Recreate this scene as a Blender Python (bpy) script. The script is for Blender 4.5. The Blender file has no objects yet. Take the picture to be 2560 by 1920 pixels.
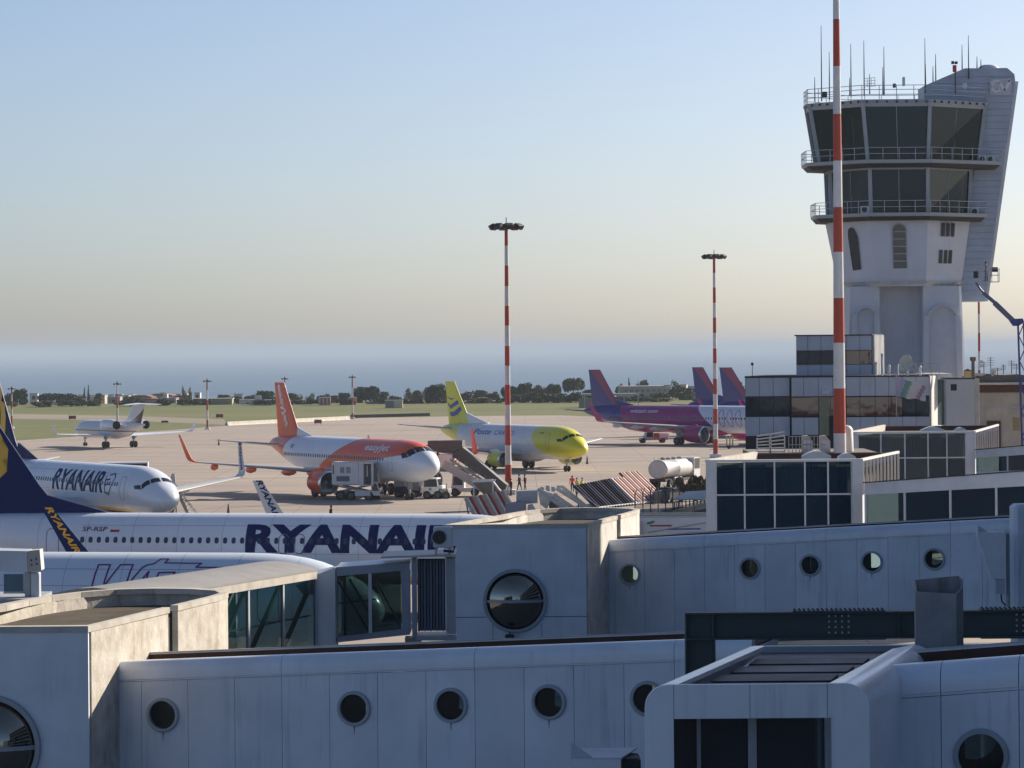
import bpy, bmesh, math, random
from math import sin, cos, tan, pi, radians, sqrt
from mathutils import Vector, Matrix

SC = bpy.context.scene
COL = SC.collection
random.seed(7)

# ---------------------------------------------------------------- camera
F, EYE, HU, HV = 8500.0, 14.7, 1280.0, 872.0        # focal length in photo pixels, eye height
ROLL = radians(0.47)
CR, SR = cos(ROLL), sin(ROLL)
cam_d = bpy.data.cameras.new('camera')
cam = bpy.data.objects.new('camera', cam_d)
COL.objects.link(cam)
cam_d.sensor_width = 36.0
cam_d.lens = 36.0 * F / 2560.0
cam_d.shift_y = -(960.0 - HV) / 2560.0
cam_d.clip_start = 1.0
cam_d.clip_end = 120000.0
cam.matrix_world = Matrix(((CR, SR, 0, 0), (0, 0, -1, 0), (-SR, CR, 0, EYE), (0, 0, 0, 1)))
SC.camera = cam

# ---------------------------------------------------------------- sky, sun, exposure
SUN_EL, SUN_AZ = radians(25.0), radians(48.0)         # azimuth measured clockwise from +Y
w = bpy.data.worlds.new('World'); SC.world = w; w.use_nodes = True
nt = w.node_tree
for n in list(nt.nodes): nt.nodes.remove(n)
wo = nt.nodes.new('ShaderNodeOutputWorld'); bg = nt.nodes.new('ShaderNodeBackground')
sky = nt.nodes.new('ShaderNodeTexSky'); sky.sky_type = 'NISHITA'; sky.sun_disc = False
sky.sun_elevation = SUN_EL; sky.sun_rotation = SUN_AZ
sky.altitude = 0; sky.air_density = 0.6; sky.dust_density = 1.3; sky.ozone_density = 2.5
bg.inputs['Strength'].default_value = 0.068
nt.links.new(sky.outputs[0], bg.inputs[0]); nt.links.new(bg.outputs[0], wo.inputs[0])
sd = bpy.data.lights.new('sun', 'SUN'); sd.energy = 4.7; sd.angle = radians(0.55); sd.color = (1.0, 0.875, 0.725)
so = bpy.data.objects.new('sun', sd); COL.objects.link(so)
SDIR = Vector((sin(SUN_AZ) * cos(SUN_EL), cos(SUN_AZ) * cos(SUN_EL), sin(SUN_EL)))
so.rotation_euler = (-SDIR).to_track_quat('-Z', 'Y').to_euler()
so.location = (60, 20, 80)
SC.view_settings.view_transform = 'Standard'; SC.view_settings.look = 'None'
SC.view_settings.gamma = 1.0; SC.view_settings.use_curve_mapping = False
SC.view_settings.exposure = 0.82
SC.render.engine = 'CYCLES'
cy = SC.cycles
cy.use_denoising = True
try: cy.denoiser = 'OPENIMAGEDENOISE'
except Exception: pass
cy.max_bounces = 8; cy.diffuse_bounces = 3; cy.glossy_bounces = 4; cy.transmission_bounces = 6
cy.transparent_max_bounces = 12; cy.volume_bounces = 1
cy.caustics_reflective = False; cy.caustics_refractive = False

# ---------------------------------------------------------------- placing helpers
def P(u, v, d):
    """photo pixel + distance -> world point"""
    xc = (u - HU) / F * d; yc = -(v - HV) / F * d
    return Vector((xc * CR + yc * SR, d, -xc * SR + yc * CR + EYE))
def G(u, v, z=0.0):
    """photo pixel -> point on the level ground at height z"""
    kx = (u - HU) / F; ky = -(v - HV) / F
    kz = -kx * SR + ky * CR
    return P(u, v, (z - EYE) / kz)
def GX(u, d, z=0.0):
    """ground point at distance d under photo column u (near the horizon row)"""
    p = P(u, 872 + F * (EYE - z) / d, d); return Vector((p.x, d, z))

# ---------------------------------------------------------------- node expressions
class V:
    def __init__(s, nt, sock): s.nt = nt; s.s = sock
    def _m(s, op, *a):
        n = s.nt.nodes.new('ShaderNodeMath'); n.operation = op
        for i, x in enumerate((s,) + a):
            if isinstance(x, V): s.nt.links.new(x.s, n.inputs[i])
            else: n.inputs[i].default_value = float(x)
        return V(s.nt, n.outputs[0])
    def __add__(s, o): return s._m('ADD', o)
    __radd__ = __add__
    def __sub__(s, o): return s._m('SUBTRACT', o)
    def __rsub__(s, o): return (s * -1.0) + o
    def __mul__(s, o): return s._m('MULTIPLY', o)
    __rmul__ = __mul__
    def __truediv__(s, o): return s._m('DIVIDE', o)
    def __gt__(s, o): return s._m('GREATER_THAN', o)
    def __lt__(s, o): return s._m('LESS_THAN', o)
    def __and__(s, o): return s._m('MULTIPLY', o)
    def __or__(s, o): return s._m('MAXIMUM', o)
    def abs(s): return s._m('ABSOLUTE')
    def pw(s, o): return s._m('POWER', o)
    def sin(s): return s._m('SINE')
    def mod(s, o): return s._m('FLOORED_MODULO', o)
    def clamp(s): return s._m('MAXIMUM', 0.0)._m('MINIMUM', 1.0)
def mix(nt, fac, a, b):
    n = nt.nodes.new('ShaderNodeMix'); n.data_type = 'RGBA'
    if isinstance(fac, V): nt.links.new(fac.s, n.inputs[0])
    else: n.inputs[0].default_value = fac
    for i, c in ((6, a), (7, b)):
        if isinstance(c, (tuple, list)): n.inputs[i].default_value = (c[0], c[1], c[2], 1)
        else: nt.links.new(c, n.inputs[i])
    return n.outputs[2]
def coords(nt, kind='Object'):
    if kind == 'World':
        g = nt.nodes.new('ShaderNodeNewGeometry'); src = g.outputs['Position']
    else:
        t = nt.nodes.new('ShaderNodeTexCoord'); src = t.outputs[kind]
    s = nt.nodes.new('ShaderNodeSeparateXYZ'); nt.links.new(src, s.inputs[0])
    return src, V(nt, s.outputs[0]), V(nt, s.outputs[1]), V(nt, s.outputs[2])
def noise(nt, src, scale, detail=4, stretch=None, rough=0.55):
    if stretch:
        m = nt.nodes.new('ShaderNodeMapping'); m.inputs['Scale'].default_value = stretch
        nt.links.new(src, m.inputs[0]); src = m.outputs[0]
    n = nt.nodes.new('ShaderNodeTexNoise'); n.inputs['Scale'].default_value = scale
    n.inputs['Detail'].default_value = detail; n.inputs['Roughness'].default_value = rough
    nt.links.new(src, n.inputs['Vector']); return V(nt, n.outputs[0])
def ramp01(v, lo, hi): return ((v - lo) / (hi - lo)).clamp()
MATS = {}
def mat(name, col, rough=0.6, metal=0.0, var=0.12, scale=1.5, streak=0.0, bump=0.0, bscale=30.0,
        space='World', spec=0.5, dirt=None, coat=0.0, livery=None, shade=0.0):
    """painted / plaster / metal surface with uneven tone, optional vertical rain streaks and fine relief"""
    if name in MATS: return MATS[name]
    m = bpy.data.materials.new(name); m.use_nodes = True; nt = m.node_tree
    b = nt.nodes['Principled BSDF']
    src, X, Y, Z = coords(nt, space)
    c = livery(nt, src, X, Y, Z) if livery else None
    base = c if c is not None else tuple(col)
    dk = dirt or ((0.45, 0.42, 0.38))
    if shade and isinstance(base, tuple):       # every sheet of cladding has its own slightly different tone
        oi = nt.nodes.new('ShaderNodeObjectInfo'); base = mix(nt, V(nt, oi.outputs['Random']), base, tuple(c * (1 - shade) for c in base))
    if var > 0:
        n1 = noise(nt, src, scale, 6)
        f = ramp01(n1, 0.35, 0.72) * var
        if streak > 0:
            n2 = noise(nt, src, 1.0, 3, (7.0, 7.0, 0.35))
            n3 = noise(nt, src, 1.0, 2, (0.8, 0.8, 0.5))
            f = f + ramp01(n2, 0.5, 0.75) * ramp01(n3, 0.42, 0.62) * streak
        mm = nt.nodes.new('ShaderNodeMix'); mm.data_type = 'RGBA'; mm.blend_type = 'MULTIPLY'
        nt.links.new(f.clamp().s, mm.inputs[0])
        if isinstance(base, tuple): mm.inputs[6].default_value = (*base[:3], 1)
        else: nt.links.new(base, mm.inputs[6])
        mm.inputs[7].default_value = (*dk, 1)
        nt.links.new(mm.outputs[2], b.inputs['Base Color'])
        r = (n1 * 0.25 + (rough - 0.12)).clamp(); nt.links.new(r.s, b.inputs['Roughness'])
    else:
        if isinstance(base, tuple): b.inputs['Base Color'].default_value = (*base[:3], 1)
        else: nt.links.new(base, b.inputs['Base Color'])
        b.inputs['Roughness'].default_value = rough
    b.inputs['Metallic'].default_value = metal
    b.inputs['Specular IOR Level'].default_value = spec
    if coat: b.inputs['Coat Weight'].default_value = coat; b.inputs['Coat Roughness'].default_value = 0.12
    if bump:
        nb = noise(nt, src, bscale, 5)
        bn = nt.nodes.new('ShaderNodeBump'); bn.inputs['Strength'].default_value = bump
        bn.inputs['Distance'].default_value = 0.02
        nt.links.new(nb.s, bn.inputs['Height']); nt.links.new(bn.outputs[0], b.inputs['Normal'])
    MATS[name] = m; return m

# ---------------------------------------------------------------- mesh builder
class MB:
    def __init__(s): s.v = []; s.f = []; s.m = []; s.mats = []
    def mi(s, m):
        if m is None: return 0
        if m not in s.mats: s.mats.append(m)
        return s.mats.index(m)
    def add(s, vs, fs, m=None, T=None):
        o = len(s.v); k = s.mi(m)
        for p in vs:
            p = Vector(p)
            s.v.append(T @ p if T is not None else p)
        for f in fs: s.f.append(tuple(i + o for i in f)); s.m.append(k)
        return s
    def box(s, lo, hi, m=None, T=None):
        x0, y0, z0 = lo; x1, y1, z1 = hi
        vs = [(x0, y0, z0), (x1, y0, z0), (x1, y1, z0), (x0, y1, z0), (x0, y0, z1), (x1, y0, z1), (x1, y1, z1), (x0, y1, z1)]
        return s.add(vs, [(0, 3, 2, 1), (4, 5, 6, 7), (0, 1, 5, 4), (1, 2, 6, 5), (2, 3, 7, 6), (3, 0, 4, 7)], m, T)
    def hexa(s, vs, m=None):
        return s.add(vs, [(0, 3, 2, 1), (4, 5, 6, 7), (0, 1, 5, 4), (1, 2, 6, 5), (2, 3, 7, 6), (3, 0, 4, 7)], m)
    def bbox(s, lo, hi, b=0.03, m=None, T=None):
        """box with chamfered vertical and horizontal edges"""
        x0, y0, z0 = lo; x1, y1, z1 = hi
        b = min(b, (x1 - x0) / 2.5, (y1 - y0) / 2.5, (z1 - z0) / 2.5)
        def ring(z, i): return [(x0 + i + b, y0 + i, z), (x1 - i - b, y0 + i, z), (x1 - i, y0 + i + b, z), (x1 - i, y1 - i - b, z),
                                (x1 - i - b, y1 - i, z), (x0 + i + b, y1 - i, z), (x0 + i, y1 - i - b, z), (x0 + i, y0 + i + b, z)]
        return s.loft([ring(z0, b * .99), ring(z0 + b, 0), ring(z1 - b, 0), ring(z1, b * .99)], m, T)
    def loft(s, rings, m=None, T=None, caps=True, closed=True):
        n = len(rings[0]); vs = [p for r in rings for p in r]; fs = []
        for i in range(len(rings) - 1):
            for j in range(n if closed else n - 1):
                k = (j + 1) % n
                fs.append((i * n + j, i * n + k, (i + 1) * n + k, (i + 1) * n + j))
        if caps:
            fs.append(tuple(range(n - 1, -1, -1))); fs.append(tuple((len(rings) - 1) * n + j for j in range(n)))
        return s.add(vs, fs, m, T)
    def prism(s, poly, y0, y1, m=None, T=None, axis='y'):
        """polygon in (a,b) extruded along the axis"""
        if axis == 'y': A = [(a, y0, b) for a, b in poly]; B = [(a, y1, b) for a, b in poly]
        elif axis == 'z': A = [(a, b, y0) for a, b in poly]; B = [(a, b, y1) for a, b in poly]
        else: A = [(y0, a, b) for a, b in poly]; B = [(y1, a, b) for a, b in poly]
        return s.loft([A, B], m, T)
    def tube(s, pts, r, n=8, m=None, T=None, caps=True):
        pts = [Vector(p) for p in pts]; rs = r if isinstance(r, (list, tuple)) else [r] * len(pts)
        rings = []; up = None
        for i, p in enumerate(pts):
            t = (pts[min(i + 1, len(pts) - 1)] - pts[max(i - 1, 0)]).normalized()
            a = Vector((0, 0, 1)) if abs(t.z) < 0.9 else Vector((1, 0, 0))
            x = t.cross(a).normalized(); y = t.cross(x)
            rings.append([p + (x * cos(2 * pi * k / n) + y * sin(2 * pi * k / n)) * rs[i] for k in range(n)])
        return s.loft(rings, m, T, caps)
    def bar(s, a, b, w, h=None, m=None, T=None):
        a, b = Vector(a), Vector(b); h = h or w
        t = (b - a).normalized(); u = Vector((0, 0, 1)) if abs(t.z) < 0.95 else Vector((0, 1, 0))
        x = t.cross(u).normalized() * w / 2; y = x.cross(t).normalized() * h / 2
        vs = [a - x - y, a + x - y, a + x + y, a - x + y, b - x - y, b + x - y, b + x + y, b - x + y]
        return s.add(vs, [(0, 3, 2, 1), (4, 5, 6, 7), (0, 1, 5, 4), (1, 2, 6, 5), (2, 3, 7, 6), (3, 0, 4, 7)], m, T)
    def lathe(s, prof, n=20, m=None, T=None, caps=False):
        """profile [(r,z)] about z"""
        return s.loft([[(r * cos(2 * pi * k / n), r * sin(2 * pi * k / n), z) for k in range(n)] for r, z in prof], m, T, caps)
    def mesh(s, name, mt=None, smooth=False):
        me = bpy.data.meshes.new(name)
        me.from_pydata([tuple(p) for p in s.v], [], s.f)
        for m in (s.mats or ([mt] if mt else [])): me.materials.append(m)
        if s.mats: me.polygons.foreach_set('material_index', s.m)
        bm = bmesh.new(); bm.from_mesh(me); bmesh.ops.recalc_face_normals(bm, faces=bm.faces)
        bm.to_mesh(me); bm.free()
        if smooth: smooth_mesh(me, smooth)
        return me
    def build(s, name, mt=None, parent=None, smooth=False, **k):
        return obj(name, s.mesh(name, mt, smooth), parent, **k)
def smooth_mesh(me, ang=40):
    if ang is True: ang = 40
    me.polygons.foreach_set('use_smooth', [True] * len(me.polygons))
    bm = bmesh.new(); bm.from_mesh(me)
    for e in bm.edges:
        e.smooth = not (len(e.link_faces) == 2 and e.calc_face_angle(0) > radians(ang))
    bm.to_mesh(me); bm.free()
def obj(name, me, parent=None, loc=None, rot=None, label=None, cat=None, group=None, kind=None):
    o = bpy.data.objects.new(name, me); COL.objects.link(o)
    if parent is not None: o.parent = parent
    if loc is not None: o.location = loc
    if rot is not None: o.rotation_euler = rot if hasattr(rot, '__len__') else (0, 0, rot)
    tag(o, label, cat, group, kind); return o
def tag(o, label=None, cat=None, group=None, kind=None):
    if label: o['label'] = label
    if cat: o['category'] = cat
    if group: o['group'] = group
    if kind: o['kind'] = kind
    return o
def thing(name, label, cat, loc=(0, 0, 0), rot=0.0, group=None):
    return obj(name, None, None, loc, rot, label, cat, group)
def copy_tree(o, parent=None):
    c = o.copy(); COL.objects.link(c); c.parent = parent
    for ch in [x for x in o.children]: copy_tree(ch, c)
    return c
def place(root, loc, rot=0.0, label=None, group=None):
    root.location = loc; root.rotation_euler = (0, 0, rot)
    if label: root['label'] = label
    if group: root['group'] = group
    return root

def text_mesh(txt, size=1.0, bold=0.0, shear=0.0, sx=1.0, cut=None):
    """flat lettering mesh in XY, lower left at origin; cut = spacing of horizontal cuts so it can wrap"""
    cu = bpy.data.curves.new('lettering', 'FONT'); cu.body = txt; cu.size = size; cu.offset = bold; cu.shear = shear
    cu.resolution_u = 3; cu.fill_mode = 'BOTH'
    o = bpy.data.objects.new('lettering', cu); COL.objects.link(o)
    dg = bpy.context.evaluated_depsgraph_get(); dg.update()
    me = bpy.data.meshes.new_from_object(o.evaluated_get(dg), depsgraph=dg)
    bpy.data.objects.remove(o)
    me.materials.clear()
    bm = bmesh.new(); bm.from_mesh(me)
    bmesh.ops.triangulate(bm, faces=bm.faces)
    x0 = min(v.co.x for v in bm.verts); y0 = min(v.co.y for v in bm.verts)
    for v in bm.verts: v.co = Vector(((v.co.x - x0) * sx, v.co.y, 0))
    if cut:
        ys = [v.co.y for v in bm.verts]; y = min(ys) + cut
        while y < max(ys):
            g = list(bm.verts) + list(bm.edges) + list(bm.faces)
            bmesh.ops.bisect_plane(bm, geom=g, plane_co=(0, y, 0), plane_no=(0, 1, 0)); y += cut
        xs = [v.co.x for v in bm.verts]; x = min(xs) + cut * 2
        while x < max(xs):
            g = list(bm.verts) + list(bm.edges) + list(bm.faces)
            bmesh.ops.bisect_plane(bm, geom=g, plane_co=(x, 0, 0), plane_no=(1, 0, 0)); x += cut * 2
    bm.to_mesh(me); bm.free()
    return me
def sign_text(txt, w, h, mt, T, parent, name='lettering', bold=0.0, shear=0.0):
    """flat lettering fitted to w x h, placed by matrix T (x right, y up, z out of the surface)"""
    me = text_mesh(txt, 1.0, bold, shear)
    xs = [v.co.x for v in me.vertices]; ys = [v.co.y for v in me.vertices]
    kx = w / (max(xs) - min(xs)); ky = h / (max(ys) - min(ys)); y0 = min(ys)
    for v in me.vertices: v.co = T @ Vector((v.co.x * kx, (v.co.y - y0) * ky, 0))
    me.materials.append(mt)
    return obj(name, me, parent)
# ================================================================= ground, sea, haze
def m_apron():
    m = bpy.data.materials.new('apron_concrete'); m.use_nodes = True; nt = m.node_tree; b = nt.nodes['Principled BSDF']
    src, X, Y, Z = coords(nt, 'World')
    n1 = noise(nt, src, 0.02, 5); n2 = noise(nt, src, 1.0, 5, (0.015, 0.28, 1)); n3 = noise(nt, src, 0.9, 6)
    n4 = noise(nt, src, 1.0, 3, (0.03, 0.6, 1))
    c = mix(nt, ramp01(n1, 0.3, 0.7), (0.40, 0.345, 0.30), (0.33, 0.285, 0.25))
    c = mix(nt, ramp01(n2, 0.46, 0.66) * 0.62, c, (0.20, 0.165, 0.14))
    c = mix(nt, ramp01(n4, 0.56, 0.72) * 0.6, c, (0.13, 0.11, 0.10))
    c = mix(nt, ramp01(n3, 0.45, 0.7) * 0.25, c, (0.46, 0.39, 0.33))
    gx = ((X + 2000).mod(7.5) < 0.10) | ((Y + 2.0).mod(7.5) < 0.18)
    c = mix(nt, gx * 0.5, c, (0.12, 0.10, 0.09))
    slab = nt.nodes.new('ShaderNodeTexWhiteNoise'); slab.noise_dimensions = '2D'
    fx = ((X + 2000) / 7.5)._m('FLOOR'); fy = ((Y + 2.0) / 7.5)._m('FLOOR')
    cx = nt.nodes.new('ShaderNodeCombineXYZ'); nt.links.new(fx.s, cx.inputs[0]); nt.links.new(fy.s, cx.inputs[1])
    nt.links.new(cx.outputs[0], slab.inputs[0])
    c = mix(nt, V(nt, slab.outputs[0]) * 0.16, c, (0.22, 0.18, 0.15))
    nt.links.new(c, b.inputs['Base Color']); b.inputs['Roughness'].default_value = 0.85
    b.inputs['Specular IOR Level'].default_value = 0.25
    return m
def m_ground(name, a, b_, c_, s1=0.03, s2=0.6, rough=0.95, st=(0.25, 1, 1)):
    m = bpy.data.materials.new(name); m.use_nodes = True; nt = m.node_tree; b = nt.nodes['Principled BSDF']
    src, X, Y, Z = coords(nt, 'World')
    n1 = noise(nt, src, s1, 5, st); n2 = noise(nt, src, s2, 6); n3 = noise(nt, src, s1 * 6, 4, st)
    c = mix(nt, ramp01(n1, 0.35, 0.65), a, b_); c = mix(nt, ramp01(n2, 0.4, 0.7) * 0.7, c, c_)
    c = mix(nt, ramp01(n3, 0.5, 0.7) * 0.6, c, b_)
    nt.links.new(c, b.inputs['Base Color']); b.inputs['Roughness'].default_value = rough
    b.inputs['Specular IOR Level'].default_value = 0.15
    bn = nt.nodes.new('ShaderNodeBump'); bn.inputs['Strength'].default_value = 0.6; bn.inputs['Distance'].default_value = 0.15
    nt.links.new(n2.s, bn.inputs['Height']); nt.links.new(bn.outputs[0], b.inputs['Normal'])
    return m
M_APRON = m_apron()
M_GRASS = m_ground('dry_grass_field', (0.12, 0.15, 0.055), (0.185, 0.18, 0.08), (0.085, 0.105, 0.04), 0.02, 0.5)
M_TAXI = m_ground('taxiway_surface', (0.30, 0.26, 0.215), (0.23, 0.205, 0.17), (0.33, 0.29, 0.24), 0.03, 0.5)
M_BOUNCE_ASPH = m_ground('bounce_asphalt_grey', (0.20, 0.21, 0.225), (0.23, 0.235, 0.24), (0.15, 0.155, 0.165), 0.1, 2.0)
M_LAND = m_ground('coastal_land', (0.10, 0.115, 0.045), (0.16, 0.135, 0.08), (0.07, 0.09, 0.04), 0.006, 0.05)
# one land sheet: level airfield, falling away to the shore beyond it
def land():
    mb = MB(); ys = [-400, 200, 905, 1000, 1200, 1600, 2300, 3000]; zs = [0, 0, 0, -0.8, -3, -9, -22, -46]
    xs = [-6000, -1500, -400, 0, 400, 1500, 6000]
    vs = [(x, y, z - 0.012) for y, z in zip(ys, zs) for x in xs]; n = len(xs)
    fs = [(i * n + j, i * n + j + 1, (i + 1) * n + j + 1, (i + 1) * n + j) for i in range(len(ys) - 1) for j in range(n - 1)]
    mb.add(vs, fs, M_LAND); mb.build('ground', kind='structure')
land()
def sheet(name, pts, z, m):
    mb = MB(); mb.add([(p[0], p[1], z) for p in pts], [tuple(range(len(pts)))], m)
    return mb.build(name, kind='structure')
gf = [G(-700, 1011), G(0, 1010), G(600, 1008), G(1000, 1004), G(1700, 1000), G(3400, 990)]
sheet('grass_field', [(-700, 300), (700, 300)] + [(p.x, p.y) for p in reversed(gf)], -0.008, M_GRASS)
ta = [G(-700, 1036), G(40, 1035), G(330, 1040), G(560, 1048), G(570, 1062), G(330, 1052), G(40, 1047), G(-700, 1048)]
sheet('taxiway', [(p.x, p.y) for p in ta], -0.004, M_TAXI)
ap = [G(-900, 1125), G(50, 1101), G(250, 1087), G(470, 1072), G(560, 1064), G(640, 1056), G(860, 1050), G(900, 1045), G(1180, 1040), G(1400, 1038), G(1500, 1042), G(1800, 1046), G(3300, 1046)]
sheet('apron', [(-420, -40), (420, -40)] + [(p.x, p.y) for p in reversed(ap)], 0.0, M_APRON)
sheet('added_bounce_asphalt', [(-420, -40), (420, -40), (420, 160), (120, 168), (-120, 168), (-420, 160)], 0.004, M_BOUNCE_ASPH)  # asphalt sheet added out of view to cut warm bounce onto the walls
rd = [G(1530, 1335), G(1660, 1275), G(1780, 1245), G(2300, 1225), G(2300, 1400), G(1530, 1400)]
M_ROAD = m_ground('road_dark', (0.06, 0.062, 0.068), (0.08, 0.08, 0.08), (0.05, 0.05, 0.055), 0.1, 2.0)
sheet('service_road', [(p.x, p.y) for p in rd], 0.008, M_ROAD)
M_YEL = mat('yellow_line_paint', (0.55, 0.38, 0.06), 0.7, var=0.5, scale=0.8)
M_WHL = mat('white_line_paint', (0.6, 0.6, 0.57), 0.7, var=0.5, scale=0.8)
def stripe(a, b, w, m, name='painted_line'):
    a, b = Vector(a).to_2d(), Vector(b).to_2d(); t = (b - a).normalized(); n = Vector((-t.y, t.x)) * w / 2
    return [(a - n), (b - n), (b + n), (a + n)]
def lines(name, segs, w, m, z):
    mb = MB()
    for a, b in segs:
        q = stripe(a, b, w, m); mb.add([(p.x, p.y, z) for p in q], [(0, 1, 2, 3)], m)
    return mb.build(name, kind='structure')
hd = Vector((sin(radians(28)), -cos(radians(28)), 0))
segs = []
for u, v in ((1080, 1228), (1445, 1172), (440, 1290)):
    p = G(u, v); segs.append((p + hd * 14, p - hd * 70))
lines('stand_centre_lines', segs, 0.3, M_YEL, 0.004)
lines('taxi_guide_line', [(G(-300, 1150), G(900, 1112)), (G(900, 1112), G(1900, 1108))], 0.35, M_YEL, 0.004)
lines('apron_edge_line', [(G(-300, 1120), G(560, 1076)), (G(560, 1076), G(1900, 1056))], 0.4, M_WHL, 0.004)

# ---- sea
def m_sea():
    m = bpy.data.materials.new('sea_water'); m.use_nodes = True; nt = m.node_tree; b = nt.nodes['Principled BSDF']
    src, X, Y, Z = coords(nt, 'World')
    n1 = noise(nt, src, 1.0, 4, (0.0008, 0.006, 1)); n2 = noise(nt, src, 0.05, 6, (1, 2.5, 1))
    c = mix(nt, ramp01(n1, 0.35, 0.65), (0.012, 0.07, 0.15), (0.03, 0.115, 0.21))
    nt.links.new(c, b.inputs['Base Color']); b.inputs['Roughness'].default_value = 0.38
    bn = nt.nodes.new('ShaderNodeBump'); bn.inputs['Strength'].default_value = 1.0; bn.inputs['Distance'].default_value = 3.0
    nt.links.new(n2.s, bn.inputs['Height']); nt.links.new(bn.outputs[0], b.inputs['Normal'])
    return m
mb = MB()
# the far edge lies where the water really ends for the eye: the horizon some 20 km out
N = 48; R0, R1 = 2100.0, 22000.0
mb.add([(-30000, 2100, -42.3), (30000, 2100, -42.3), (30000, 80000, -42.3), (-30000, 80000, -42.3)], [(0, 1, 2, 3)], m_sea())
mb.build('sea', kind='structure')

# ---- haze: one closed box of thin pale air
def haze():
    m = bpy.data.materials.new('haze_air'); m.use_nodes = True; nt = m.node_tree
    for n in list(nt.nodes): nt.nodes.remove(n)
    o = nt.nodes.new('ShaderNodeOutputMaterial'); v = nt.nodes.new('ShaderNodeVolumePrincipled')
    v.inputs['Color'].default_value = (0.50, 0.59, 0.70, 1); v.inputs['Density'].default_value = HAZE
    v.inputs['Anisotropy'].default_value = 0.0
    nt.links.new(v.outputs[0], o.inputs['Volume'])
    mb = MB(); mb.box((-32000, -500, -48), (32000, 82000, 46), m)
    o = mb.build('haze', kind='stuff', label='thin pale sea haze lying over the airfield and the water', cat='haze')
    return o
HAZE = 0.00010
haze()
# ================================================================= airliners
# local frame: nose tip at x = 0, tail at negative x, port side +y, ground z = 0
M_TYRE = mat('rubber_black', (0.02, 0.02, 0.022), 0.85, var=0.1)
M_STEEL = mat('bare_steel', (0.35, 0.35, 0.36), 0.4, 0.7, var=0.2)
M_HUB = mat('wheel_hub_grey', (0.10, 0.10, 0.105), 0.6, 0.3, var=0.2)
M_GREYM = mat('grey_painted_metal', (0.42, 0.43, 0.44), 0.5, 0.1, var=0.2)
M_DARK = mat('dark_metal', (0.03, 0.03, 0.035), 0.6, 0.2, var=0.1)
M_WING = mat('wing_grey', (0.50, 0.52, 0.54), 0.42, 0.0, var=0.15, space='Object', scale=0.8)
M_CHROME = mat('polished_lip', (0.75, 0.75, 0.76), 0.22, 0.9, var=0.1)
M_PWIN = mat('cabin_window_dark', (0.035, 0.045, 0.075), 0.15, 0.0, var=0.0)
M_WIND = mat('windshield_dark', (0.015, 0.018, 0.025), 0.08, 0.0, var=0.0)
M_WHITE = mat('white_gloss_paint', (0.78, 0.82, 0.88), 0.3, var=0.10, space='Object', scale=0.5, coat=0.3)
M_SEAM = mat('door_seam_grey', (0.16, 0.17, 0.20), 0.6, var=0.0)
NAVY = (0.004, 0.017, 0.105); GOLD = (0.72, 0.44, 0.03); WHT = (0.78, 0.85, 0.93)
ORANGE = (0.86, 0.105, 0.012); PINK = (0.40, 0.016, 0.17); WBLUE = (0.035, 0.035, 0.23); PURP = (0.16, 0.01, 0.16)
POSTY = (0.80, 0.76, 0.035); POSTB = (0.03, 0.07, 0.34)
M_NAVY = mat('navy_paint', NAVY, 0.6, var=0.1, space='Object', spec=.12)
M_GOLD = mat('gold_paint', GOLD, 0.4, var=0.1, space='Object')
M_ORANGE = mat('orange_paint', ORANGE, 0.35, var=0.15, space='Object', coat=0.3)
M_PINK = mat('magenta_paint', PINK, 0.35, var=0.15, space='Object', coat=0.3)
M_PURP = mat('purple_paint', PURP, 0.4, var=0.0)
M_POSTY = mat('yellow_green_paint', POSTY, 0.35, var=0.2, space='Object', coat=0.3)
M_POSTB = mat('mail_blue_paint', POSTB, 0.4, var=0.0)
M_RED = mat('signal_red', (0.42, 0.04, 0.025), 0.45, var=0.15)

def interp(tab, x):
    if x <= tab[0][0]: return tab[0][1]
    for (a, p), (b, q) in zip(tab, tab[1:]):
        if x <= b:
            t = (x - a) / (b - a); return p + (q - p) * t
    return tab[-1][1]
def smoothtab(tab):
    return tab
class Shape:
    """fuselage: half width, top and bottom as tables over distance aft of the nose"""
    def __init__(s, L, hw, top, bot, name='fuselage'):
        s.L, s.hw, s.top, s.bot = L, hw, top, bot
    def sec(s, a):
        return interp(s.hw, a), interp(s.top, a), interp(s.bot, a)
    def pt(s, a, phi, off=0.0):
        """phi from the crown (0) round the starboard side (90 deg = side), metres aft a"""
        w_, t, b = s.sec(a); h = (t - b) / 2; c = (t + b) / 2
        return Vector((-a, -(w_ + off) * sin(phi), c + (h + off) * cos(phi)))
    def phi_z(s, a, z):
        w_, t, b = s.sec(a); h = (t - b) / 2; c = (t + b) / 2
        return math.acos(max(-1, min(1, (z - c) / h)))
    def stations(s):
        st = [0.0, .06, .14, .25, .4, .6, .85, 1.15, 1.5, 1.9, 2.3, 2.8, 3.4, 4.2, 5.2, 6.4]
        x = 8.0
        while x < s.L - 13: st.append(x); x += 2.0
        k = 16
        st += [s.L - 13 + 13 * i / k for i in range(k + 1)]
        return st
def cr(tab, n=6):
    """Catmull-Rom densify a table"""
    out = []
    for i in range(len(tab) - 1):
        p0 = tab[max(i - 1, 0)]; p1 = tab[i]; p2 = tab[i + 1]; p3 = tab[min(i + 2, len(tab) - 1)]
        m1 = (p2[1] - p0[1]) / max(1e-6, p2[0] - p0[0]); m2 = (p3[1] - p1[1]) / max(1e-6, p3[0] - p1[0])
        d = p2[0] - p1[0]
        for k in range(n):
            t = k / n
            h = (2 * t ** 3 - 3 * t ** 2 + 1) * p1[1] + (t ** 3 - 2 * t ** 2 + t) * d * m1 + (-2 * t ** 3 + 3 * t ** 2) * p2[1] + (t ** 3 - t ** 2) * d * m2
            out.append((p1[0] + d * t, h))
    out.append(tab[-1]); return out
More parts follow.
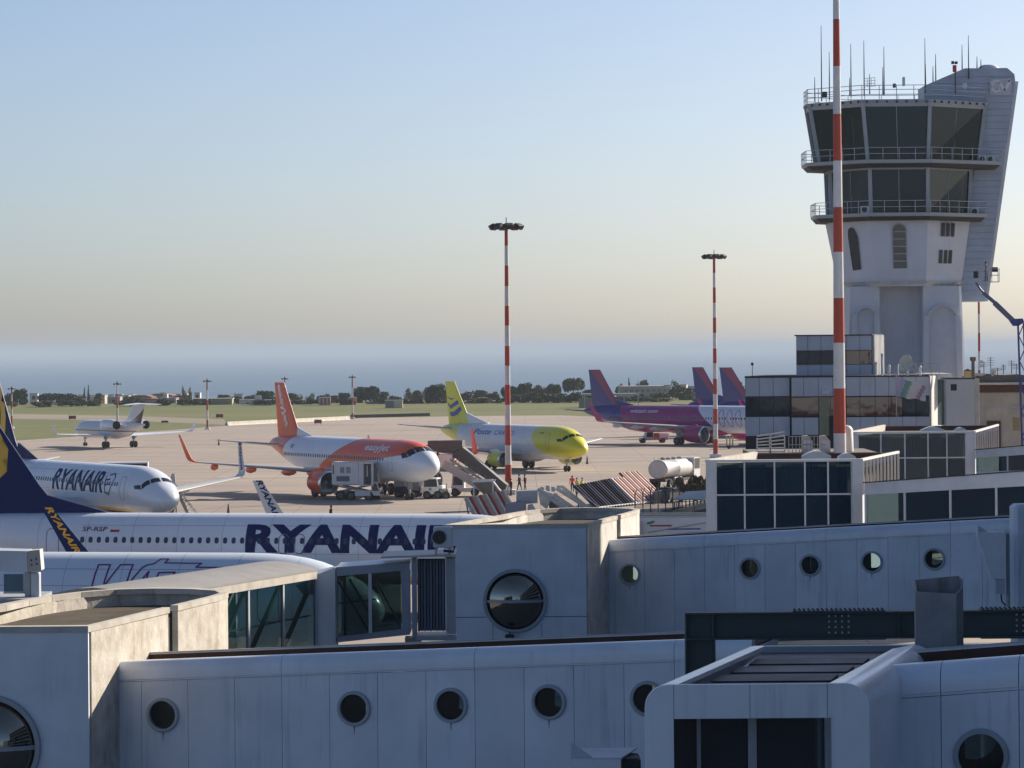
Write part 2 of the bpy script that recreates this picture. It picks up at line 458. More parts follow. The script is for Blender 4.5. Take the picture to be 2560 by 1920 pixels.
def nose_tab(c0, c1, prof):
    return [(x, c0 + (c1 - c0) * k) for x, k in prof]
ELL = [(0, 0), (.06, .16), (.14, .25), (.25, .335), (.4, .42), (.6, .51), (.85, .60), (1.15, .68), (1.5, .755), (1.9, .82), (2.3, .87), (2.8, .915), (3.4, .95), (4.2, .98), (5.2, .995), (6.4, 1.0)]
def boeing(L):
    top = nose_tab(2.75, 5.42, [(0, 0), (.06, .08), (.14, .13), (.25, .18), (.4, .235), (.6, .30), (.85, .365), (1.15, .43), (1.5, .505), (1.9, .61), (2.3, .71), (2.8, .81), (3.4, .885), (4.2, .945), (5.2, .985), (6.4, 1)]) + [(L - 11, 5.42), (L - 6, 5.40), (L - 2, 5.22), (L - .4, 4.95), (L, 4.6)]
    bot = [(x, 2.75 + (1.40 - 2.75) * k) for x, k in ELL] + [(L - 13, 1.40)] + [(L - 12, 1.42), (L - 10, 1.62), (L - 7.5, 2.2), (L - 5, 2.85), (L - 2.5, 3.5), (L - .8, 3.95), (L, 4.25)]
    hw = [(x, 1.88 * k) for x, k in ELL] + [(L - 12, 1.88), (L - 9, 1.80), (L - 6, 1.45), (L - 3, .85), (L - 1, .45), (L, .18)]
    return Shape(L, hw, top, bot)
def airbus(L):
    z0 = 3.35
    top = nose_tab(z0, 5.87, [(0, 0), (.06, .11), (.14, .175), (.25, .24), (.4, .31), (.6, .385), (.85, .46), (1.15, .54), (1.5, .62), (1.9, .70), (2.3, .775), (2.8, .85), (3.4, .91), (4.2, .96), (5.2, .99), (6.4, 1)]) + [(L - 11, 5.87), (L - 6, 5.86), (L - 2, 5.68), (L - .4, 5.4), (L, 5.1)]
    bot = [(x, z0 + (1.73 - z0) * k) for x, k in ELL] + [(L - 13, 1.73)] + [(L - 12, 1.75), (L - 10, 1.95), (L - 7.5, 2.55), (L - 5, 3.2), (L - 2.5, 3.9), (L - .8, 4.4), (L, 4.7)]
    hw = [(x, 1.975 * k) for x, k in ELL] + [(L - 12, 1.975), (L - 9, 1.88), (L - 6, 1.5), (L - 3, .9), (L - 1, .5), (L, .25)]
    return Shape(L, hw, top, bot)
def fuselage_mesh(S, m, n=44):
    rings = []
    for a in S.stations():
        a_ = max(a, 0.004)
        rings.append([S.pt(a_, 2 * pi * k / n) for k in range(n)])
    mb = MB(); mb.loft(rings, m); return mb.mesh('fuselage', None, 60)
FOIL = [(0, 0), (.012, .018), (.05, .038), (.13, .055), (.30, .062), (.50, .052), (.75, .028), (1, .002), (.75, -.020), (.50, -.034), (.30, -.042), (.13, -.036), (.05, -.024), (.012, -.012)]
def foil(le, chord, thick=1.0, vert=False, twist=0.0):
    le = Vector(le); out = []
    for a, t in FOIL:
        if vert: tt = (abs(t) + .0) * (1 if t >= 0 else -1); out.append(le + Vector((-a * chord, t * chord * thick, 0)))
        else: out.append(le + Vector((-a * chord, 0, t * chord * thick - a * chord * twist)))
    return out
def on_skin(S, poly2, off=0.012, m=None):
    """flat patch given as (metres aft, z) on the starboard side, laid on the skin"""
    pts = [S.pt(a, S.phi_z(a, z), off) for a, z in poly2]
    return pts
def wrap_text(S, txt, a0, z0, length, height, m, parent, bold=0.0, shear=0.0, name='lettering', off=0.014, port=False, rise=0.0):
    """text reading tail -> nose on the starboard side; a0 = aft station of its left end, z0 = its foot"""
    me = text_mesh(txt, 1.0, bold, shear, cut=0.09)
    xs = [v.co.x for v in me.vertices]; ys = [v.co.y for v in me.vertices]
    kx = length / (max(xs) - min(xs)); ky = height / (max(ys) - min(ys)); y0 = min(ys)
    for v in me.vertices:
        a = a0 - v.co.x * kx; w_, t, b = S.sec(a); R = (w_ + (t - b) / 2) / 2
        ph = S.phi_z(a, z0 + rise * v.co.x * kx) - (v.co.y - y0) * ky / R
        v.co = S.pt(a, ph, off)
    me.materials.append(m); me.name = name
    return obj(name, me, parent)
def strip_on_skin(S, pts, width, m, parent, name, off=0.016, closed=False):
    """outline painted on the skin: list of (aft, z)"""
    mb = MB(); P2 = []
    for i in range(len(pts) - 1 + (1 if closed else 0)):
        a, b = pts[i], pts[(i + 1) % len(pts)]
        n = max(1, int(math.hypot(b[0] - a[0], b[1] - a[1]) / 0.3))
        for k in range(n): P2.append((a[0] + (b[0] - a[0]) * k / n, a[1] + (b[1] - a[1]) * k / n))
    if not closed: P2.append(pts[-1])
    W = [S.pt(a, S.phi_z(a, z), off) for a, z in P2]
    N = [S.pt(a, S.phi_z(a, z), off + 1) - q for (a, z), q in zip(P2, W)]
    k = len(W)
    for i in range(k if closed else k - 1):
        p, q = W[i], W[(i + 1) % k]; t = q - p
        if t.length < 1e-4: continue
        t.normalize(); s_ = t.cross(N[i]).normalized() * width / 2; e = t * width * .35
        mb.add([p - s_ - e, q - s_ + e, q + s_ + e, p + s_ - e], [(0, 1, 2, 3)], m)
    return mb.build(name, None, parent)
_wcache = {}
def window_mesh(w_=0.25, h=0.36, depth=0.02):
    key = (w_, h)
    if key in _wcache: return _wcache[key]
    mb = MB(); n = 12
    def ring(k, y): return [(k * w_ / 2 * (abs(cos(t)) ** .7) * (1 if cos(t) > 0 else -1), y, k * h / 2 * (abs(sin(t)) ** .7) * (1 if sin(t) > 0 else -1)) for t in [2 * pi * i / n for i in range(n)]]
    mb.loft([ring(1, -0.012), ring(1, 0.01)], M_PWIN)
    me = mb.mesh('window'); _wcache[key] = me; return me
def windows(S, root, a_from, a_to, pitch, z, skip=(), single=True, kindw=(0.25, 0.36)):
    me = window_mesh(*kindw); a = a_from; mb = MB()
    while a < a_to:
        if not any(x0 < a < x1 for x0, x1 in skip):
            ph = S.phi_z(a, z); p = S.pt(a, ph, 0.004)
            tilt = ph - pi / 2
            if single:
                obj('window', me, root, p, (tilt, 0, 0))
            else:
                T = Matrix.Translation(p) @ Matrix.Rotation(tilt, 4, 'X')
                mb.add([v.co.copy() for v in me.vertices], [tuple(f.vertices) for f in me.polygons], M_PWIN, T)
        a += pitch
    if not single: mb.build('window_row', None, root, kind='stuff')
def door(S, root, a, w_, z0, z1, m=None, name='cabin_door'):
    pts = [(a, z0 + .12), (a, z1 - .15), (a + .15, z1), (a + w_ - .15, z1), (a + w_, z1 - .15), (a + w_, z0 + .12), (a + w_ - .12, z0), (a + .12, z0)]
    d = strip_on_skin(S, pts, 0.045, m or M_SEAM, root, name, closed=True)
    return d
def wheel_mesh(r, w_):
    key = ('wheel', r, w_)
    if key in _wcache: return _wcache[key]
    mb = MB()
    T = Matrix.Rotation(pi / 2, 4, 'X')
    mb.lathe([(r * .55, -w_ / 2), (r * .9, -w_ / 2), (r, -w_ * .3), (r, w_ * .3), (r * .9, w_ / 2), (r * .55, w_ / 2)], 20, M_TYRE, T)
    mb.lathe([(0.001, -w_ * .32), (r * .3, -w_ * .36), (r * .56, -w_ * .46)], 14, M_HUB, T)
    mb.lathe([(r * .56, w_ * .46), (r * .3, w_ * .36), (0.001, w_ * .32)], 14, M_HUB, T)
    me = mb.mesh('wheel', None, 35); _wcache[key] = me; return me
def gear(root, a, y, top, r=0.56, w_=0.42, pair=0.43, name='landing_gear', both=True):
    mb = MB()
    mb.tube([(-a, y, top), (-a, y, r)], 0.13, 10, M_GREYM); mb.tube([(-a, y - pair, r), (-a, y + pair, r)], 0.09, 8, M_STEEL)
    mb.tube([(-a - .9, y, top), (-a, y, r + .6)], 0.06, 8, M_GREYM)
    mb.box((-a - .5, y - .04, r + .7), (-a + .5, y + .03, top), M_GREYM)
    g = mb.build(name, None, root, 35)
    for s in (-1, 1): obj('wheel', wheel_mesh(r, w_), g, (-a, y + s * pair, r))
    return g
def engine(root, a, y, z, L, R, m_cowl, sides=26, scallop=0.0, mpyl=None):
    """high bypass nacelle, intake at station a"""
    Tn = Matrix.Translation((-a, y, z)) @ Matrix.Rotation(-pi / 2, 4, 'Y')
    # profile along -x : use lathe z as distance aft (rotate so +z -> -x)
    mb = MB()
    out = [(R * .80, .10), (R * .86, .0), (R * .93, .04), (R * .98, .2), (R * 1.0, .6), (R * 1.0, L * .5), (R * .94, L * .75), (R * .80, L)]
    mb.lathe(out[3:], sides, m_cowl, Tn)
    inn = [(R * .76, L), (R * .74, L * .6), (R * .74, 1.0)]
    mb.lathe([out[-1], inn[0], inn[1]], sides, M_DARK, Tn)
    g = mb.build('engine', None, root, 40)
    mb = MB(); mb.lathe([(R * .78, .5), (R * .80, .18), (R * .85, .0), (R * .93, .03), (R * .98, .2), (R * .985, .21)], sides, M_CHROME, Tn); mb.build('intake_lip', None, g, 50)
    mb = MB(); mb.lathe([(R * .78, .5), (R * .76, .95)], sides, M_GREYM, Tn)
    mb.lathe([(R * .765, .95), (R * .2, .9)], sides, M_DARK, Tn); mb.lathe([(R * .22, .9), (R * .15, .65), (.01, .45)], 14, M_GREYM, Tn); mb.build('fan', None, g, 30)
    mb = MB()
    for k in range(22):
        t = 2 * pi * k / 22; c, s_ = cos(t), sin(t); c2, s2 = cos(t + .16), sin(t + .16)
        mb.add([(R * .22 * c, R * .22 * s_, .86), (R * .75 * c, R * .75 * s_, .84), (R * .75 * c2, R * .75 * s2, .93), (R * .22 * c2, R * .22 * s2, .92)], [(0, 1, 2, 3)], M_STEEL, Tn)
    mb.build('fan_blades', None, g, kind='stuff')
    mb = MB(); mb.lathe([(R * .55, L * .8), (R * .5, L * 1.05), (R * .38, L * 1.25), (R * .36, L * 1.25)], 20, M_STEEL, Tn)
    mb.lathe([(R * .26, L * 1.1), (R * .02, L * 1.5)], 14, M_DARK, Tn); mb.build('exhaust_cone', None, g, 40)
    return g
def wing(root, side, S, rootLE, rootC, kinkY, kinkLE, kinkC, tipY, tipLE, tipC, zr, dihed, m, wl=None, m_wl=None, m_fair=None, ym=1.4, m_lead=None):
    """wl = winglet (height, sweep back, chord at top, cant)"""
    z = lambda y: zr + (y - ym) * dihed
    mb = MB()
    st = [(ym, rootLE, rootC, 1.15), (kinkY, kinkLE, kinkC, 1.0), (tipY, tipLE, tipC, .85)]
    rings = [foil((-le, side * y, z(y)), c, t) for y, le, c, t in st]
    mb.loft(rings, m or M_WING); g = mb.build('wing', None, root, 35)
    if wl:
        h, sw, ct, cant = wl; mb = MB(); zt = z(tipY); rings = []
        for k in range(5):
            t = k / 4; ang = t * radians(90 - cant); r = .7
            yy = tipY + r * sin(ang); zz = zt + r * (1 - cos(ang))
            le = Vector((-(tipLE + t * .5), side * yy, zz)); c = tipC * (1 - .25 * t)
            nrm = Vector((0, -side * sin(ang), cos(ang)))
            rings.append([le + Vector((-a * c, 0, 0)) + nrm * (th * c * .8) for a, th in FOIL])
        y1, z1 = tipY + .7 * sin(radians(90 - cant)), zt + .7 * (1 - cos(radians(90 - cant)))
        up = Vector((0, side * sin(radians(cant)), cos(radians(cant)))); nrm = Vector((0, -side * cos(radians(cant)), sin(radians(cant))))
        for t in (.5, 1.0):
            le = Vector((-(tipLE + .5 + sw * t), side * y1, z1)) + up * (h * t); c = tipC * .75 * (1 - t) + ct * t
            rings.append([le + Vector((-a * c, 0, 0)) + nrm * (th * c * .8) for a, th in FOIL])
        mb.loft(rings, m_wl or m or M_WING); wlet = mb.build('winglet', None, g, 35)
        g['_wl'] = 1
    for y in (kinkY * .98, kinkY * 1.55, kinkY * 2.1):
        if y > tipY - 1.5: continue
        t = (y - kinkY) / (tipY - kinkY); te = (kinkLE + (tipLE - kinkLE) * t) + (kinkC + (tipC - kinkC) * t); c = kinkC + (tipC - kinkC) * t
        mb = MB(); rr = []
        for k, rr_ in ((0, .02), (.15, .16), (.5, .25), (.8, .2), (1, .03)):
            x = -(te - c * .45 + k * c * .8)
            rr.append([(x, side * y + rr_ * cos(q * pi / 4), z(y) - .28 + rr_ * 1.5 * sin(q * pi / 4) - .1 * k) for q in range(8)])
        mb.loft(rr, m_fair or m or M_WING); mb.build('flap_fairing', None, g, 50)
    return g
def fin(root, secs, m, name='tail_fin', thick=0.85):
    """secs: list of (z, LE aft, TE aft)"""
    mb = MB(); mb.loft([foil((-le, 0, z), te - le, thick, True) for z, le, te in secs], m)
    return mb.build(name, None, root, 40)
def decal_flat(parent, pts, m, name, side=-1, off=None, finsecs=None, thick=0.85):
    """polygon on the starboard face of the fin given as (aft, z)"""
    mb = MB(); bm = bmesh.new()
    vs = [bm.verts.new((-a, 0, z)) for a, z in pts]; bm.faces.new(vs)
    bmesh.ops.triangulate(bm, faces=bm.faces)
    for zc in [x * .5 for x in range(8, 30)]:
        bmesh.ops.bisect_plane(bm, geom=list(bm.verts) + list(bm.edges) + list(bm.faces), plane_co=(0, 0, zc), plane_no=(0, 0, 1))
    for ac in [x * .5 for x in range(50, 92)]:
        bmesh.ops.bisect_plane(bm, geom=list(bm.verts) + list(bm.edges) + list(bm.faces), plane_co=(-ac, 0, 0), plane_no=(1, 0, 0))
    for v in bm.verts: v.co.y = fin_y(finsecs, -v.co.x, v.co.z, thick)
    me = bpy.data.meshes.new(name); bm.to_mesh(me); bm.free(); me.materials.append(m)
    return obj(name, me, parent)
def fin_y(secs, a, z, thick=0.85, off=0.03):
    for s0, s1 in zip(secs, secs[1:]):
        if z <= s1[0] or s1 is secs[-1]:
            t = max(0, min(1, (z - s0[0]) / (s1[0] - s0[0]))); le = s0[1] + (s1[1] - s0[1]) * t; te = s0[2] + (s1[2] - s0[2]) * t; break
    c = te - le; k = max(0, min(1, (a - le) / c)); lo = FOIL[7:] + [FOIL[0]]
    f = [(x, abs(y)) for x, y in FOIL[7:]][::-1] ; f = [(0, 0)] + f
    return -(interp(f, k) * c * thick + off)
def fin_text(parent, txt, secs, a0, z0, da, dz, length, height, m, bold=0.0, shear=0.0, thick=0.85):
    me = text_mesh(txt, 1.0, bold, shear, cut=0.10)
    xs = [v.co.x for v in me.vertices]; ys = [v.co.y for v in me.vertices]
    kx = length / (max(xs) - min(xs)); ky = height / (max(ys) - min(ys)); y0 = min(ys)
    d = Vector((da, dz)).normalized()          # reading direction in (forward, up)
    n = Vector((-d.y, d.x))
    for v in me.vertices:
        q = d * (v.co.x * kx) + n * ((v.co.y - y0) * ky)
        a, z = a0 - q.x, z0 + q.y
        v.co = Vector((-a, fin_y(secs, a, z, thick), z))
    me.materials.append(m); return obj('lettering', me, parent)
def hstab(root, L, z, m, span=6.3, leR=0.0, c0=3.6, c1=1.5, sw=4.2):
    for s in (-1, 1):
        mb = MB(); mb.loft([foil((-(L - 5.4 + leR), s * .3, z), c0, .9), foil((-(L - 5.4 + leR + sw), s * span, z + span * .1), c1, .9)], m)
        mb.build('tailplane', None, root, 35)
def windshield(root, S, kind):
    """six panes following the nose skin"""
    if kind == 'b': rows = [((1.72, .06), (2.14, .06), (2.24, .52), (1.85, .62)), ((1.88, .68), (2.28, .57), (2.56, 1.04), (2.26, 1.22)), ((2.34, 1.25), (2.66, 1.08), (3.50, 1.24), (3.25, 1.37))]
    else: rows = [((1.45, .05), (2.25, .05), (2.42, .50), (1.62, .62)), ((1.66, .68), (2.46, .55), (2.90, .92), (2.10, 1.12)), ((2.18, 1.15), (2.96, .95), (3.50, 1.12), (3.05, 1.34))]
    for q in rows:
        for s in (1, -1):
            mb = MB(); n = 6; vs = []
            for i in range(n + 1):
                for j in range(n + 1):
                    u, v = i / n, j / n
                    a = (q[0][0] * (1 - u) + q[3][0] * u) * (1 - v) + (q[1][0] * (1 - u) + q[2][0] * u) * v
                    ph = (q[0][1] * (1 - u) + q[3][1] * u) * (1 - v) + (q[1][1] * (1 - u) + q[2][1] * u) * v
                    vs.append(S.pt(a, s * ph, 0.015))
            fs = [(i * (n + 1) + j, i * (n + 1) + j + 1, (i + 1) * (n + 1) + j + 1, (i + 1) * (n + 1) + j) for i in range(n) for j in range(n)]
            mb.add(vs, fs, M_WIND); mb.build('windshield_pane', None, root, 60)
def livery_mat(name, fn):
    return mat(name, WHT, 0.30, var=0.12, space='Object', scale=0.35, coat=0.3, livery=fn, dirt=(0.6, 0.57, 0.52))
FINB = lambda L: [(5.05, L - 8.8, L - 1.9), (6.3, L - 7.35, L - 1.75), (7.0, L - 6.75, L - 1.6), (12.3, L - 2.95, L - .45)]
FINA = lambda L: [(5.3, L - 8.0, L - 1.75), (5.9, L - 7.4, L - 1.7), (6.6, L - 6.7, L - 1.6), (11.35, L - 3.35, L - .95)]
def boeing_wings(root, S, m=None, mwl=None, fair=None, winglets=True, span=16.4, k=1.0, eng=(1.05, 5.0, 12.4, 1.55, 3.6), me_=None, lead=None):
    out = []
    for s in (-1, 1):
        out.append(wing(root, s, S, 12.6 * k, 8.0 * k, 5.2, 15.2 * k, 5.2, span, 21.6 * k, 1.7, 2.0, .105, m, (2.5, 1.9, .6, 12) if winglets else None, mwl, fair))
        R, y, a, z, L = eng
        engine(root, a * k, s * y, z, L, R, me_ or M_WHITE)
        mb = MB(); mb.hexa([(-(a * k + 1.2), s * y - .12, z + R * .85), (-(a * k + 5.0), s * y - .12, z + R * .8), (-(a * k + 5.0), s * y + .12, z + R * .8), (-(a * k + 1.2), s * y + .12, z + R * .85),
                           (-(a * k + 2.2), s * y - .12, z + R + .25), (-(a * k + 5.4), s * y - .12, 2.35), (-(a * k + 5.4), s * y + .12, 2.35), (-(a * k + 2.2), s * y + .12, z + R + .25)], M_WHITE)
        mb.build('pylon', None, root)
    mb = MB(); mb.loft([[(-x, w_ * cos(q * pi / 6), zc + h * sin(q * pi / 6)) for q in range(12)] for x, w_, h, zc in ((11.5 * k, .8, .3, 1.6), (13 * k, 1.8, .75, 1.72), (19 * k, 1.9, .8, 1.72), (22 * k, 1.3, .5, 1.7), (23.5 * k, .6, .2, 1.7))], M_WING)
    mb.build('belly_fairing', None, root, 60)
    return out
def airbus_wings(root, S, k0=0.0, m=None, mwl=None, fair=None, eng=(1.18, 5.75, 11.2, 1.62, 3.3), me_=None, wl=(2.2, 1.7, .55, 10), mp=None, tip=16.6):
    out = []
    for s in (-1, 1):
        out.append(wing(root, s, S, 12.3 + k0, 7.2, 6.4, 15.3 + k0, 4.6, tip, 20.9 + k0, 1.6, 2.35, .09, m, wl, mwl, fair))
        R, y, a, z, L = eng; a += k0
        engine(root, a, s * y, z, L, R, me_ or M_WHITE)
        mb = MB(); mb.hexa([(-(a + 1.0), s * y - .14, z + R * .8), (-(a + 4.6), s * y - .14, z + R * .5), (-(a + 4.6), s * y + .14, z + R * .5), (-(a + 1.0), s * y + .14, z + R * .8),
                           (-(a + 1.6), s * y - .14, z + R + .3), (-(a + 5.2), s * y - .14, 2.6), (-(a + 5.2), s * y + .14, 2.6), (-(a + 1.6), s * y + .14, z + R + .3)], mp or me_ or M_WHITE)
        mb.build('pylon', None, root)
    mb = MB(); mb.loft([[(-x, w_ * cos(q * pi / 6), zc + h * sin(q * pi / 6)) for q in range(12)] for x, w_, h, zc in ((11 + k0, .8, .3, 1.95), (12.6 + k0, 1.95, .85, 2.1), (19 + k0, 2.0, .9, 2.1), (21.6 + k0, 1.4, .5, 2.1), (23 + k0, .6, .2, 2.1))], mp or M_WING)
    mb.build('belly_fairing', None, root, 60)
    return out
def skin_joints(S, root, stations, zs=()):
    """fine circumferential and lengthwise skin joints"""
    m = mat('skin_joint_grey', (.38, .42, .50), .6, var=0); mb = MB()
    for a in stations:
        P_ = [S.pt(a, ph, .006) for ph in [radians(10 + 8 * k) for k in range(19)]]; Q_ = [S.pt(a + .022, ph, .006) for ph in [radians(10 + 8 * k) for k in range(19)]]
        mb.loft([P_, Q_], m, caps=False, closed=False)
    for z in zs:
        pts = [S.pt(a, S.phi_z(a, z), .006) for a in [7 + .8 * k for k in range(28)]]; q = [S.pt(a, S.phi_z(a, z + .025), .006) for a in [7 + .8 * k for k in range(28)]]
        mb.loft([pts, q], m, caps=False, closed=False)
    mb.build('skin_joint', None, root, kind='stuff')
def set_heading(root, p, th):
    root.location = p; root.rotation_euler = (0, 0, radians(th) - pi / 2)
def wl_text(wingobj, side, txt, tipLE, tipC, tipY, ztip, h, cant, m, outer=True, flip=False, lean=1.9):
    """lettering down the winglet face"""
    wlet = [c for c in wingobj.children if c.name.startswith('winglet')][0]
    me = text_mesh(txt, 1.0, 0.03, 0.0)
    xs = [v.co.x for v in me.vertices]; ys = [v.co.y for v in me.vertices]
    L_ = h * 1.0; kx = L_ / (max(xs) - min(xs)); ky = .42 / (max(ys) - min(ys)); y0 = min(ys)
    c_ = radians(cant); up = Vector((0, side * sin(c_), cos(c_))); y1, z1 = tipY + .7 * sin(pi / 2 - c_), ztip + .7 * (1 - cos(pi / 2 - c_))
    nrm = Vector((0, -side * cos(c_), sin(c_))) * (1 if not outer else -1)
    for v in me.vertices:
        t = 1 - (v.co.x * kx) / L_            # reads from the tip downwards
        s_ = (v.co.y - y0) * ky
        # on the starboard face seen from outside the nose is to the right: baseline towards the tail
        aft = tipLE + .5 + lean * t + (tipC * .75 * (1 - t) + .6 * t) * .62 - s_ * 1.0
        v.co = Vector((-aft, side * y1, z1)) + up * (h * t) + nrm * 0.075
    me.materials.append(m); obj('lettering', me, wlet)

# ----------------------------------------------------------------- navy and white twin jets with the gold harp
def liv_ryan(nt, src, X, Y, Z):
    aft = X * -1.0
    n = 39.5
    # belly line: level along the body, rising under the tail and dipping under the nose
    up = ramp01(aft, 26.0, 39.0)
    dn = ramp01(aft, 6.0, 0.0) * -0.7
    zl = up.pw(1.5) * 2.5 + 1.95 + dn
    c = mix(nt, Z < zl, WHT, GOLD); c = mix(nt, Z < (zl - 0.24), c, NAVY)
    return c
def ryan_plane(label, group, single, df=0.0):
    L = 39.5; S = boeing(L); root = thing('airliner', label, 'airliner', group=group)
    obj('fuselage', fuselage_mesh(S, livery_mat('harp_livery', liv_ryan)), root)
    secs = [(z, le - df, te) for z, le, te in FINB(L)]; f = fin(root, secs, M_NAVY)
    mb = MB(); mb.loft([[(-(L - 11.6 - df * .3), -.02, 5.41), (-(L - 11.6 - df * .3), .02, 5.41), (-(L - 11.6 - df * .3), .02, 5.43), (-(L - 11.6 - df * .3), -.02, 5.43)],
                        [(-(L - 7.0), -.2, 5.2), (-(L - 7.0), .2, 5.2), (-(L - 7.0), .1, 6.75), (-(L - 7.0), -.1, 6.75)]], M_NAVY)
    mb.build('dorsal_fin', None, root)
    mb = MB()      # bright leading edge
    mb.loft([foil((-le + .02, 0, z), .28, 1.6, True) for z, le, te in secs[1:]], M_WHITE); mb.build('fin_leading_edge', None, f, 40)
    # gold winged figure with harp, as a plain silhouette
    o = L - 2.2 - max(0, df) * .5
    fig = [(o + .1, 11.9), (o - .7, 11.75), (o - 1.2, 11.0), (o - 1.15, 10.4), (o - 1.9, 10.2), (o - 1.7, 9.5), (o - 2.35, 9.1), (o - 2.1, 8.5), (o - 2.3, 7.8), (o - 1.8, 7.2), (o - 1.2, 6.7), (o - .5, 6.5), (o - .1, 6.9), (o - .5, 7.6), (o - .3, 8.3), (o + .2, 8.9), (o - .2, 9.6), (o + .35, 10.3), (o + .3, 11.2)]
    fig = [(o + (a - o) * (1.35 if df > 0 else .9), z) for a, z in fig]
    decal_flat(f, fig, M_GOLD, 'tail_emblem', finsecs=secs)
    harp = [(o - .1, 10.6), (o - .6, 10.3), (o - .9, 9.4), (o - .85, 8.4), (o - .5, 8.2), (o - .6, 9.2), (o - .35, 9.9)]
    d = decal_flat(f, harp, M_NAVY, 'harp_frame', finsecs=secs); 
    for v in d.data.vertices: v.co.y -= .02
    hstab(root, L, 4.6, M_WING)
    ws = boeing_wings(root, S, me_=M_NAVY)
    for s, wg in zip((-1, 1), ws):
        wlet = [c for c in wg.children if c.name.startswith('winglet')][0]
        wlet.data.materials.append(M_NAVY)
        for pl in wlet.data.polygons:        # outboard face navy, inboard face white
            if pl.normal.y * s > 0.2: pl.material_index = 1
        wl_text(wg, s, 'RYANAIR', 21.6, 1.7, 16.4, 2.0 + 15 * .105, 2.5, 12, M_GOLD, True)
        if s == 1: wl_text(wg, s, 'RYANAIR', 21.6, 1.7, 16.4, 2.0 + 15 * .105, 2.5, 12, M_NAVY, False)
    windows(S, root, 6.6, 28.9, 0.508, 3.95, single=single)
    wrap_text(S, 'RYANAIR', *((18.6, 3.28, 12.7, 1.68) if single else (20.3, 3.15, 10.8, 1.85)), M_NAVY, root, bold=0.045 if single else .03, shear=0.0 if single else 0.15)
    door(S, root, 5.1, .86, 2.7, 4.55); door(S, root, 29.9, .76, 2.9, 4.55, name='rear_door')
    for a in (15.1, 16.05): door(S, root, a, .55, 3.25, 4.3, name='exit_hatch')
    skin_joints(S, root, [4.4, 6.3, 9.1, 11.9, 14.4, 17.2, 20, 22.7, 25.4, 28.2, 31.2], (4.75, 3.2))
    windshield(root, S, 'b')
    for y in (-2.86, 2.86): gear(root, 19.6, y, 2.3)
    gear(root, 4.0, 0, 1.9, .34, .2, .2, 'nose_gear')
    return root, S
R1, SR1 = ryan_plane('white airliner with big navy RYANAIR lettering and SP-RSP, parked broadside', 'navy and white harp airliners', True, 1.0)
wrap_text(SR1, 'SP-RSP', 28.5, 4.42, 1.5, .30, M_DARK, R1, bold=0.015, name='registration')
mb = MB()
for z0, z1, mm in ((4.52, 4.66, M_WHITE), (4.38, 4.52, M_RED)):
    mb.add([SR1.pt(a, SR1.phi_z(a, z), .015) for a, z in ((26.8, z0), (26.25, z0), (26.25, z1), (26.8, z1))], [(0, 1, 2, 3)], mm)
mb.build('national_flag', None, R1)
r1n = P(1432, 1500, 190); set_heading(R1, (r1n.x, 190, 0), 76)
R2, SR2 = ryan_plane('white airliner with slanting RYANAIR lettering, its nose pointing towards the camera', 'navy and white harp airliners', False, -.55)
r2 = P(428, 1250, 272); set_heading(R2, (r2.x, 272, 0), 30)
# small outline emblem behind the lettering
for poly in ([(8.7, 4.6), (7.8, 4.75), (7.4, 4.45), (7.7, 3.9), (8.3, 3.0)], [(9.2, 4.5), (9.0, 3.2), (8.4, 3.1)], [(9.1, 4.2), (8.3, 4.3)], [(9.1, 3.8), (8.3, 3.9)]):
    strip_on_skin(SR2, poly, .13, M_NAVY, R2, 'harp_outline')

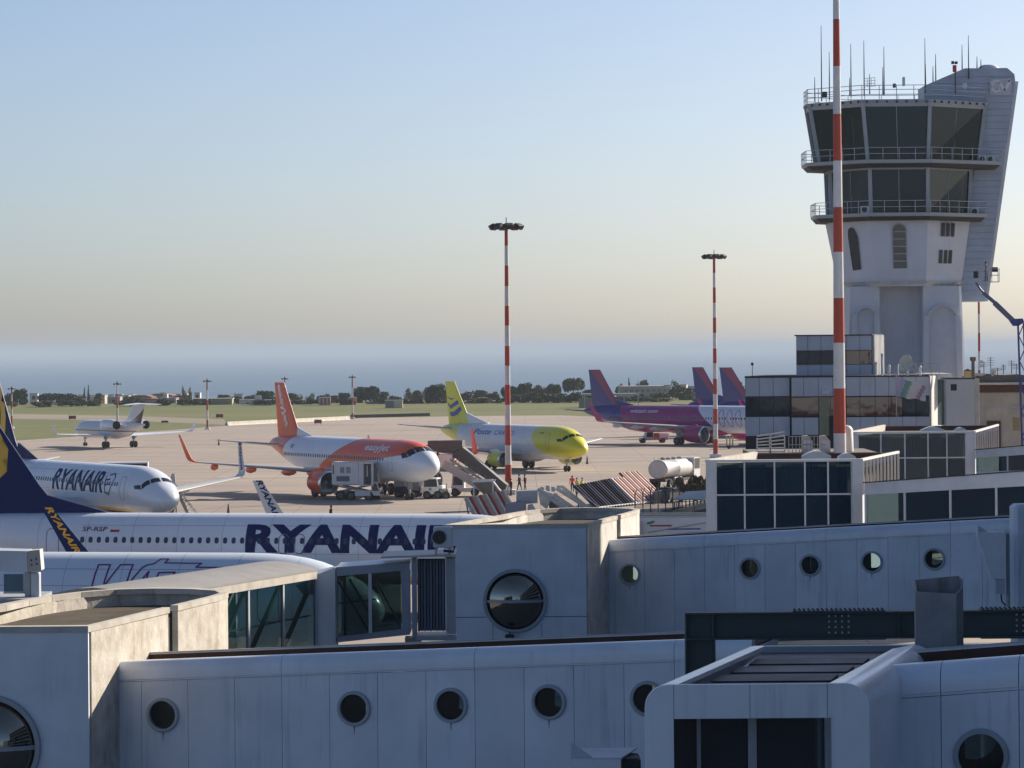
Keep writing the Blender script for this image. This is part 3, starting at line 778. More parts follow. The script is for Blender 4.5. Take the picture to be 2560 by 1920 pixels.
# ----------------------------------------------------------------- orange and white jet
def liv_easy(nt, src, X, Y, Z):
    a = X * -1.0
    tail = a > (Z * -0.75 + 34.6)
    zl = (a * -1.0 + 22.0) / 18.0 * 1.9 + 2.5; zu = (a * -1.0 + 23.0) * 0.40 + 2.5
    sw = (Z > zl) & (Z < zu) & (a < 22.0) & (a > (Z * -0.9 + 6.6))
    return mix(nt, (tail | sw).clamp(), WHT, ORANGE)
def easy_plane():
    L = 37.57; S = airbus(L)
    root = thing('airliner', 'white airliner with orange tail and orange easyJet swoosh, parked in the middle of the apron', 'airliner')
    obj('fuselage', fuselage_mesh(S, livery_mat('orange_livery', liv_easy)), root)
    secs = FINA(L); f = fin(root, secs, M_ORANGE)
    mb = MB(); mb.loft([foil((-le + .03, 0, z), .3, 1.5, True) for z, le, te in secs[1:]], M_WHITE); mb.build('fin_leading_edge', None, f, 40)
    mb = MB(); mb.loft([[(-(L - 10.2), -.02, 5.86), (-(L - 10.2), .02, 5.86), (-(L - 10.2), .02, 5.88), (-(L - 10.2), -.02, 5.88)],
                        [(-(L - 6.8), -.2, 5.7), (-(L - 6.8), .2, 5.7), (-(L - 6.8), .08, 6.7), (-(L - 6.8), -.08, 6.7)]], M_WHITE); mb.build('dorsal_fin', None, root)
    fin_text(f, 'easyJet', secs, L - 1.55, 10.85, 2.3, -4.6, 5.0, 1.25, M_WHITE, 0.03, 0.0)
    hstab(root, L, 4.7, M_WING)
    airbus_wings(root, S, mwl=M_ORANGE, fair=M_ORANGE, me_=M_ORANGE, tip=15.5)
    windows(S, root, 7.0, 31.0, 0.533, 3.98, skip=((17.3, 17.6),), single=False)
    wrap_text(S, 'easyJet', 11.6, 4.55, 5.3, 1.0, M_WHITE, root, bold=0.022)
    wrap_text(S, 'OE', 29.2, 4.65, .9, .4, M_DARK, root, bold=0.01, name='registration')
    door(S, root, 5.0, .85, 2.9, 4.85); door(S, root, 31.6, .75, 3.2, 4.8, name='rear_door')
    windshield(root, S, 'a')
    for y in (-3.8, 3.8): gear(root, 17.7, y, 2.6, .58, .42, .46)
    gear(root, 5.07, 0, 2.2, .38, .22, .25, 'nose_gear')
    mb = MB(); mb.box((-14.3, -.03, 5.85), (-14.0, .03, 6.2), M_WHITE); mb.build('antenna', None, root)
    return root
EZ = easy_plane(); e = P(1083, 1190, 328); set_heading(EZ, (e.x, 328, 0), 28.5)

# ----------------------------------------------------------------- yellow nosed freighter
def liv_post(nt, src, X, Y, Z):
    a = X * -1.0
    # rounded yellow nose field and yellow tail
    e = ((a / 9.6).pw(2.0) + ((Z - 4.6) / 3.4).pw(2.0)); nose = e < 1.0
    nose2 = (a < 3.0)
    tail = a > (Z * 0.55 + 27.2)
    t2 = (a > 24.0) & (Z < 2.6)
    return mix(nt, (nose | nose2 | tail).clamp(), (0.74, 0.76, 0.80), POSTY)
def post_plane():
    L = 36.4; S = boeing(L)
    root = thing('freighter', 'freight jet with yellow nose and tail and white Poste lettering panel, standing beyond the airstairs', 'freighter')
    obj('fuselage', fuselage_mesh(S, livery_mat('mail_livery', liv_post)), root)
    secs = [(5.05, L - 8.6, L - 1.9), (6.3, L - 7.2, L - 1.75), (7.0, L - 6.6, L - 1.6), (10.65, L - 3.5, L - 1.0)]
    f = fin(root, secs, M_POSTY)
    mb = MB(); mb.loft([[(-(L - 12.6), -.02, 5.41), (-(L - 12.6), .02, 5.41), (-(L - 12.6), .02, 5.43), (-(L - 12.6), -.02, 5.43)],
                        [(-(L - 6.8), -.2, 5.2), (-(L - 6.8), .2, 5.2), (-(L - 6.8), .1, 6.75), (-(L - 6.8), -.1, 6.75)]], M_WHITE); mb.build('dorsal_fin', None, root)
    o = L - 1.4
    for q in ([(o, 8.7), (o - 1.5, 8.45), (o - 2.6, 8.6), (o - 1.4, 8.25)], [(o - .2, 7.9), (o - 1.2, 7.6), (o - 2.6, 8.1), (o - 3.3, 8.3), (o - 3.5, 7.8), (o - 2.4, 7.5), (o - 1.2, 7.1)],
              [(o - .9, 6.75), (o - 2.2, 6.8), (o - 3.9, 7.5), (o - 4.4, 7.1), (o - 3.4, 6.5), (o - 2.2, 6.2), (o - 1.2, 6.2)]):
        decal_flat(f, q, M_POSTB, 'tail_stripe', finsecs=secs)
    hstab(root, L, 4.6, M_WING, span=6.3)
    boeing_wings(root, S, span=14.2, winglets=False, eng=(.98, 4.9, 11.2, 1.42, 3.2), me_=M_POSTY, k=.93)
    wrap_text(S, 'Poste', 24.6, 4.15, 4.4, .75, M_POSTB, root, bold=0.016, shear=.2)
    wrap_text(S, 'CARGO', 19.2, 4.15, 5.0, .62, M_POSTB, root, bold=0.0, shear=.1)
    door(S, root, 5.1, .86, 2.7, 4.55)
    wrap_text(S, 'EI-GW', 7.9, 4.5, 1.1, .22, M_DARK, root, bold=.01, name='registration')
    windshield(root, S, 'b')
    for y in (-2.6, 2.6): gear(root, 18.3, y, 2.3, .56, .4, .43)
    gear(root, 4.0, 0, 1.9, .36, .22, .22, 'nose_gear')
    return root
PO = post_plane(); e = P(1459, 1130, 402); set_heading(PO, (e.x, 402, 0), 28.5)

# ----------------------------------------------------------------- magenta and blue jets
def liv_wizz(nt, src, X, Y, Z):
    a = X * -1.0
    blue = a > (Z * 0.5 + 33.3)
    white = a < (Z * 1.2 + 13.8)
    belly = Z < 2.0
    c = mix(nt, blue, (0.32, 0.02, 0.18), WBLUE); c = mix(nt, white, c, (0.74, 0.79, 0.88)); return c
def liv_wfin(nt, src, X, Y, Z):
    a = X * -1.0
    L = 44.5
    return mix(nt, ((Z - 6.0) * 1.05 + (a * -1.0 + L - .9) * 1.15) > 6.0, WBLUE, (0.30, 0.025, 0.085))
def wizz_plane(label, single=False, detail=True):
    L = 44.5; S = airbus(L)
    root = thing('airliner', label, 'airliner', group='magenta and blue airliners')
    obj('fuselage', fuselage_mesh(S, livery_mat('magenta_livery', liv_wizz)), root)
    secs = FINA(L); f = fin(root, secs, livery_mat('magenta_fin_livery', liv_wfin))
    mb = MB(); mb.loft([[(-(L - 10.4), -.02, 5.86), (-(L - 10.4), .02, 5.86), (-(L - 10.4), .02, 5.88), (-(L - 10.4), -.02, 5.88)],
                        [(-(L - 6.8), -.2, 5.7), (-(L - 6.8), .2, 5.7), (-(L - 6.8), .08, 6.7), (-(L - 6.8), -.08, 6.7)]], mat('deep_blue_paint', WBLUE, .35, var=.1)); mb.build('dorsal_fin', None, root)
    hstab(root, L, 4.7, mat('deep_blue_paint', WBLUE, .35), span=4.6)
    airbus_wings(root, S, 4.3, mwl=M_PINK, fair=mat('pale_fairing', (.62, .63, .66), .4), me_=M_PINK, eng=(1.25, 5.75, 11.0, 1.66, 3.4), mp=M_PINK)
    windows(S, root, 7.0, 37.6, 0.533, 3.98, skip=((13.6, 14.4), (25.3, 26.1)), single=single)
    wrap_text(S, 'wizzair.com', 33.6, 4.75, 5.6, .62, M_WHITE, root, bold=0.02)
    mb = MB()
    for i, a0 in enumerate((15.2, 13.6, 12.0)):
        lp = [(a0 + .9 * cos(t) * .6 + .25 * sin(t), 4.0 + 1.25 * sin(t)) for t in [2 * pi * k / 16 for k in range(16)]]
        strip_on_skin(S, lp, .10, M_PINK, root, 'loop_outline', closed=True)
    door(S, root, 5.0, .85, 2.9, 4.85); windshield(root, S, 'a')
    for y in (-3.8, 3.8): gear(root, 22.0, y, 2.6, .6, .44, .48)
    gear(root, 5.07, 0, 2.2, .38, .22, .25, 'nose_gear')
    return root
W1 = wizz_plane('magenta airliner with white front half, nearest of the three blue-tailed ones by the office block')
e = P(1738, 1108, 516); th = radians(47); set_heading(W1, (e.x + sin(th) * 22, 516 - cos(th) * 22, 0), 47)
W2 = copy_tree(W1); W2['label'] = 'magenta and blue airliner mostly hidden, its tail fin the middle one of three'
e = P(1748, 915, 572); set_heading(W2, (e.x + sin(th) * 42.0, 572 - cos(th) * 42, 0), 47)
W3 = copy_tree(W1); W3['label'] = 'magenta and blue airliner mostly hidden, its tail fin rightmost and next to the office block'
e = P(1818, 910, 560); th = radians(54); set_heading(W3, (e.x + sin(th) * 42.0, 560 - cos(th) * 42, 0), 54)

# foreground white jet with purple outline letters
def liv_wn(nt, src, X, Y, Z):
    a = X * -1.0
    return mix(nt, a > (Z * 1.0 + 24.0), (0.76, 0.84, 0.93), (0.32, 0.02, 0.18))
def wizz_near():
    L = 44.5; S = airbus(L)
    root = thing('airliner', 'white airliner nearest the camera with thin purple outline letters, behind the glass jet bridge', 'airliner')
    obj('fuselage', fuselage_mesh(S, livery_mat('outline_livery', liv_wn), 64), root)
    f = fin(root, FINA(L), livery_mat('magenta_fin_livery', liv_wfin)); hstab(root, L, 4.7, M_WING)
    airbus_wings(root, S, 4.3, mwl=M_PINK, me_=M_PINK, eng=(1.25, 5.75, 11.0, 1.66, 3.4))
    windows(S, root, 6.4, 24, 0.533, 3.98, skip=((13.6, 14.4),), single=True)
    door(S, root, 4.2, .95, 3.0, 5.05)
    skin_joints(S, root, [3.6, 6.2, 8.8, 11.4, 14.0, 16.6, 19.2], (5.2, 4.5))
    windshield(root, S, 'a')
    return root, S
WN, SWN = wizz_near()
e = P(965, 1410, 150); WNX, WNY, WNT = e.x, 147.5, 78
set_heading(WN, (WNX, WNY, 0), WNT)
def wn_az(u, v):
    """photo pixel on the near white jet's skin -> (aft, z)"""
    th = radians(WNT); aft = 12.0
    for _ in range(12):
        d = WNY + cos(th) * aft - 1.75 * sin(th)
        p = P(u, v, d); aft = (WNX - p.x - 1.75 * cos(th)) / sin(th)
    return aft, min(p.z, 5.80)
def wn_line(pts, closed=False, name='outline_letter', w_=.075):
    strip_on_skin(SWN, [wn_az(*p) for p in pts], w_, M_PURP, WN, name, off=.02, closed=closed)
wn_line([(231, 1475), (238, 1414), (267, 1414), (260, 1470), (293, 1414), (324, 1414), (316, 1470), (350, 1420), (362, 1414), (375, 1412), (388, 1401), (407, 1401), (402, 1410), (494, 1411), (483, 1420), (550, 1421), (542, 1429), (488, 1446)])
wn_line([(390, 1448), (394, 1433), (434, 1432), (424, 1446)]); wn_line([(357, 1446), (368, 1430), (366, 1446)])

# ----------------------------------------------------------------- business jet seen from behind
def bizjet():
    L = 21.0
    top = [(0, 2.0), (.3, 2.25), (1, 2.6), (2, 3.1), (3, 3.4), (5, 3.5), (L - 6, 3.5), (L - 3, 3.45), (L, 3.2)]
    bot = [(x, b) for x, b in [(0, 2.0), (.3, 1.7), (1, 1.45), (2, 1.25), (4, 1.1), (L - 8, 1.1), (L - 5, 1.5), (L - 2, 2.5), (L, 2.95)]]
    hw = [(0, .01), (.3, .3), (1, .6), (2, .95), (3.5, 1.2), (L - 8, 1.22), (L - 5, 1.0), (L - 2, .5), (L, .12)]
    S = Shape(L, hw, top, bot); root = thing('business_jet', 'small white business jet with tail up and rear engines, seen from behind by the grass', 'business jet')
    def lv(nt, src, X, Y, Z):
        return mix(nt, (Z < 2.25) & (Z > 2.12), (0.74, 0.75, 0.78), (0.10, 0.02, 0.03))
    obj('fuselage', fuselage_mesh(S, livery_mat('business_livery', lv)), root)
    def lf(nt, src, X, Y, Z):
        return mix(nt, (((X * -1.0 - 15.0) / 6.5).clamp().pw(2.0) * 2.4 + 3.2) > Z, (0.66, 0.68, 0.74), (0.05, 0.018, 0.035))
    f = fin(root, [(3.1, L - 6.2, L - 1.0), (4.0, L - 5.0, L - .6), (5.75, L - 3.1, L + .25)], livery_mat('business_fin', lf))
    mbt = MB()
    for s in (-1, 1): mbt.loft([foil((-(L - 2.8), s * .02, 5.75), 2.4, .8), foil((-(L - 1.2), s * 2.5, 5.65), 1.2, .8)], M_WHITE)
    mbt.build('tailplane', None, f, 35)
    for s in (-1, 1):
        mb = MB(); mb.loft([foil((-9.0, s * .7, 1.45), 4.6, .9), foil((-14.0, s * 9.7, 1.95), 1.3, .8)], M_WHITE); g = mb.build('wing', None, root, 35)
        mb = MB(); mb.loft([foil((-14.2, s * 9.7, 1.95), 1.2, .8), foil((-15.1, s * 10.2, 3.1), .55, .8)], M_WHITE); mb.build('winglet', None, g, 35)
        Tn = Matrix.Translation((-13.2, s * 2.1, 3.0)) @ Matrix.Rotation(-pi / 2, 4, 'Y')
        mb = MB(); mb.lathe([(.5, .25), (.56, 0), (.68, .25), (.74, 1.0), (.72, 2.4), (.56, 3.9)], 20, M_WHITE, Tn); mb.lathe([(.56, 3.9), (.50, 3.88), (.46, 3.2)], 20, M_DARK, Tn); mb.lathe([(.46, 3.2), (.02, 3.25)], 16, M_DARK, Tn); mb.lathe([(.5, .25), (.48, .5), (.02, .5)], 16, M_DARK, Tn)
        mb.build('engine', None, root, 45)
        mb = MB(); mb.box((-16.3, min(s * .9, s * 1.6), 2.75), (-14.1, max(s * .9, s * 1.6), 3.0), M_WHITE); mb.build('pylon', None, root)
        gear(root, 13.6, s * 2.0, 1.5, .42, .3, .26)
    gear(root, 3.0, 0, 1.4, .25, .15, .15, 'nose_gear')
    windows(S, root, 5, 12, .95, 2.75, single=False)
    return root
BJ = bizjet()
bp = P(292, 1118, 524); tb = radians(153)     # pointing away and to the left
h = Vector((-sin(radians(32)), cos(radians(32)), 0))
BJ.scale = (1.18, 1.18, 1.18); BJ.location = (bp.x + h.x * 15.0, 524 + h.y * 15.0, 0); BJ.rotation_euler = (0, 0, math.atan2(h.y, h.x))
# ================================================================= near walkways, blocks, glass buildings
M_PANEL = mat('walkway_panel_grey', (0.77, 0.83, 0.91), 0.42, 0.0, var=0.34, scale=0.6, streak=0.6, bump=0.10, bscale=3, dirt=(0.55, 0.56, 0.58), shade=.10)
M_CORN = mat('cornice_grey', (0.75, 0.82, 0.92), 0.34, 0.0, var=0.25, scale=0.9, streak=0.2, coat=.4)
M_TRIM = mat('trim_grey', (0.36, 0.40, 0.45), 0.45, 0.0, var=0.2, scale=1.2)
M_GASK = mat('dark_gasket', (0.02, 0.022, 0.026), 0.7, var=0.0)
M_CONC = mat('rough_concrete', (0.64, 0.615, 0.56), 0.9, 0.0, var=0.8, scale=2.2, streak=0.6, bump=0.7, bscale=9, dirt=(0.62, 0.57, 0.50), spec=.2)
M_CONCF = mat('concrete_facing', (0.76, 0.81, 0.87), 0.85, 0.0, var=0.35, scale=1.0, streak=0.3, bump=0.35, bscale=14, dirt=(0.62, 0.6, 0.58), spec=.2)
M_COPE = mat('coping_stone', (0.58, 0.56, 0.51), 0.85, 0.0, var=0.5, scale=1.5, bump=0.3, bscale=12, spec=.2)
M_ROOF = mat('roof_felt_brown', (0.105, 0.090, 0.070), 0.95, 0.0, var=0.7, scale=0.8, bump=0.6, bscale=5, spec=.15)
M_ROOFD = mat('wet_dark_roof', (0.022, 0.024, 0.036), 0.5, 0.0, var=0.6, scale=0.9, bump=0.3, bscale=3)
M_WALLW = mat('white_render', (0.55, 0.56, 0.57), 0.75, var=0.25, scale=0.6, streak=0.3, dirt=(.6, .58, .55))
M_CREAM = mat('cream_render', (0.52, 0.48, 0.40), 0.85, var=0.45, scale=0.6, streak=0.4, bump=.2, bscale=8)
M_LITE = mat('light_grey_metal', (0.56, 0.61, 0.68), 0.45, 0.1, var=0.2, scale=1.4)
M_RUST = mat('rusty_flashing', (0.10, 0.045, 0.03), 0.8, var=0.4)
M_BEAM = mat('dark_green_steel', (0.045, 0.065, 0.07), 0.55, 0.1, var=0.5, scale=1.5, streak=.3, dirt=(1.6, 1.5, 1.4))
def m_glass(name, tint=(0.02, 0.035, 0.045), rough=0.03, see=0.0, wav=0.0, spec=0.6):
    if name in MATS: return MATS[name]
    m = bpy.data.materials.new(name); m.use_nodes = True; nt = m.node_tree; b = nt.nodes['Principled BSDF']
    b.inputs['Base Color'].default_value = (*tint, 1); b.inputs['Roughness'].default_value = rough
    b.inputs['Specular IOR Level'].default_value = spec; b.inputs['IOR'].default_value = 1.52
    src, X, Y, Z = coords(nt, 'World')
    if wav:
        n = noise(nt, src, 0.7, 2); bn = nt.nodes.new('ShaderNodeBump'); bn.inputs['Strength'].default_value = wav; bn.inputs['Distance'].default_value = 0.05
        nt.links.new(n.s, bn.inputs['Height']); nt.links.new(bn.outputs[0], b.inputs['Normal'])
    if see:
        t = nt.nodes.new('ShaderNodeBsdfTransparent'); t.inputs[0].default_value = (0.62, 0.74, 0.74, 1)
        mx = nt.nodes.new('ShaderNodeMixShader'); mx.inputs[0].default_value = see
        nt.links.new(b.outputs[0], mx.inputs[1]); nt.links.new(t.outputs[0], mx.inputs[2])
        nt.links.new(mx.outputs[0], nt.nodes['Material Output'].inputs['Surface'])
    MATS[name] = m; return m
M_GLASS = m_glass('window_glass', (0.01, 0.02, 0.03), .03, 0.8)
M_GLASSG = m_glass('green_tunnel_glass', (0.006, 0.03, 0.036), .03, 0.6, spec=.3)
M_GLASSD = m_glass('dark_facade_glass', (0.012, 0.036, 0.072), .04, 0.42, wav=.35, spec=.2)
M_GLASSD2 = m_glass('facade_glass_dusk', (0.018, 0.045, 0.085), .05, 0.42, wav=.35, spec=.25)
M_GLASSR = m_glass('bronze_facade_glass', (0.07, 0.022, 0.022), .06, 0.12, wav=.3, spec=.6)
M_GLASSC = m_glass('control_room_glass', (0.010, 0.024, 0.030), .05, 0.16, spec=.35)
M_BUBBLE = mat('bronze_mirror_dome', (0.34, 0.31, 0.25), 0.06, 1.0, var=0.3, scale=1.2)
M_INT = mat('interior_grey', (0.16, 0.15, 0.14), 0.8, var=0.3)

def ray_line(u, A, B):
    """where the vertical plane through photo column u meets the plan line A-B: distance along it"""
    k = (u - HU) / F
    ax, ay, bx, by = A[0], A[1], B[0], B[1]; L = math.hypot(bx - ax, by - ay); dx, dy = (bx - ax) / L, (by - ay) / L
    # x = k*y (small roll ignored)
    return (k * ay - ax) / (dx - k * dy)
def hole_slab(xa, xb, zb, zt, cx, cz, r, th, m, mb=None, n=28):
    """upright slab from x=xa..xb, heights given as functions of x, pierced by a round hole"""
    cor = [(xa, zb(xa)), (xb, zb(xb)), (xb, zt(xb)), (xa, zt(xa))]
    angs = [2 * pi * k / n for k in range(n)] + [math.atan2(z - cz, x - cx) % (2 * pi) for x, z in cor]
    angs = sorted(set(round(a, 6) for a in angs)); out = []; inn = []
    for a in angs:
        dx, dz = cos(a), sin(a); best = 1e9
        for (x0, z0), (x1, z1) in zip(cor, cor[1:] + cor[:1]):
            ex, ez = x1 - x0, z1 - z0; det = dx * -ez + dz * ex
            if abs(det) < 1e-9: continue
            t = ((x0 - cx) * -ez + (z0 - cz) * ex) / det; q = (dx * (z0 - cz) - dz * (x0 - cx)) / det
            if t > 0 and -1e-6 <= q <= 1 + 1e-6: best = min(best, t)
        out.append((cx + dx * best, cz + dz * best)); inn.append((cx + dx * r, cz + dz * r))
    N = len(angs); vs = []
    for y in (0, th):
        vs += [(x, y, z) for x, z in out] + [(x, y, z) for x, z in inn]
    fs = []
    for i in range(N):
        j = (i + 1) % N
        fs += [(i, j, N + j, N + i), (2 * N + j, 2 * N + i, 3 * N + i, 3 * N + j), (N + i, N + j, 3 * N + j, 3 * N + i), (j, i, 2 * N + i, 2 * N + j)]
    (mb or MB()).add(vs, fs, m); return mb
def slab(xa, xb, zb, zt, th, m, mb, y=0.0, bev=0.006):
    mb.hexa([(xa, y, zb(xa)), (xb, y, zb(xb)), (xb, y + th, zb(xb)), (xa, y + th, zb(xa)), (xa, y, zt(xa)), (xb, y, zt(xb)), (xb, y + th, zt(xb)), (xa, y + th, zt(xa))], m)
def ring_mesh(ro, ri, y0, y1, n=32, m=None):
    mb = MB(); T = Matrix.Rotation(pi / 2, 4, 'X')
    mb.lathe([(ri, -y1), (ri, -y0), (ri + .02, -y0 + .0), (ro - .02, -y0 + .02 * 0 - 0), (ro, -y0 - .015), (ro, -y1), (ri, -y1)], n, m, T); return mb.mesh('window_frame', None, 35)
def disc_mesh(r, y, th=.012, n=32, m=None):
    mb = MB(); T = Matrix.Rotation(pi / 2, 4, 'X')
    mb.lathe([(r, -y - th), (r, -y)], n, m, T, caps=True); return mb.mesh('pane')
RING = ring_mesh(.435, .355, -.07, .10, m=M_TRIM); PANE = disc_mesh(.36, .05, m=M_GLASS)
def walkway(label, uA, vA, dA, uB, vB, dB, seams, wins, wz, height, width, ends=(True, True), group='grey walkways with round windows', scale=1.0, back_holes=True, cj=4, zshift=0.0):
    """grey panelled walkway; A and B are the ends of its front cornice top; seams = (u1, u2, count between); wins = columns of the round windows"""
    A, B = P(uA, vA, dA), P(uB, vB, dB); L = (B - A).to_2d().length; m_ = (B.z - A.z) / L
    ang = math.atan2(B.y - A.y, B.x - A.x)
    root = thing('walkway', label, 'walkway', (A.x, A.y, A.z), ang, group)
    s1, s2 = ray_line(seams[0], A, B), ray_line(seams[1], A, B); p = (s2 - s1) / seams[2]
    ch = .52 * scale; top = lambda x: m_ * x; zt = lambda x: m_ * x - ch; zb = lambda x: m_ * x - ch - height
    ws = [ray_line(u, A, B) for u in wins]
    k0 = math.floor((0 - s1) / p); g = .006
    x = s1 + k0 * p
    while x < L:
        xa, xb = max(0, x) + g, min(L, x + p) - g
        if xb - xa > .1:
            w_ = [q for q in ws if x < q < x + p]; mb = MB()
            if w_:
                c = w_[0]; cz = zt(c) - wz; c = min(max(c, xa + .40 * scale), xb - .40 * scale)
                hole_slab(xa, xb, zb, zt, c, cz, .40 * scale, .05, M_PANEL, mb)
                mb.build('panel', None, root)
                f = obj('round_window', RING, root, (c, 0, cz)); f.scale = (scale,) * 3
                obj('pane', PANE, f, (0, 0, 0))
                if int(c * 7) % 3: mb2 = MB(); mb2.prism([(c - .02, cz - .44), (c + .015, cz - .44), (c + .006, cz - .60), (c - .004, cz - .66)], -.0035, -.001, mat('drip_stain', (.10, .11, .12), .8, var=0)); mb2.build('drip_stain', None, root)
                if back_holes:
                    mb = MB(); hole_slab(xa, xb, zb, zt, c, cz, .40 * scale, .05, M_PANEL, mb); b = mb.build('back_panel', None, root); b.location = (-.5, width, 0)
            else:
                slab(xa, xb, zb, zt, .05, M_PANEL, mb); mb.build('panel', None, root)
                mb = MB(); slab(xa, xb, zb, zt, .05, M_PANEL, mb); b = mb.build('back_panel', None, root); b.location = (0, width, 0)
        x += p
    mb = MB(); slab(0, L, lambda x: zb(x) - .01, zt, .03, M_GASK, mb, y=.052)      # dark backing shows in the joints
    # backing would close the round holes, so it is cut into strips between them
    mb = MB(); edges = sorted(ws); cur = 0
    for q in edges + [L + 9]:
        e = min(L, q - .45 * scale)
        if e > cur: slab(cur, e, zb, zt, .02, mat('joint_backing_grey', (.07, .08, .10), .8, var=0), mb, y=.055)
        cur = q + .45 * scale
    mb.build('joint_backing', None, root, kind='stuff')
    # cornice pieces with a rounded shoulder
    r = .26 * scale; prof = [(0.0, -ch + .01), (0.0, -ch + .05), (-.035, -ch + .06), (-.035, -r)]
    prof += [(-.035 + r - r * cos(t), -r + r * sin(t)) for t in [pi / 2 * k / 6 for k in range(1, 7)]] + [(r + .12, 0), (r + .12, -.28), (.1, -.28), (.06, -ch + .01)]
    x = s1 + k0 * p; i = 0
    while x < L:
        xa, xb = max(0, x) + .006, min(L, x + cj * p) - .006
        if xb - xa > .05:
            mb = MB(); mb.loft([[(xx, y, z + m_ * xx) for y, z in prof] for xx in (xa, xb)], M_CORN); mb.build('cornice', None, root, 35)
            mb = MB(); mb.loft([[(xx, width + .05 - y, z + m_ * xx) for y, z in prof] for xx in (xa, xb)], M_CORN); mb.build('cornice', None, root, 35)
        x += cj * p
    mb = MB(); slab(0, L, lambda x: m_ * x - .26, lambda x: m_ * x - .20, width - r * 2 - .3, M_ROOF, mb, y=r + .15); mb.build('roof', None, root)
    mb = MB(); slab(0, L, lambda x: m_ * x + .0, lambda x: m_ * x + .035, .07, M_COPE, mb, y=width - r - .05); slab(0, L, lambda x: m_ * x - .19, lambda x: m_ * x - .02, .05, M_RUST, mb, y=width - r - .09); mb.build('roof_flashing', None, root, kind='stuff')
    mb = MB(); slab(0, L, lambda x: zb(x) - .25, lambda x: zb(x) - .02, width, M_INT, mb, y=.03); mb.build('floor_slab', None, root)
    for e, on in zip((0, L), ends):
        if on:
            mb = MB(); mb.box((e - .03, .0, zb(e)), (e + .03, width + .05, top(e) - .25), M_PANEL); mb.build('end_wall', None, root)
    n = max(2, int(L / 9))
    for i in range(n):
        x = L * (i + .5) / n; z0 = zb(x) - .25
        mb = MB(); mb.bbox((x - .3, width / 2 - .3, -A.z), (x + .3, width / 2 + .3, z0), .04, M_CONCF); mb.build('support_column', None, root)
    return root, (lambda x, y, z: root.matrix_basis @ Vector((x, y, z)))

walkway('long grey walkway in the foreground with evenly spaced round windows, widest in the picture', 256, 1656, 86.3, 1880, 1594, 81.4,
        (816.5, 1553, 6), (400, 878, 1120, 1365, 1612), .86, 3.2, 2.7)
walkway('grey walkway across the middle with small round windows, below the glass buildings', 1482, 1352, 136.5, 2600, 1292, 131,
        (1832, 2138, 4), (1570, 1870, 2021, 2175, 2331), .90, 3.6, 2.7)

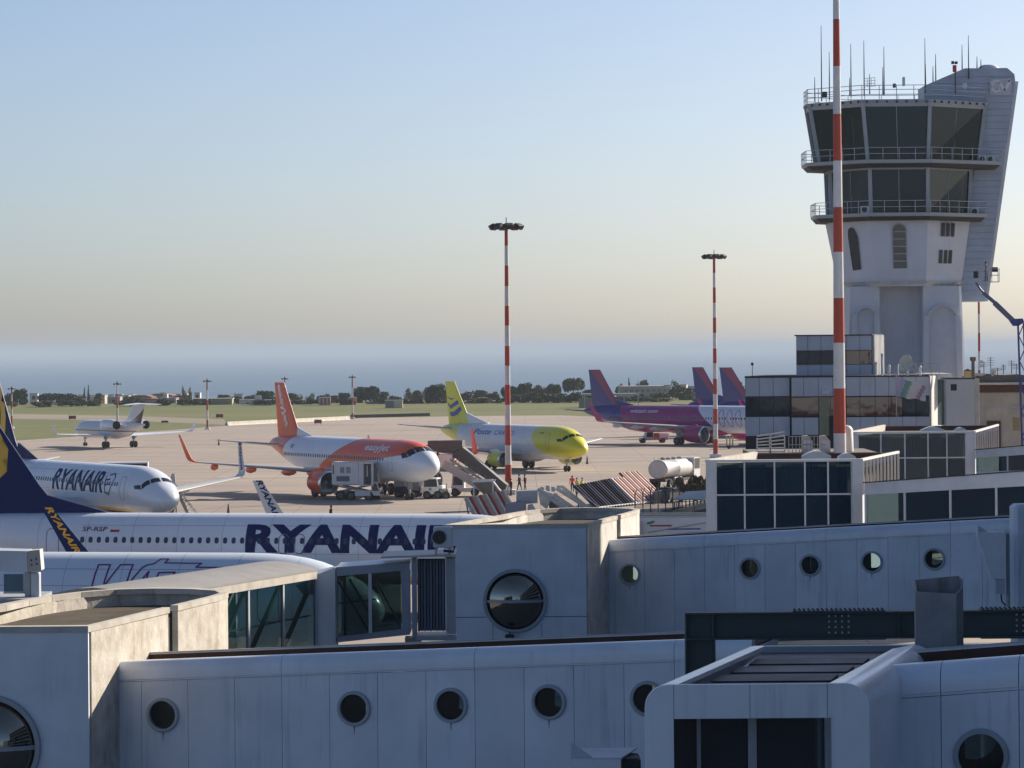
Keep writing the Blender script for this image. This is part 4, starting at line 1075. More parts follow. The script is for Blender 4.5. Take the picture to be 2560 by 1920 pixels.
# ---------------------------------------------------------------- stair blocks with curved parapets
BLK = [(0, 0), (2.35, 10.2), (2.5, 11.4), (2.25, 12.4), (1.4, 13.2), (.3, 13.5), (-.8, 13.2), (-1.7, 12.2), (-2.4, 10.8), (-2.9, 9.2), (-3.4, 7.2), (-5.5, 0)]
def block(label, corner, z, rough, flood):
    root = thing('stair_block', label, 'building', (corner.x, corner.y, 0), 0, 'concrete blocks with curved roof edges')
    hgt = z; wm = M_CONC if rough else mat('grey_concrete_side', (.68, .67, .64), .88, var=.5, scale=1.6, streak=.6, bump=.5, bscale=8)
    # front facing: two rows of slabs, the round window cut through the two lower ones
    cx, cz, R = (-2.5, z - 2.98, 1.27) if rough else (-2.78, z - 2.98, 1.2); zs = z - 3.6
    seams = [-5.5, -5.0, -3.42, -1.55, -.0]
    mb = MB(); hole_slab(-5.5, 0, lambda x: 1.2, lambda x: z - .16, cx, cz, R, .22, M_CONCF, mb, 40); fr = mb.build('front_wall', None, root)
    mb = MB()
    for a, b in ((-5.5, cx - R * .95), (cx + R * .95, 0)): mb.box((a, -.006, zs - .012), (b, .001, zs + .012), M_GASK)
    for x in (-3.65, -1.75): 
        mb.box((x - .008, -.005, 1.2), (x + .008, .001, cz - R * .74), M_GASK)
    mb.build('wall_joints', None, fr, kind='stuff')
    T = Matrix.Rotation(pi / 2, 4, 'X')
    f = thing_part('round_window', root, (cx, 0, cz))
    mb = MB(); mb.lathe([(R - .1, .06), (R - .08, .12), (R + .02, .12), (R + .05, .04), (R + .05, -.05), (R - .1, -.05)], 48, M_TRIM, T); mb.build('window_frame', None, f, 40)
    mb = MB()
    Rs = R * 1.29; zc = sqrt(Rs ** 2 - (R - .09) ** 2)
    prof = [(Rs * sin(t), Rs * cos(t) - zc - .02) for t in [math.asin((R - .09) / Rs) * k / 10 for k in range(11)]]; prof[0] = (.001, prof[0][1])
    mb.lathe(prof[::-1], 48, M_BUBBLE, T); mb.build('domed_pane', None, f, 60)
    mb = MB(); pts = [( (R - .09) * sin(t), -(sqrt(max(0, Rs ** 2 - ((R - .09) * sin(t)) ** 2)) - zc) - .01, 0) for t in [-pi / 2 + pi * k / 16 for k in range(17)]]
    mb.loft([[(x, y - .04, -.05), (x, y + .02, -.05), (x, y + .02, .05), (x, y - .04, .05)] for x, y, _ in pts], M_TRIM); mb.build('crossbar', None, f)
    n = len(BLK); inner = []
    cen = Vector((-1.2, 6.5))
    for i in range(n): inner.append(Vector(BLK[i]) + (cen - Vector(BLK[i])).normalized() * .34)
    def seg(i, j, t0=0.0, t1=1.0, name='side_wall', m=None, z0=1.2, inset=0.0):
        a, b = Vector(BLK[i]), Vector(BLK[j]); p, q = a.lerp(b, t0), a.lerp(b, t1); d = (b - a).normalized(); nn = Vector((-d.y, d.x))
        if nn.dot(cen - a) < 0: nn = -nn
        p += nn * inset; q += nn * inset
        mb = MB(); mb.hexa([(p.x, p.y, z0), (q.x, q.y, z0), (q.x + nn.x * .2, q.y + nn.y * .2, z0), (p.x + nn.x * .2, p.y + nn.y * .2, z0),
                            (p.x, p.y, z - .16), (q.x, q.y, z - .16), (q.x + nn.x * .2, q.y + nn.y * .2, z - .16), (p.x + nn.x * .2, p.y + nn.y * .2, z - .16)], m or wm)
        return mb.build(name, None, root)
    seg(0, 1, .0221, .585); seg(0, 1, .662, 1.0); seg(0, 1, .585, .662, 'recess', M_GASK, inset=.16)
    for i in range(1, n - 1): seg(i, i + 1)
    # coping: outer and inner edge lines swept round, in separate stones
    def cope(i, j, t0=0.0, t1=1.0):
        a, b = Vector(BLK[i]), Vector(BLK[j]); ia, ib = inner[i], inner[j]
        P0, P1, Q0, Q1 = a.lerp(b, t0), a.lerp(b, t1), ia.lerp(ib, t0), ia.lerp(ib, t1)
        o = (P0 - Q0).normalized() * .03; o2 = (P1 - Q1).normalized() * .03
        mb = MB(); mb.hexa([(P0.x + o.x, P0.y + o.y, z - .158), (P1.x + o2.x, P1.y + o2.y, z - .158), (Q1.x, Q1.y, z - .158), (Q0.x, Q0.y, z - .158),
                            (P0.x + o.x, P0.y + o.y, z), (P1.x + o2.x, P1.y + o2.y, z), (Q1.x, Q1.y, z), (Q0.x, Q0.y, z)], M_COPE); mb.build('coping', None, root)
    cope(0, 1, 0, .59); cope(0, 1, .655, 1.0)
    for i in range(1, n - 1): cope(i, (i + 1) % n, 0.0, .985)
    cope(n - 1, 0)
    mb = MB(); poly = [(p.x, p.y) for p in inner]
    mb.prism(poly, z - .58, z - .48, M_ROOF, axis='z'); mb.build('roof', None, root)
    mb = MB(); mb.box((-5.3, .3, 0), (2.0, 9.5, 1.2), M_CONCF); mb.build('plinth', None, root)
    if flood:
        fl = thing('floodlight', 'small black floodlight under the big round mirrored window', 'floodlight', (corner.x + cx - .22, corner.y - .02, z - 4.42))
        mb = MB(); mb.bbox((-.18, -.34, -.14), (.18, -.06, .16), .03, M_DARK); mb.build('lamp_housing', None, fl)
        mb = MB(); mb.bar((0, -.2, .1), (0, 0.02, .3), .05, .04, M_DARK); mb.build('bracket', None, fl)
    return root
def thing_part(name, parent, loc):
    mb = MB(); T = Matrix.Rotation(pi / 2, 4, 'X'); mb.lathe([(1.12, .02), (1.12, -.25)], 40, M_GASK, T)
    return mb.build(name, None, parent, loc=loc)
cL = P(220, 1565, 84.0); block('concrete block at the left edge with a sunlit rough side and curved parapet', cL, cL.z, True, False)
cM = P(1465, 1309, 132.0); block('grey block in the middle with a big round mirrored window', cM, cM.z, False, True)

# ---------------------------------------------------------------- portal and walkway at lower right
def portal():
    a = P(1612, 1713, 50.0); W = 3.30; root = thing('entrance_box', 'grey rounded box with a large dark opening at the lower right', 'walkway entrance', (a.x, a.y, a.z), 0)
    Rr = .34; dep = 6.3; sk = 1.75
    def outline(n=6):
        pts = [(0, -5.5)] + [(Rr - Rr * cos(t), -Rr + Rr * sin(t)) for t in [pi / 2 * k / n for k in range(n + 1)]]
        pts += [(W - Rr + Rr * sin(t), -Rr + Rr * cos(t)) for t in [pi / 2 * k / n for k in range(n + 1)]] + [(W, -5.5)]
        return pts
    hole = [(.46, -5.5), (.46, -.52), (2.72, -.52), (2.72, -5.5)]
    # face frame panels
    def face(poly, name='face_panel', th=.12, y=0):
        mb = MB(); mb.prism(poly, y, y + th, M_PANEL); mb.build(name, None, root)
    o = outline(); g = .008
    L_ = [p for p in o if p[0] < .46]; face([(.42, -5.5), ] + L_[0:] + [(.42, 0)])
    face([(.42 + g, -.50), (1.54, -.50), (1.54, 0), (.42 + g, 0)]); face([(1.54 + g, -.50), (2.68, -.50), (2.68, 0), (1.54 + g, 0)])
    R_ = [p for p in o if p[0] > 2.7]; face([(2.68 + g, 0)] + R_ + [(2.74, -5.5), (2.74, -.5), (2.68 + g, -.5)])
    # skewed shell behind it
    def sk_(pts, t): return [(x + sk * t, .12 + dep * t, z) for x, z in pts]
    for k, (t0, t1) in enumerate(((0, 1.0),)):
        ring0 = sk_([(x, z) for x, z in o if x >= 2.3], t0); ring1 = sk_([(x, z) for x, z in o if x >= 2.3], t1)
        mb = MB(); mb.loft([ring0 + [(W - .06, .12, -5.5), (W - .06, .12, -.4), (2.6, .12, -.07)], ring1 + [(W - .06 + sk, .12 + dep, -5.5), (W - .06 + sk, .12 + dep, -.4), (2.6 + sk, .12 + dep, -.07)]], M_CORN); mb.build('right_shell', None, root, 40)
        mb = MB(); lp = [(x, z) for x, z in o if x < .6]
        mb.loft([sk_(lp, 0) + [(.5, .12, 0), (.5, .12, -.07), (.06, .12, -.4), (.06, .12, -5.5)], sk_(lp, 1) + [(.5 + sk, .12 + dep, 0), (.5 + sk, .12 + dep, -.07), (.06 + sk, .12 + dep, -.4), (.06 + sk, .12 + dep, -5.5)]], M_CORN); mb.build('left_shell', None, root, 40)
    # sunk dark roof with standing ridges
    for k in range(9):
        t0, t1 = k / 9, (k + 1) / 9 - .012
        zz = -.22 + (.05 if k % 2 else 0); mb = MB()
        mb.hexa([(.52 + sk * t0, .14 + dep * t0, zz - .04), (2.36 + sk * t0, .14 + dep * t0, zz - .04), (2.36 + sk * t1, .14 + dep * t1, zz - .04), (.52 + sk * t1, .14 + dep * t1, zz - .04),
                 (.52 + sk * t0, .14 + dep * t0, zz), (2.36 + sk * t0, .14 + dep * t0, zz), (2.36 + sk * t1, .14 + dep * t1, zz + .03), (.52 + sk * t1, .14 + dep * t1, zz + .03)], M_ROOFD); mb.build('roof_sheet', None, root)
    # opening: set back dark glass with a central post
    mb = MB(); mb.box((.42, .9, -5.5), (1.55, .93, -.52), M_GLASSD); mb.build('pane', None, root)
    mb = MB(); mb.box((1.72, .9, -5.5), (2.72, .93, -.52), M_GLASSD); mb.build('pane', None, root)
    mb = MB(); mb.box((1.57, .86, -5.5), (1.70, .95, -.52), M_TRIM); mb.build('door_post', None, root)
    mb = MB(); mb.box((.80, .80, -5.5), (.86, .86, -.52), M_TRIM); mb.build('door_frame', None, root)
    mb = MB(); mb.box((.46, 2.6, -5.5), (2.72, 2.66, -.4), M_INT); mb.build('back_wall', None, root)
    mb = MB(); mb.box((0, .1, -a.z), (W, 5.5, -5.5), M_CONCF); mb.build('plinth', None, root)
portal()
walkway('near walkway at the lower right edge with one large round window', 2196, 1668, 53.2, 2760, 1626, 52.3, (2145 * 0 + 2345, 2540, 1), (2445,), .98, 3.6, 2.9,
        scale=1.0, back_holes=True, cj=1)
# the terminal itself, off to the right: it keeps the morning sun off the near walkways
def terminal():
    x0, x1, y0, y1, H = 28.0, 58.0, 26.0, 157.0, 28.4
    root = thing('terminal_building', 'long tall grey terminal building beyond the right edge shading the near walkways', 'building', (x0, y0, 0), 0)
    mb = MB(); mb.box((.2, .2, 0), (x1 - x0, y1 - y0, H - .4), M_CONCF); mb.build('core', None, root)
    n = 24; w_ = (y1 - y0) / n
    for f in range(6):
        z = .6 + f * 4.6
        mb = MB(); mb.box((-.15, 0, z - .5), (.2, y1 - y0, z + .6), M_LITE); mb.build('floor_band', None, root)
        for k in range(n):
            mb = MB(); mb.box((.0, k * w_ + .08, z + .62), (.05, (k + 1) * w_ - .08, min(H - 1, z + 4.0)), M_GLASSD); mb.build('window', None, root)
    mb = MB(); mb.box((-.4, -.3, H - .4), (x1 - x0, y1 - y0 + .3, H), M_COPE); mb.build('roof_edge', None, root)
terminal()
# flat roof that joins the box and the near walkway
def joining_roof():
    root = thing('flat_roof', 'dark wet flat roof behind the entrance box at lower right', 'roof')
    z = P(2300, 1655, 54).z - .32
    pts = [P(1868, 1640, 56.7), P(2160, 1690, 56.7), P(2700, 1650, 56.0), P(2700, 1590, 59.5), P(1890, 1590, 59.5)]
    mb = MB(); mb.prism([(p.x, p.y) for p in pts], z - .25, z, M_ROOFD, axis='z'); mb.build('roof_deck', None, root)
    mb = MB()
    for i in (3,):
        a, b = pts[3], pts[4]; mb.bar((a.x, a.y, z + .05), (b.x, b.y, z + .05), .2, .12, M_TRIM)
    mb.build('edge_kerb', None, root)
    for x in (5.2, 8.0): 
        mb = MB(); mb.bbox((x, 58, 0), (x + .5, 58.5, z - .25), .04, M_CONCF); mb.build('support_column', None, root)
joining_roof()
# rusted rain hood / duct standing on that roof
def duct():
    a = P(2290, 1630, 57.5); s = 57.5 / F; w_ = 125 * s; z1 = P(2290, 1476, 57.5).z - a.z
    root = thing('ventilation_duct', 'upright grey metal duct with a slanted open top on the flat roof', 'duct', (a.x, a.y, a.z - .15), 0)
    mb = MB(); prof = [(0, 0), (w_ * .8, -.08), (w_ * .93, .02), (w_, .30), (w_ * .98, .62), (.05, .6)]
    top = [z1 - .02, z1 - .06, z1 + .02, z1 + .16, z1 + .2, z1 + .14]
    mt = mat('weathered_zinc', (0.30, 0.31, 0.33), .6, .15, var=.6, scale=2.0, streak=.7, dirt=(.55, .52, .48))
    mb.add([(x, y, 0) for x, y in prof] + [(x, y, z + .15) for (x, y), z in zip(prof, top)] + [(w_ / 2 + (x - w_ / 2) * .94, .28 + (y - .28) * .92, z + .15) for (x, y), z in zip(prof, top)] + [(w_ / 2 + (x - w_ / 2) * .94, .28 + (y - .28) * .92, z - .5) for (x, y), z in zip(prof, top)],
           [(i, (i + 1) % 6, 6 + (i + 1) % 6, 6 + i) for i in range(6)] + [(6 + i, 6 + (i + 1) % 6, 12 + (i + 1) % 6, 12 + i) for i in range(6)] + [(12 + i, 12 + (i + 1) % 6, 18 + (i + 1) % 6, 18 + i) for i in range(6)] + [(18, 19, 20, 21, 22, 23)], mt)
    mb.build('duct_casing', None, root)
    mb = MB(); mb.box((-.05, -.12, 0), (w_ + .05, .7, .08), mt); mb.build('duct_base', None, root)
duct()
# steel frame over the walkway
def steel_frame():
    d = 68.0; s = d / F
    a = P(1712, 1531, d); root = thing('steel_frame', 'dark green bolted steel beam on a post crossing above the walkways', 'steel frame', (a.x, a.y, a.z), 0)
    def ibeam(x0, x1, z0, z1, name, dp=.34):
        mb = MB(); mb.box((x0, -dp / 2, z1 - .035), (x1, dp / 2, z1), M_BEAM); mb.box((x0, -dp / 2, z0), (x1, dp / 2, z0 + .035), M_BEAM); mb.box((x0, -.015, z0 + .035), (x1, .015, z1 - .035), M_BEAM)
        return mb.build(name, None, root)
    H_ = 68 * s; b = ibeam(0, 9.5, -H_, 0, 'beam')
    mb = MB()
    for x0, x1 in ((0, .03), (.53, .57), (4.25, 4.28), (6.8, 6.83)): mb.box((x0, -.16, -H_ + .036), (x1, .16, -.036), M_BEAM)
    mb.build('stiffener', None, b, kind='stuff')
    # splice plate with its bolts and the bolted flange joint
    m_b = mat('zinc_bolt', (.45, .46, .46), .5, .4, var=.2)
    for off, kind in ((2.8, 1), (6.55, 1)):
        mb = MB(); mb.box((off, -.03, -H_ + .06), (off + .55, -.016, -.06), M_BEAM); pl = mb.build('splice_plate', None, b)
        mb = MB()
        for i in range(4):
            for j in range(4):
                mb.tube([(off + .08 + i * .13, -.06, -H_ + .12 + j * .11), (off + .08 + i * .13, -.03, -H_ + .12 + j * .11)], .022, 6, m_b)
        mb.build('bolt_rows', None, b, kind='stuff')
        mb = MB(); mb.box((off - .65, -.17, .001), (off + 1.2, .17, .02), M_BEAM); mb.box((off - .65, -.17, -H_ - .02), (off + 1.2, .17, -H_ - .001), M_BEAM)
        for i in range(20):
            for y in (-.12, .12): mb.tube([(off - .6 + i * .092, y, .02), (off - .6 + i * .092, y, .055)], .02, 6, M_BEAM)
        mb.build('flange_joint', None, b, kind='stuff')
    mb = MB(); hz = P(1712, 1760, d).z - a.z
    mb.box((0, -.16, hz - 8), (.03, .16, -H_ - .002), M_BEAM); mb.box((.57, -.16, hz - 8), (.60, .16, -H_ - .002), M_BEAM); mb.box((.03, -.015, hz - 8), (.57, .015, -H_ - .002), M_BEAM); mb.build('post', None, root)
    mb = MB(); mb.box((9.2, -.16, hz - 8), (9.23, .16, -H_ - .002), M_BEAM); mb.box((9.5, -.16, hz - 8), (9.53, .16, -H_ - .002), M_BEAM); mb.box((9.23, -.015, hz - 8), (9.5, .015, -H_ - .002), M_BEAM); mb.build('post', None, root)
steel_frame()
# wall with a hopper shaped rain head on the far right
M_HOP = mat('hopper_white', (.82, .86, .90), .45, var=.2)
def right_wall():
    a = P(2536, 1262, 128.0); root = thing('pier_wall', 'tall plain grey wall at the right edge beside the white rain hopper', 'wall', (a.x, a.y, a.z), 0)
    mb = MB(); mb.bbox((0, 0, -6.6), (2.4, 1.4, 0), .12, M_PANEL); mb.build('wall_block', None, root)
    mb = MB(); mb.box((.3, .2, -a.z), (1.2, 1.1, -6.6), M_CONCF); mb.build('support_column', None, root)
    d = 127.5; s = d / F; b = P(2444, 1331, d)
    h = thing('rain_hopper', 'white metal rain hopper with downpipe on the grey walkway at the right', 'rain hopper', (b.x, b.y, b.z), 0)
    q = lambda u, v: ((u - 2444) * s, -(v - 1331) * s)
    mb = MB(); mb.prism([q(2444, 1340), q(2478, 1448), q(2512, 1448), q(2513, 1331), q(2444, 1331)], 0, .5, M_HOP); mb.build('funnel', None, h)
    mb = MB(); mb.prism([q(2445, 1331), q(2445, 1313), q(2470, 1330)], .0, .03, M_LITE); mb.build('side_fin', None, h)
    mb = MB(); mb.prism([q(2489, 1486), q(2512, 1486), q(2512, 1449), q(2489, 1449)], .05, .4, M_LITE); mb.build('outlet_box', None, h)
    mb = MB(); mb.tube([(q(2522, 1335)[0], .3, q(0, 1335)[1]), (q(2522, 1335)[0], .3, q(0, 1520)[1])], .07, 10, M_GREYM); mb.build('downpipe', None, h)
    mb = MB(); mb.tube([(*q(2503, 1487)[:1], .2, q(0, 1487)[1]), (q(2505, 0)[0], .2, q(0, 1505)[1]), (q(2515, 0)[0], .25, q(0, 1515)[1])], .03, 6, M_DARK); mb.build('cable', None, h)
right_wall()
# box at the bottom edge: the same kind of hopper, seen closer, with an open top
def hopper_low():
    d = 76.0; s = d / F; b = P(1425, 1894, d); h = thing('rain_hopper', 'white metal rain hopper at the bottom edge in front of the long walkway', 'rain hopper', (b.x, b.y, b.z), 0)
    q = lambda u, v: ((u - 1425) * s, -(v - 1894) * s)
    mb = MB()
    o = [q(1423, 1898), q(1552, 1900), q(1552, 1940), q(1432, 1960)]
    mb.prism(o, 0, .03, M_HOP); mb.build('front_plate', None, h)
    mb = MB(); x1 = q(1554, 0)[0]; x2 = q(1594, 0)[0]; mb.hexa([(0, .02, -.05), (x1, .02, -.05), (x2 + .05, 1.4, .02), (.2, 1.4, .02), (0, .02, -.01), (x1, .02, -.01), (x2 + .05, 1.4, .05), (.2, 1.4, .05)], M_LITE); mb.build('lid', None, h)
    mb = MB(); mb.prism([q(1428, 1894), q(1428, 1857), q(1482, 1894)], .1, .13, M_LITE); mb.build('side_fin', None, h)
    mb = MB(); mb.bbox((x1 + .02, .2, -.75), (q(1603, 0)[0], 1.3, -.06), .04, M_DARK); mb.build('pump_housing', None, h)
hopper_low()

# ---------------------------------------------------------------- glass buildings with railed roofs
def glass_house(label, uL, uR, vT, d, seams, vmid, z_low, uB, vB, boxes, idx):
    a = P(uL, vT, d); b = P(uR, vT, d); W = b.x - a.x; z = a.z; s = d / F; dB = (EYE - z) * F / (vB - 866.0); c = P(uB, vB, dB); D = dB - d; sk = (c.x - b.x) / D
    root = thing('glass_building', label, 'building', (a.x, a.y, 0), 0, 'glass fronted buildings with railed roofs')
    xs = [(u - uL) * s for u in seams]; zm = z - (vmid - vT) * s
    def fx(x, y): return x + sk * y
    for x0, x1, nm in ((0, xs[0] - .03, 'corner_pier'), (xs[-1] + .03, W, 'corner_pier')):
        mb = MB(); mb.box((x0, -.08, 0), (x1, .3, z - .12), M_LITE); mb.build(nm, None, root)
    for i, (x0, x1) in enumerate(zip(xs, xs[1:])):
        for z0, z1 in ((zm + .05, z - .15), (z_low, zm - .05)):
            mb = MB(); mb.box((x0 + .03, .1, z0), (x1 - .03, .125, z1), M_GLASSD if (i * 7 + idx + (z0 > zm)) % 3 else M_GLASSD2); mb.build('pane', None, root)
    for x in xs:
        mb = MB(); mb.box((x - .045, .02, z_low), (x + .045, .16, z - .13), M_LITE); mb.build('mullion', None, root)
    mb = MB(); mb.box((xs[0], .03, zm - .045), (xs[-1], .15, zm + .045), M_LITE); mb.build('transom', None, root)
    mb = MB(); mb.box((-.05, -.12, z - .13), (W + .05, .34, z), M_LITE); mb.build('roof_edge', None, root)
    # roof, walls behind
    mb = MB(); zr = z - .45
    mb.hexa([(.1, .34, zr - .1), (W - .1, .34, zr - .1), (fx(W - .1, D), D, zr - .1), (fx(.1, D), D, zr - .1), (.1, .34, zr), (W - .1, .34, zr), (fx(W - .1, D), D, zr), (fx(.1, D), D, zr)], M_ROOF); mb.build('roof', None, root)
    mb = MB(); mb.hexa([(0, .3, 0), (.25, .3, 0), (fx(.25, D), D, 0), (fx(0, D), D, 0), (0, .3, z + .02), (.25, .3, z + .02), (fx(.25, D), D, z + .02), (fx(0, D), D, z + .02)], M_COPE); mb.build('parapet_wall', None, root)
    mb = MB(); mb.hexa([(fx(0, D), D, 0), (fx(W, D), D, 0), (fx(W, D), D + .25, 0), (fx(0, D), D + .25, 0), (fx(0, D), D, z - .1), (fx(W, D), D, z - .1), (fx(W, D), D + .25, z - .1), (fx(0, D), D + .25, z - .1)], M_RUST); mb.build('parapet_wall', None, root)
    zf = z - 2.0
    mb = MB(); mb.hexa([(W - .2, .3, 0), (W, .3, 0), (fx(W, D), D, 0), (fx(W - .2, D), D, 0), (W - .2, .3, zf), (W, .3, zf), (fx(W, D), D, zf), (fx(W - .2, D), D, zf)], M_LITE); mb.build('side_wall', None, root)
    mb = MB(); mb.hexa([(W - .12, .3, z - .14), (W + .04, .3, z - .14), (fx(W + .04, D), D, z - .14), (fx(W - .12, D), D, z - .14), (W - .12, .3, z), (W + .04, .3, z), (fx(W + .04, D), D, z), (fx(W - .12, D), D, z)], M_WALLW); mb.build('top_rail', None, root)
    for k in range(11):
        y = .5 + (D - .6) * k / 10; x = fx(W - .04, y); mb = MB(); mb.box((x - .06, y - .14, zf), (x + .07, y + .14, z - .14), M_WALLW); mb.build('fin', None, root)
    mb = MB(); mb.hexa([(W - .9, .6, zf - .1), (W - .8, .6, zf - .1), (fx(W - .8, D), D, zf - .1), (fx(W - .9, D), D, zf - .1), (W - .9, .6, z - .46), (W - .8, .6, z - .46), (fx(W - .8, D), D, z - .46), (fx(W - .9, D), D, z - .46)], mat('dark_brown_wall', (.06, .035, .03), .8)); mb.build('inner_wall', None, root)
    mb = MB(); mb.box((.3, 3.5, 0), (W - 1, 3.6, z - .6), M_INT); mb.build('room_wall', None, root)
    for zz in (z_low + .2, zm - .3):
        mb = MB(); mb.box((.3, .3, zz - .1), (W - .9, 3.5, zz), M_INT); mb.build('floor_slab', None, root)
    # curtains and furniture glimpsed behind the glass
    for i, (x0, x1) in enumerate(zip(xs, xs[1:])):
        rnd = random.Random(idx * 31 + i); mb = MB(); n = 12; wv = []
        xa = x0 + .1 + rnd.random() * .3; wd = (x1 - x0) * (.25 + .5 * rnd.random())
        pts = [(xa + wd * k / n, .55 + .07 * sin(k * 2.1)) for k in range(n + 1)]
        mb.loft([[(x, y, zm + .1) for x, y in pts] + [(x, y + .01, zm + .1) for x, y in pts[::-1]], [(x, y, z - .3) for x, y in pts] + [(x, y + .01, z - .3) for x, y in pts[::-1]]], mat('pale_curtain', (.50, .58, .62), .9, var=.2)); mb.build('curtain', None, root)
    rnd = random.Random(idx + 9)
    for i in range(9):
        x = .6 + rnd.random() * (W - 2.4); mb = MB(); hh = .6 + rnd.random() * 1.0; mb.box((x, .7 + rnd.random(), z_low + .2), (x + .3 + rnd.random() * .9, 1.9, z_low + .2 + hh), mat(['seat_blue_grey', 'counter_olive', 'poster_grey'][i % 3], [(.16, .22, .30), (.20, .19, .12), (.32, .36, .40)][i % 3], .8, var=.2)); mb.build('furniture', None, root)
    for k, (u0, u1, v0, v1) in enumerate(boxes):
        dd = d + 5.0; p = P(u0, v1, dd); ww = (u1 - u0) * dd / F; hh = (v1 - v0) * dd / F
        bx = thing('roof_vent', ('wide' if k == 0 else 'narrow') + ' arched roof vent hood on ' + ('the nearer glass building' if idx == 0 else 'the farther glass building'), 'roof vent', (p.x, dd, zr), 0, 'arched roof vent hoods')
        mb = MB(); pr = [(0, .12)] + [(ww * t, hh * (.62 + .38 * sin(pi * t))) for t in [q / 10 for q in range(11)]] + [(ww, .12)]
        mb.prism(pr, 0, 1.2, M_LITE); mb.build('hood', None, bx, 30)
        mb = MB(); mb.box((.1, .1, 0), (ww - .1, 1.1, .12), M_DARK); mb.build('curb', None, bx)
    return root
glass_house('nearer glass building with a two row dark glass front and white railed side', 1765, 2155, 1150, 187.0, [1789.5, 1861, 1936, 2012, 2070, 2129], 1238, 2.2, 2247, 1129,
            [(2008, 2078, 1113, 1146), (2098, 2140, 1123, 1150)], 0)
glass_house('farther glass building with curtained dark panes and white railed side, beside the tall mast', 2122, 2437, 1080, 243.0, [2145, 2202, 2262, 2320, 2367, 2414], 1146, 2.2, 2496, 1064,
            [(2305, 2362, 1053, 1076), (2388, 2418, 1057, 1077)], 1)
def glass_walk(label, d0, d1, top, gt, gb, mull, uL, uR, w_=3.0):
    """top, gt, gb: (v at uL, v at uR); glazed sloping walkway"""
    A, B = P(uL, top[0], d0), P(uR, top[1], d1); L = (B - A).to_2d().length; ang = math.atan2(B.y - A.y, B.x - A.x)
    root = thing('glazed_walkway', label, 'walkway', (A.x, A.y, 0), ang, 'glazed walkways joining the glass buildings')
    def line(vp):
        za, zb = P(uL, vp[0], d0).z, P(uR, vp[1], d1).z; return lambda x: za + (zb - za) * x / L
    zt, z1, z0 = line(top), line(gt), line(gb)
    mb = MB(); slab(0, L, z1, lambda x: zt(x) - .06, .25, M_LITE, mb); mb.build('fascia', None, root)
    mb = MB(); slab(-.1, L, lambda x: zt(x) - .05, zt, w_ + .3, M_GASK, mb, y=-.08); mb.build('roof', None, root)
    mb = MB(); slab(0, L, lambda x: z0(x) - 1.0, z0, .25, M_LITE, mb); mb.build('sill_wall', None, root)
    xs = [0] + [ray_line(u, A, B) for u in mull] + [L]
    for a, b in zip(xs, xs[1:]):
        mb = MB(); slab(a + .05, b - .05, z0, z1, .02, M_GLASSD, mb, y=.10); mb.build('pane', None, root)
    for x in xs:
        mb = MB(); slab(x - .05, x + .05, z0, z1, .12, M_LITE, mb, y=.02); mb.build('mullion', None, root)
    mb = MB(); slab(0, L, lambda x: z0(x) - 1, lambda x: zt(x) - .1, .15, M_INT, mb, y=w_); mb.build('back_wall', None, root)
    for k in range(3):
        x = L * (k + .5) / 3; mb = MB(); mb.box((x - .25, w_ / 2 - .25, 0), (x + .25, w_ / 2 + .25, z0(x) - 1.0), M_CONCF); mb.build('support_column', None, root)
glass_walk('glazed walkway rising right from the nearer glass building', 184.5, 176, (1205, 1170), (1237, 1211), (1310, 1290), (2257, 2371, 2486), 2162, 2640)
glass_walk('glazed walkway rising right from the farther glass building', 241, 232, (1123, 1104), (1145, 1130), (1180, 1172), (2515, 2600), 2440, 2660)
# ================================================================= tunnel bridge, tower, office block, masts, crane
M_TW = mat('tower_white', (0.62, 0.66, 0.73), 0.8, var=0.3, scale=0.35, streak=0.35, dirt=(.66, .64, .62))
M_TG = mat('tower_frame_grey', (0.36, 0.41, 0.45), 0.6, var=0.2, scale=0.6)
M_RIB = mat('ribbed_cladding_blue_grey', (0.40, 0.47, 0.58), 0.5, 0.1, var=0.3, scale=0.6, streak=.2)
M_RAIL = mat('rail_grey', (0.40, 0.43, 0.46), 0.5, 0.3, var=.1)

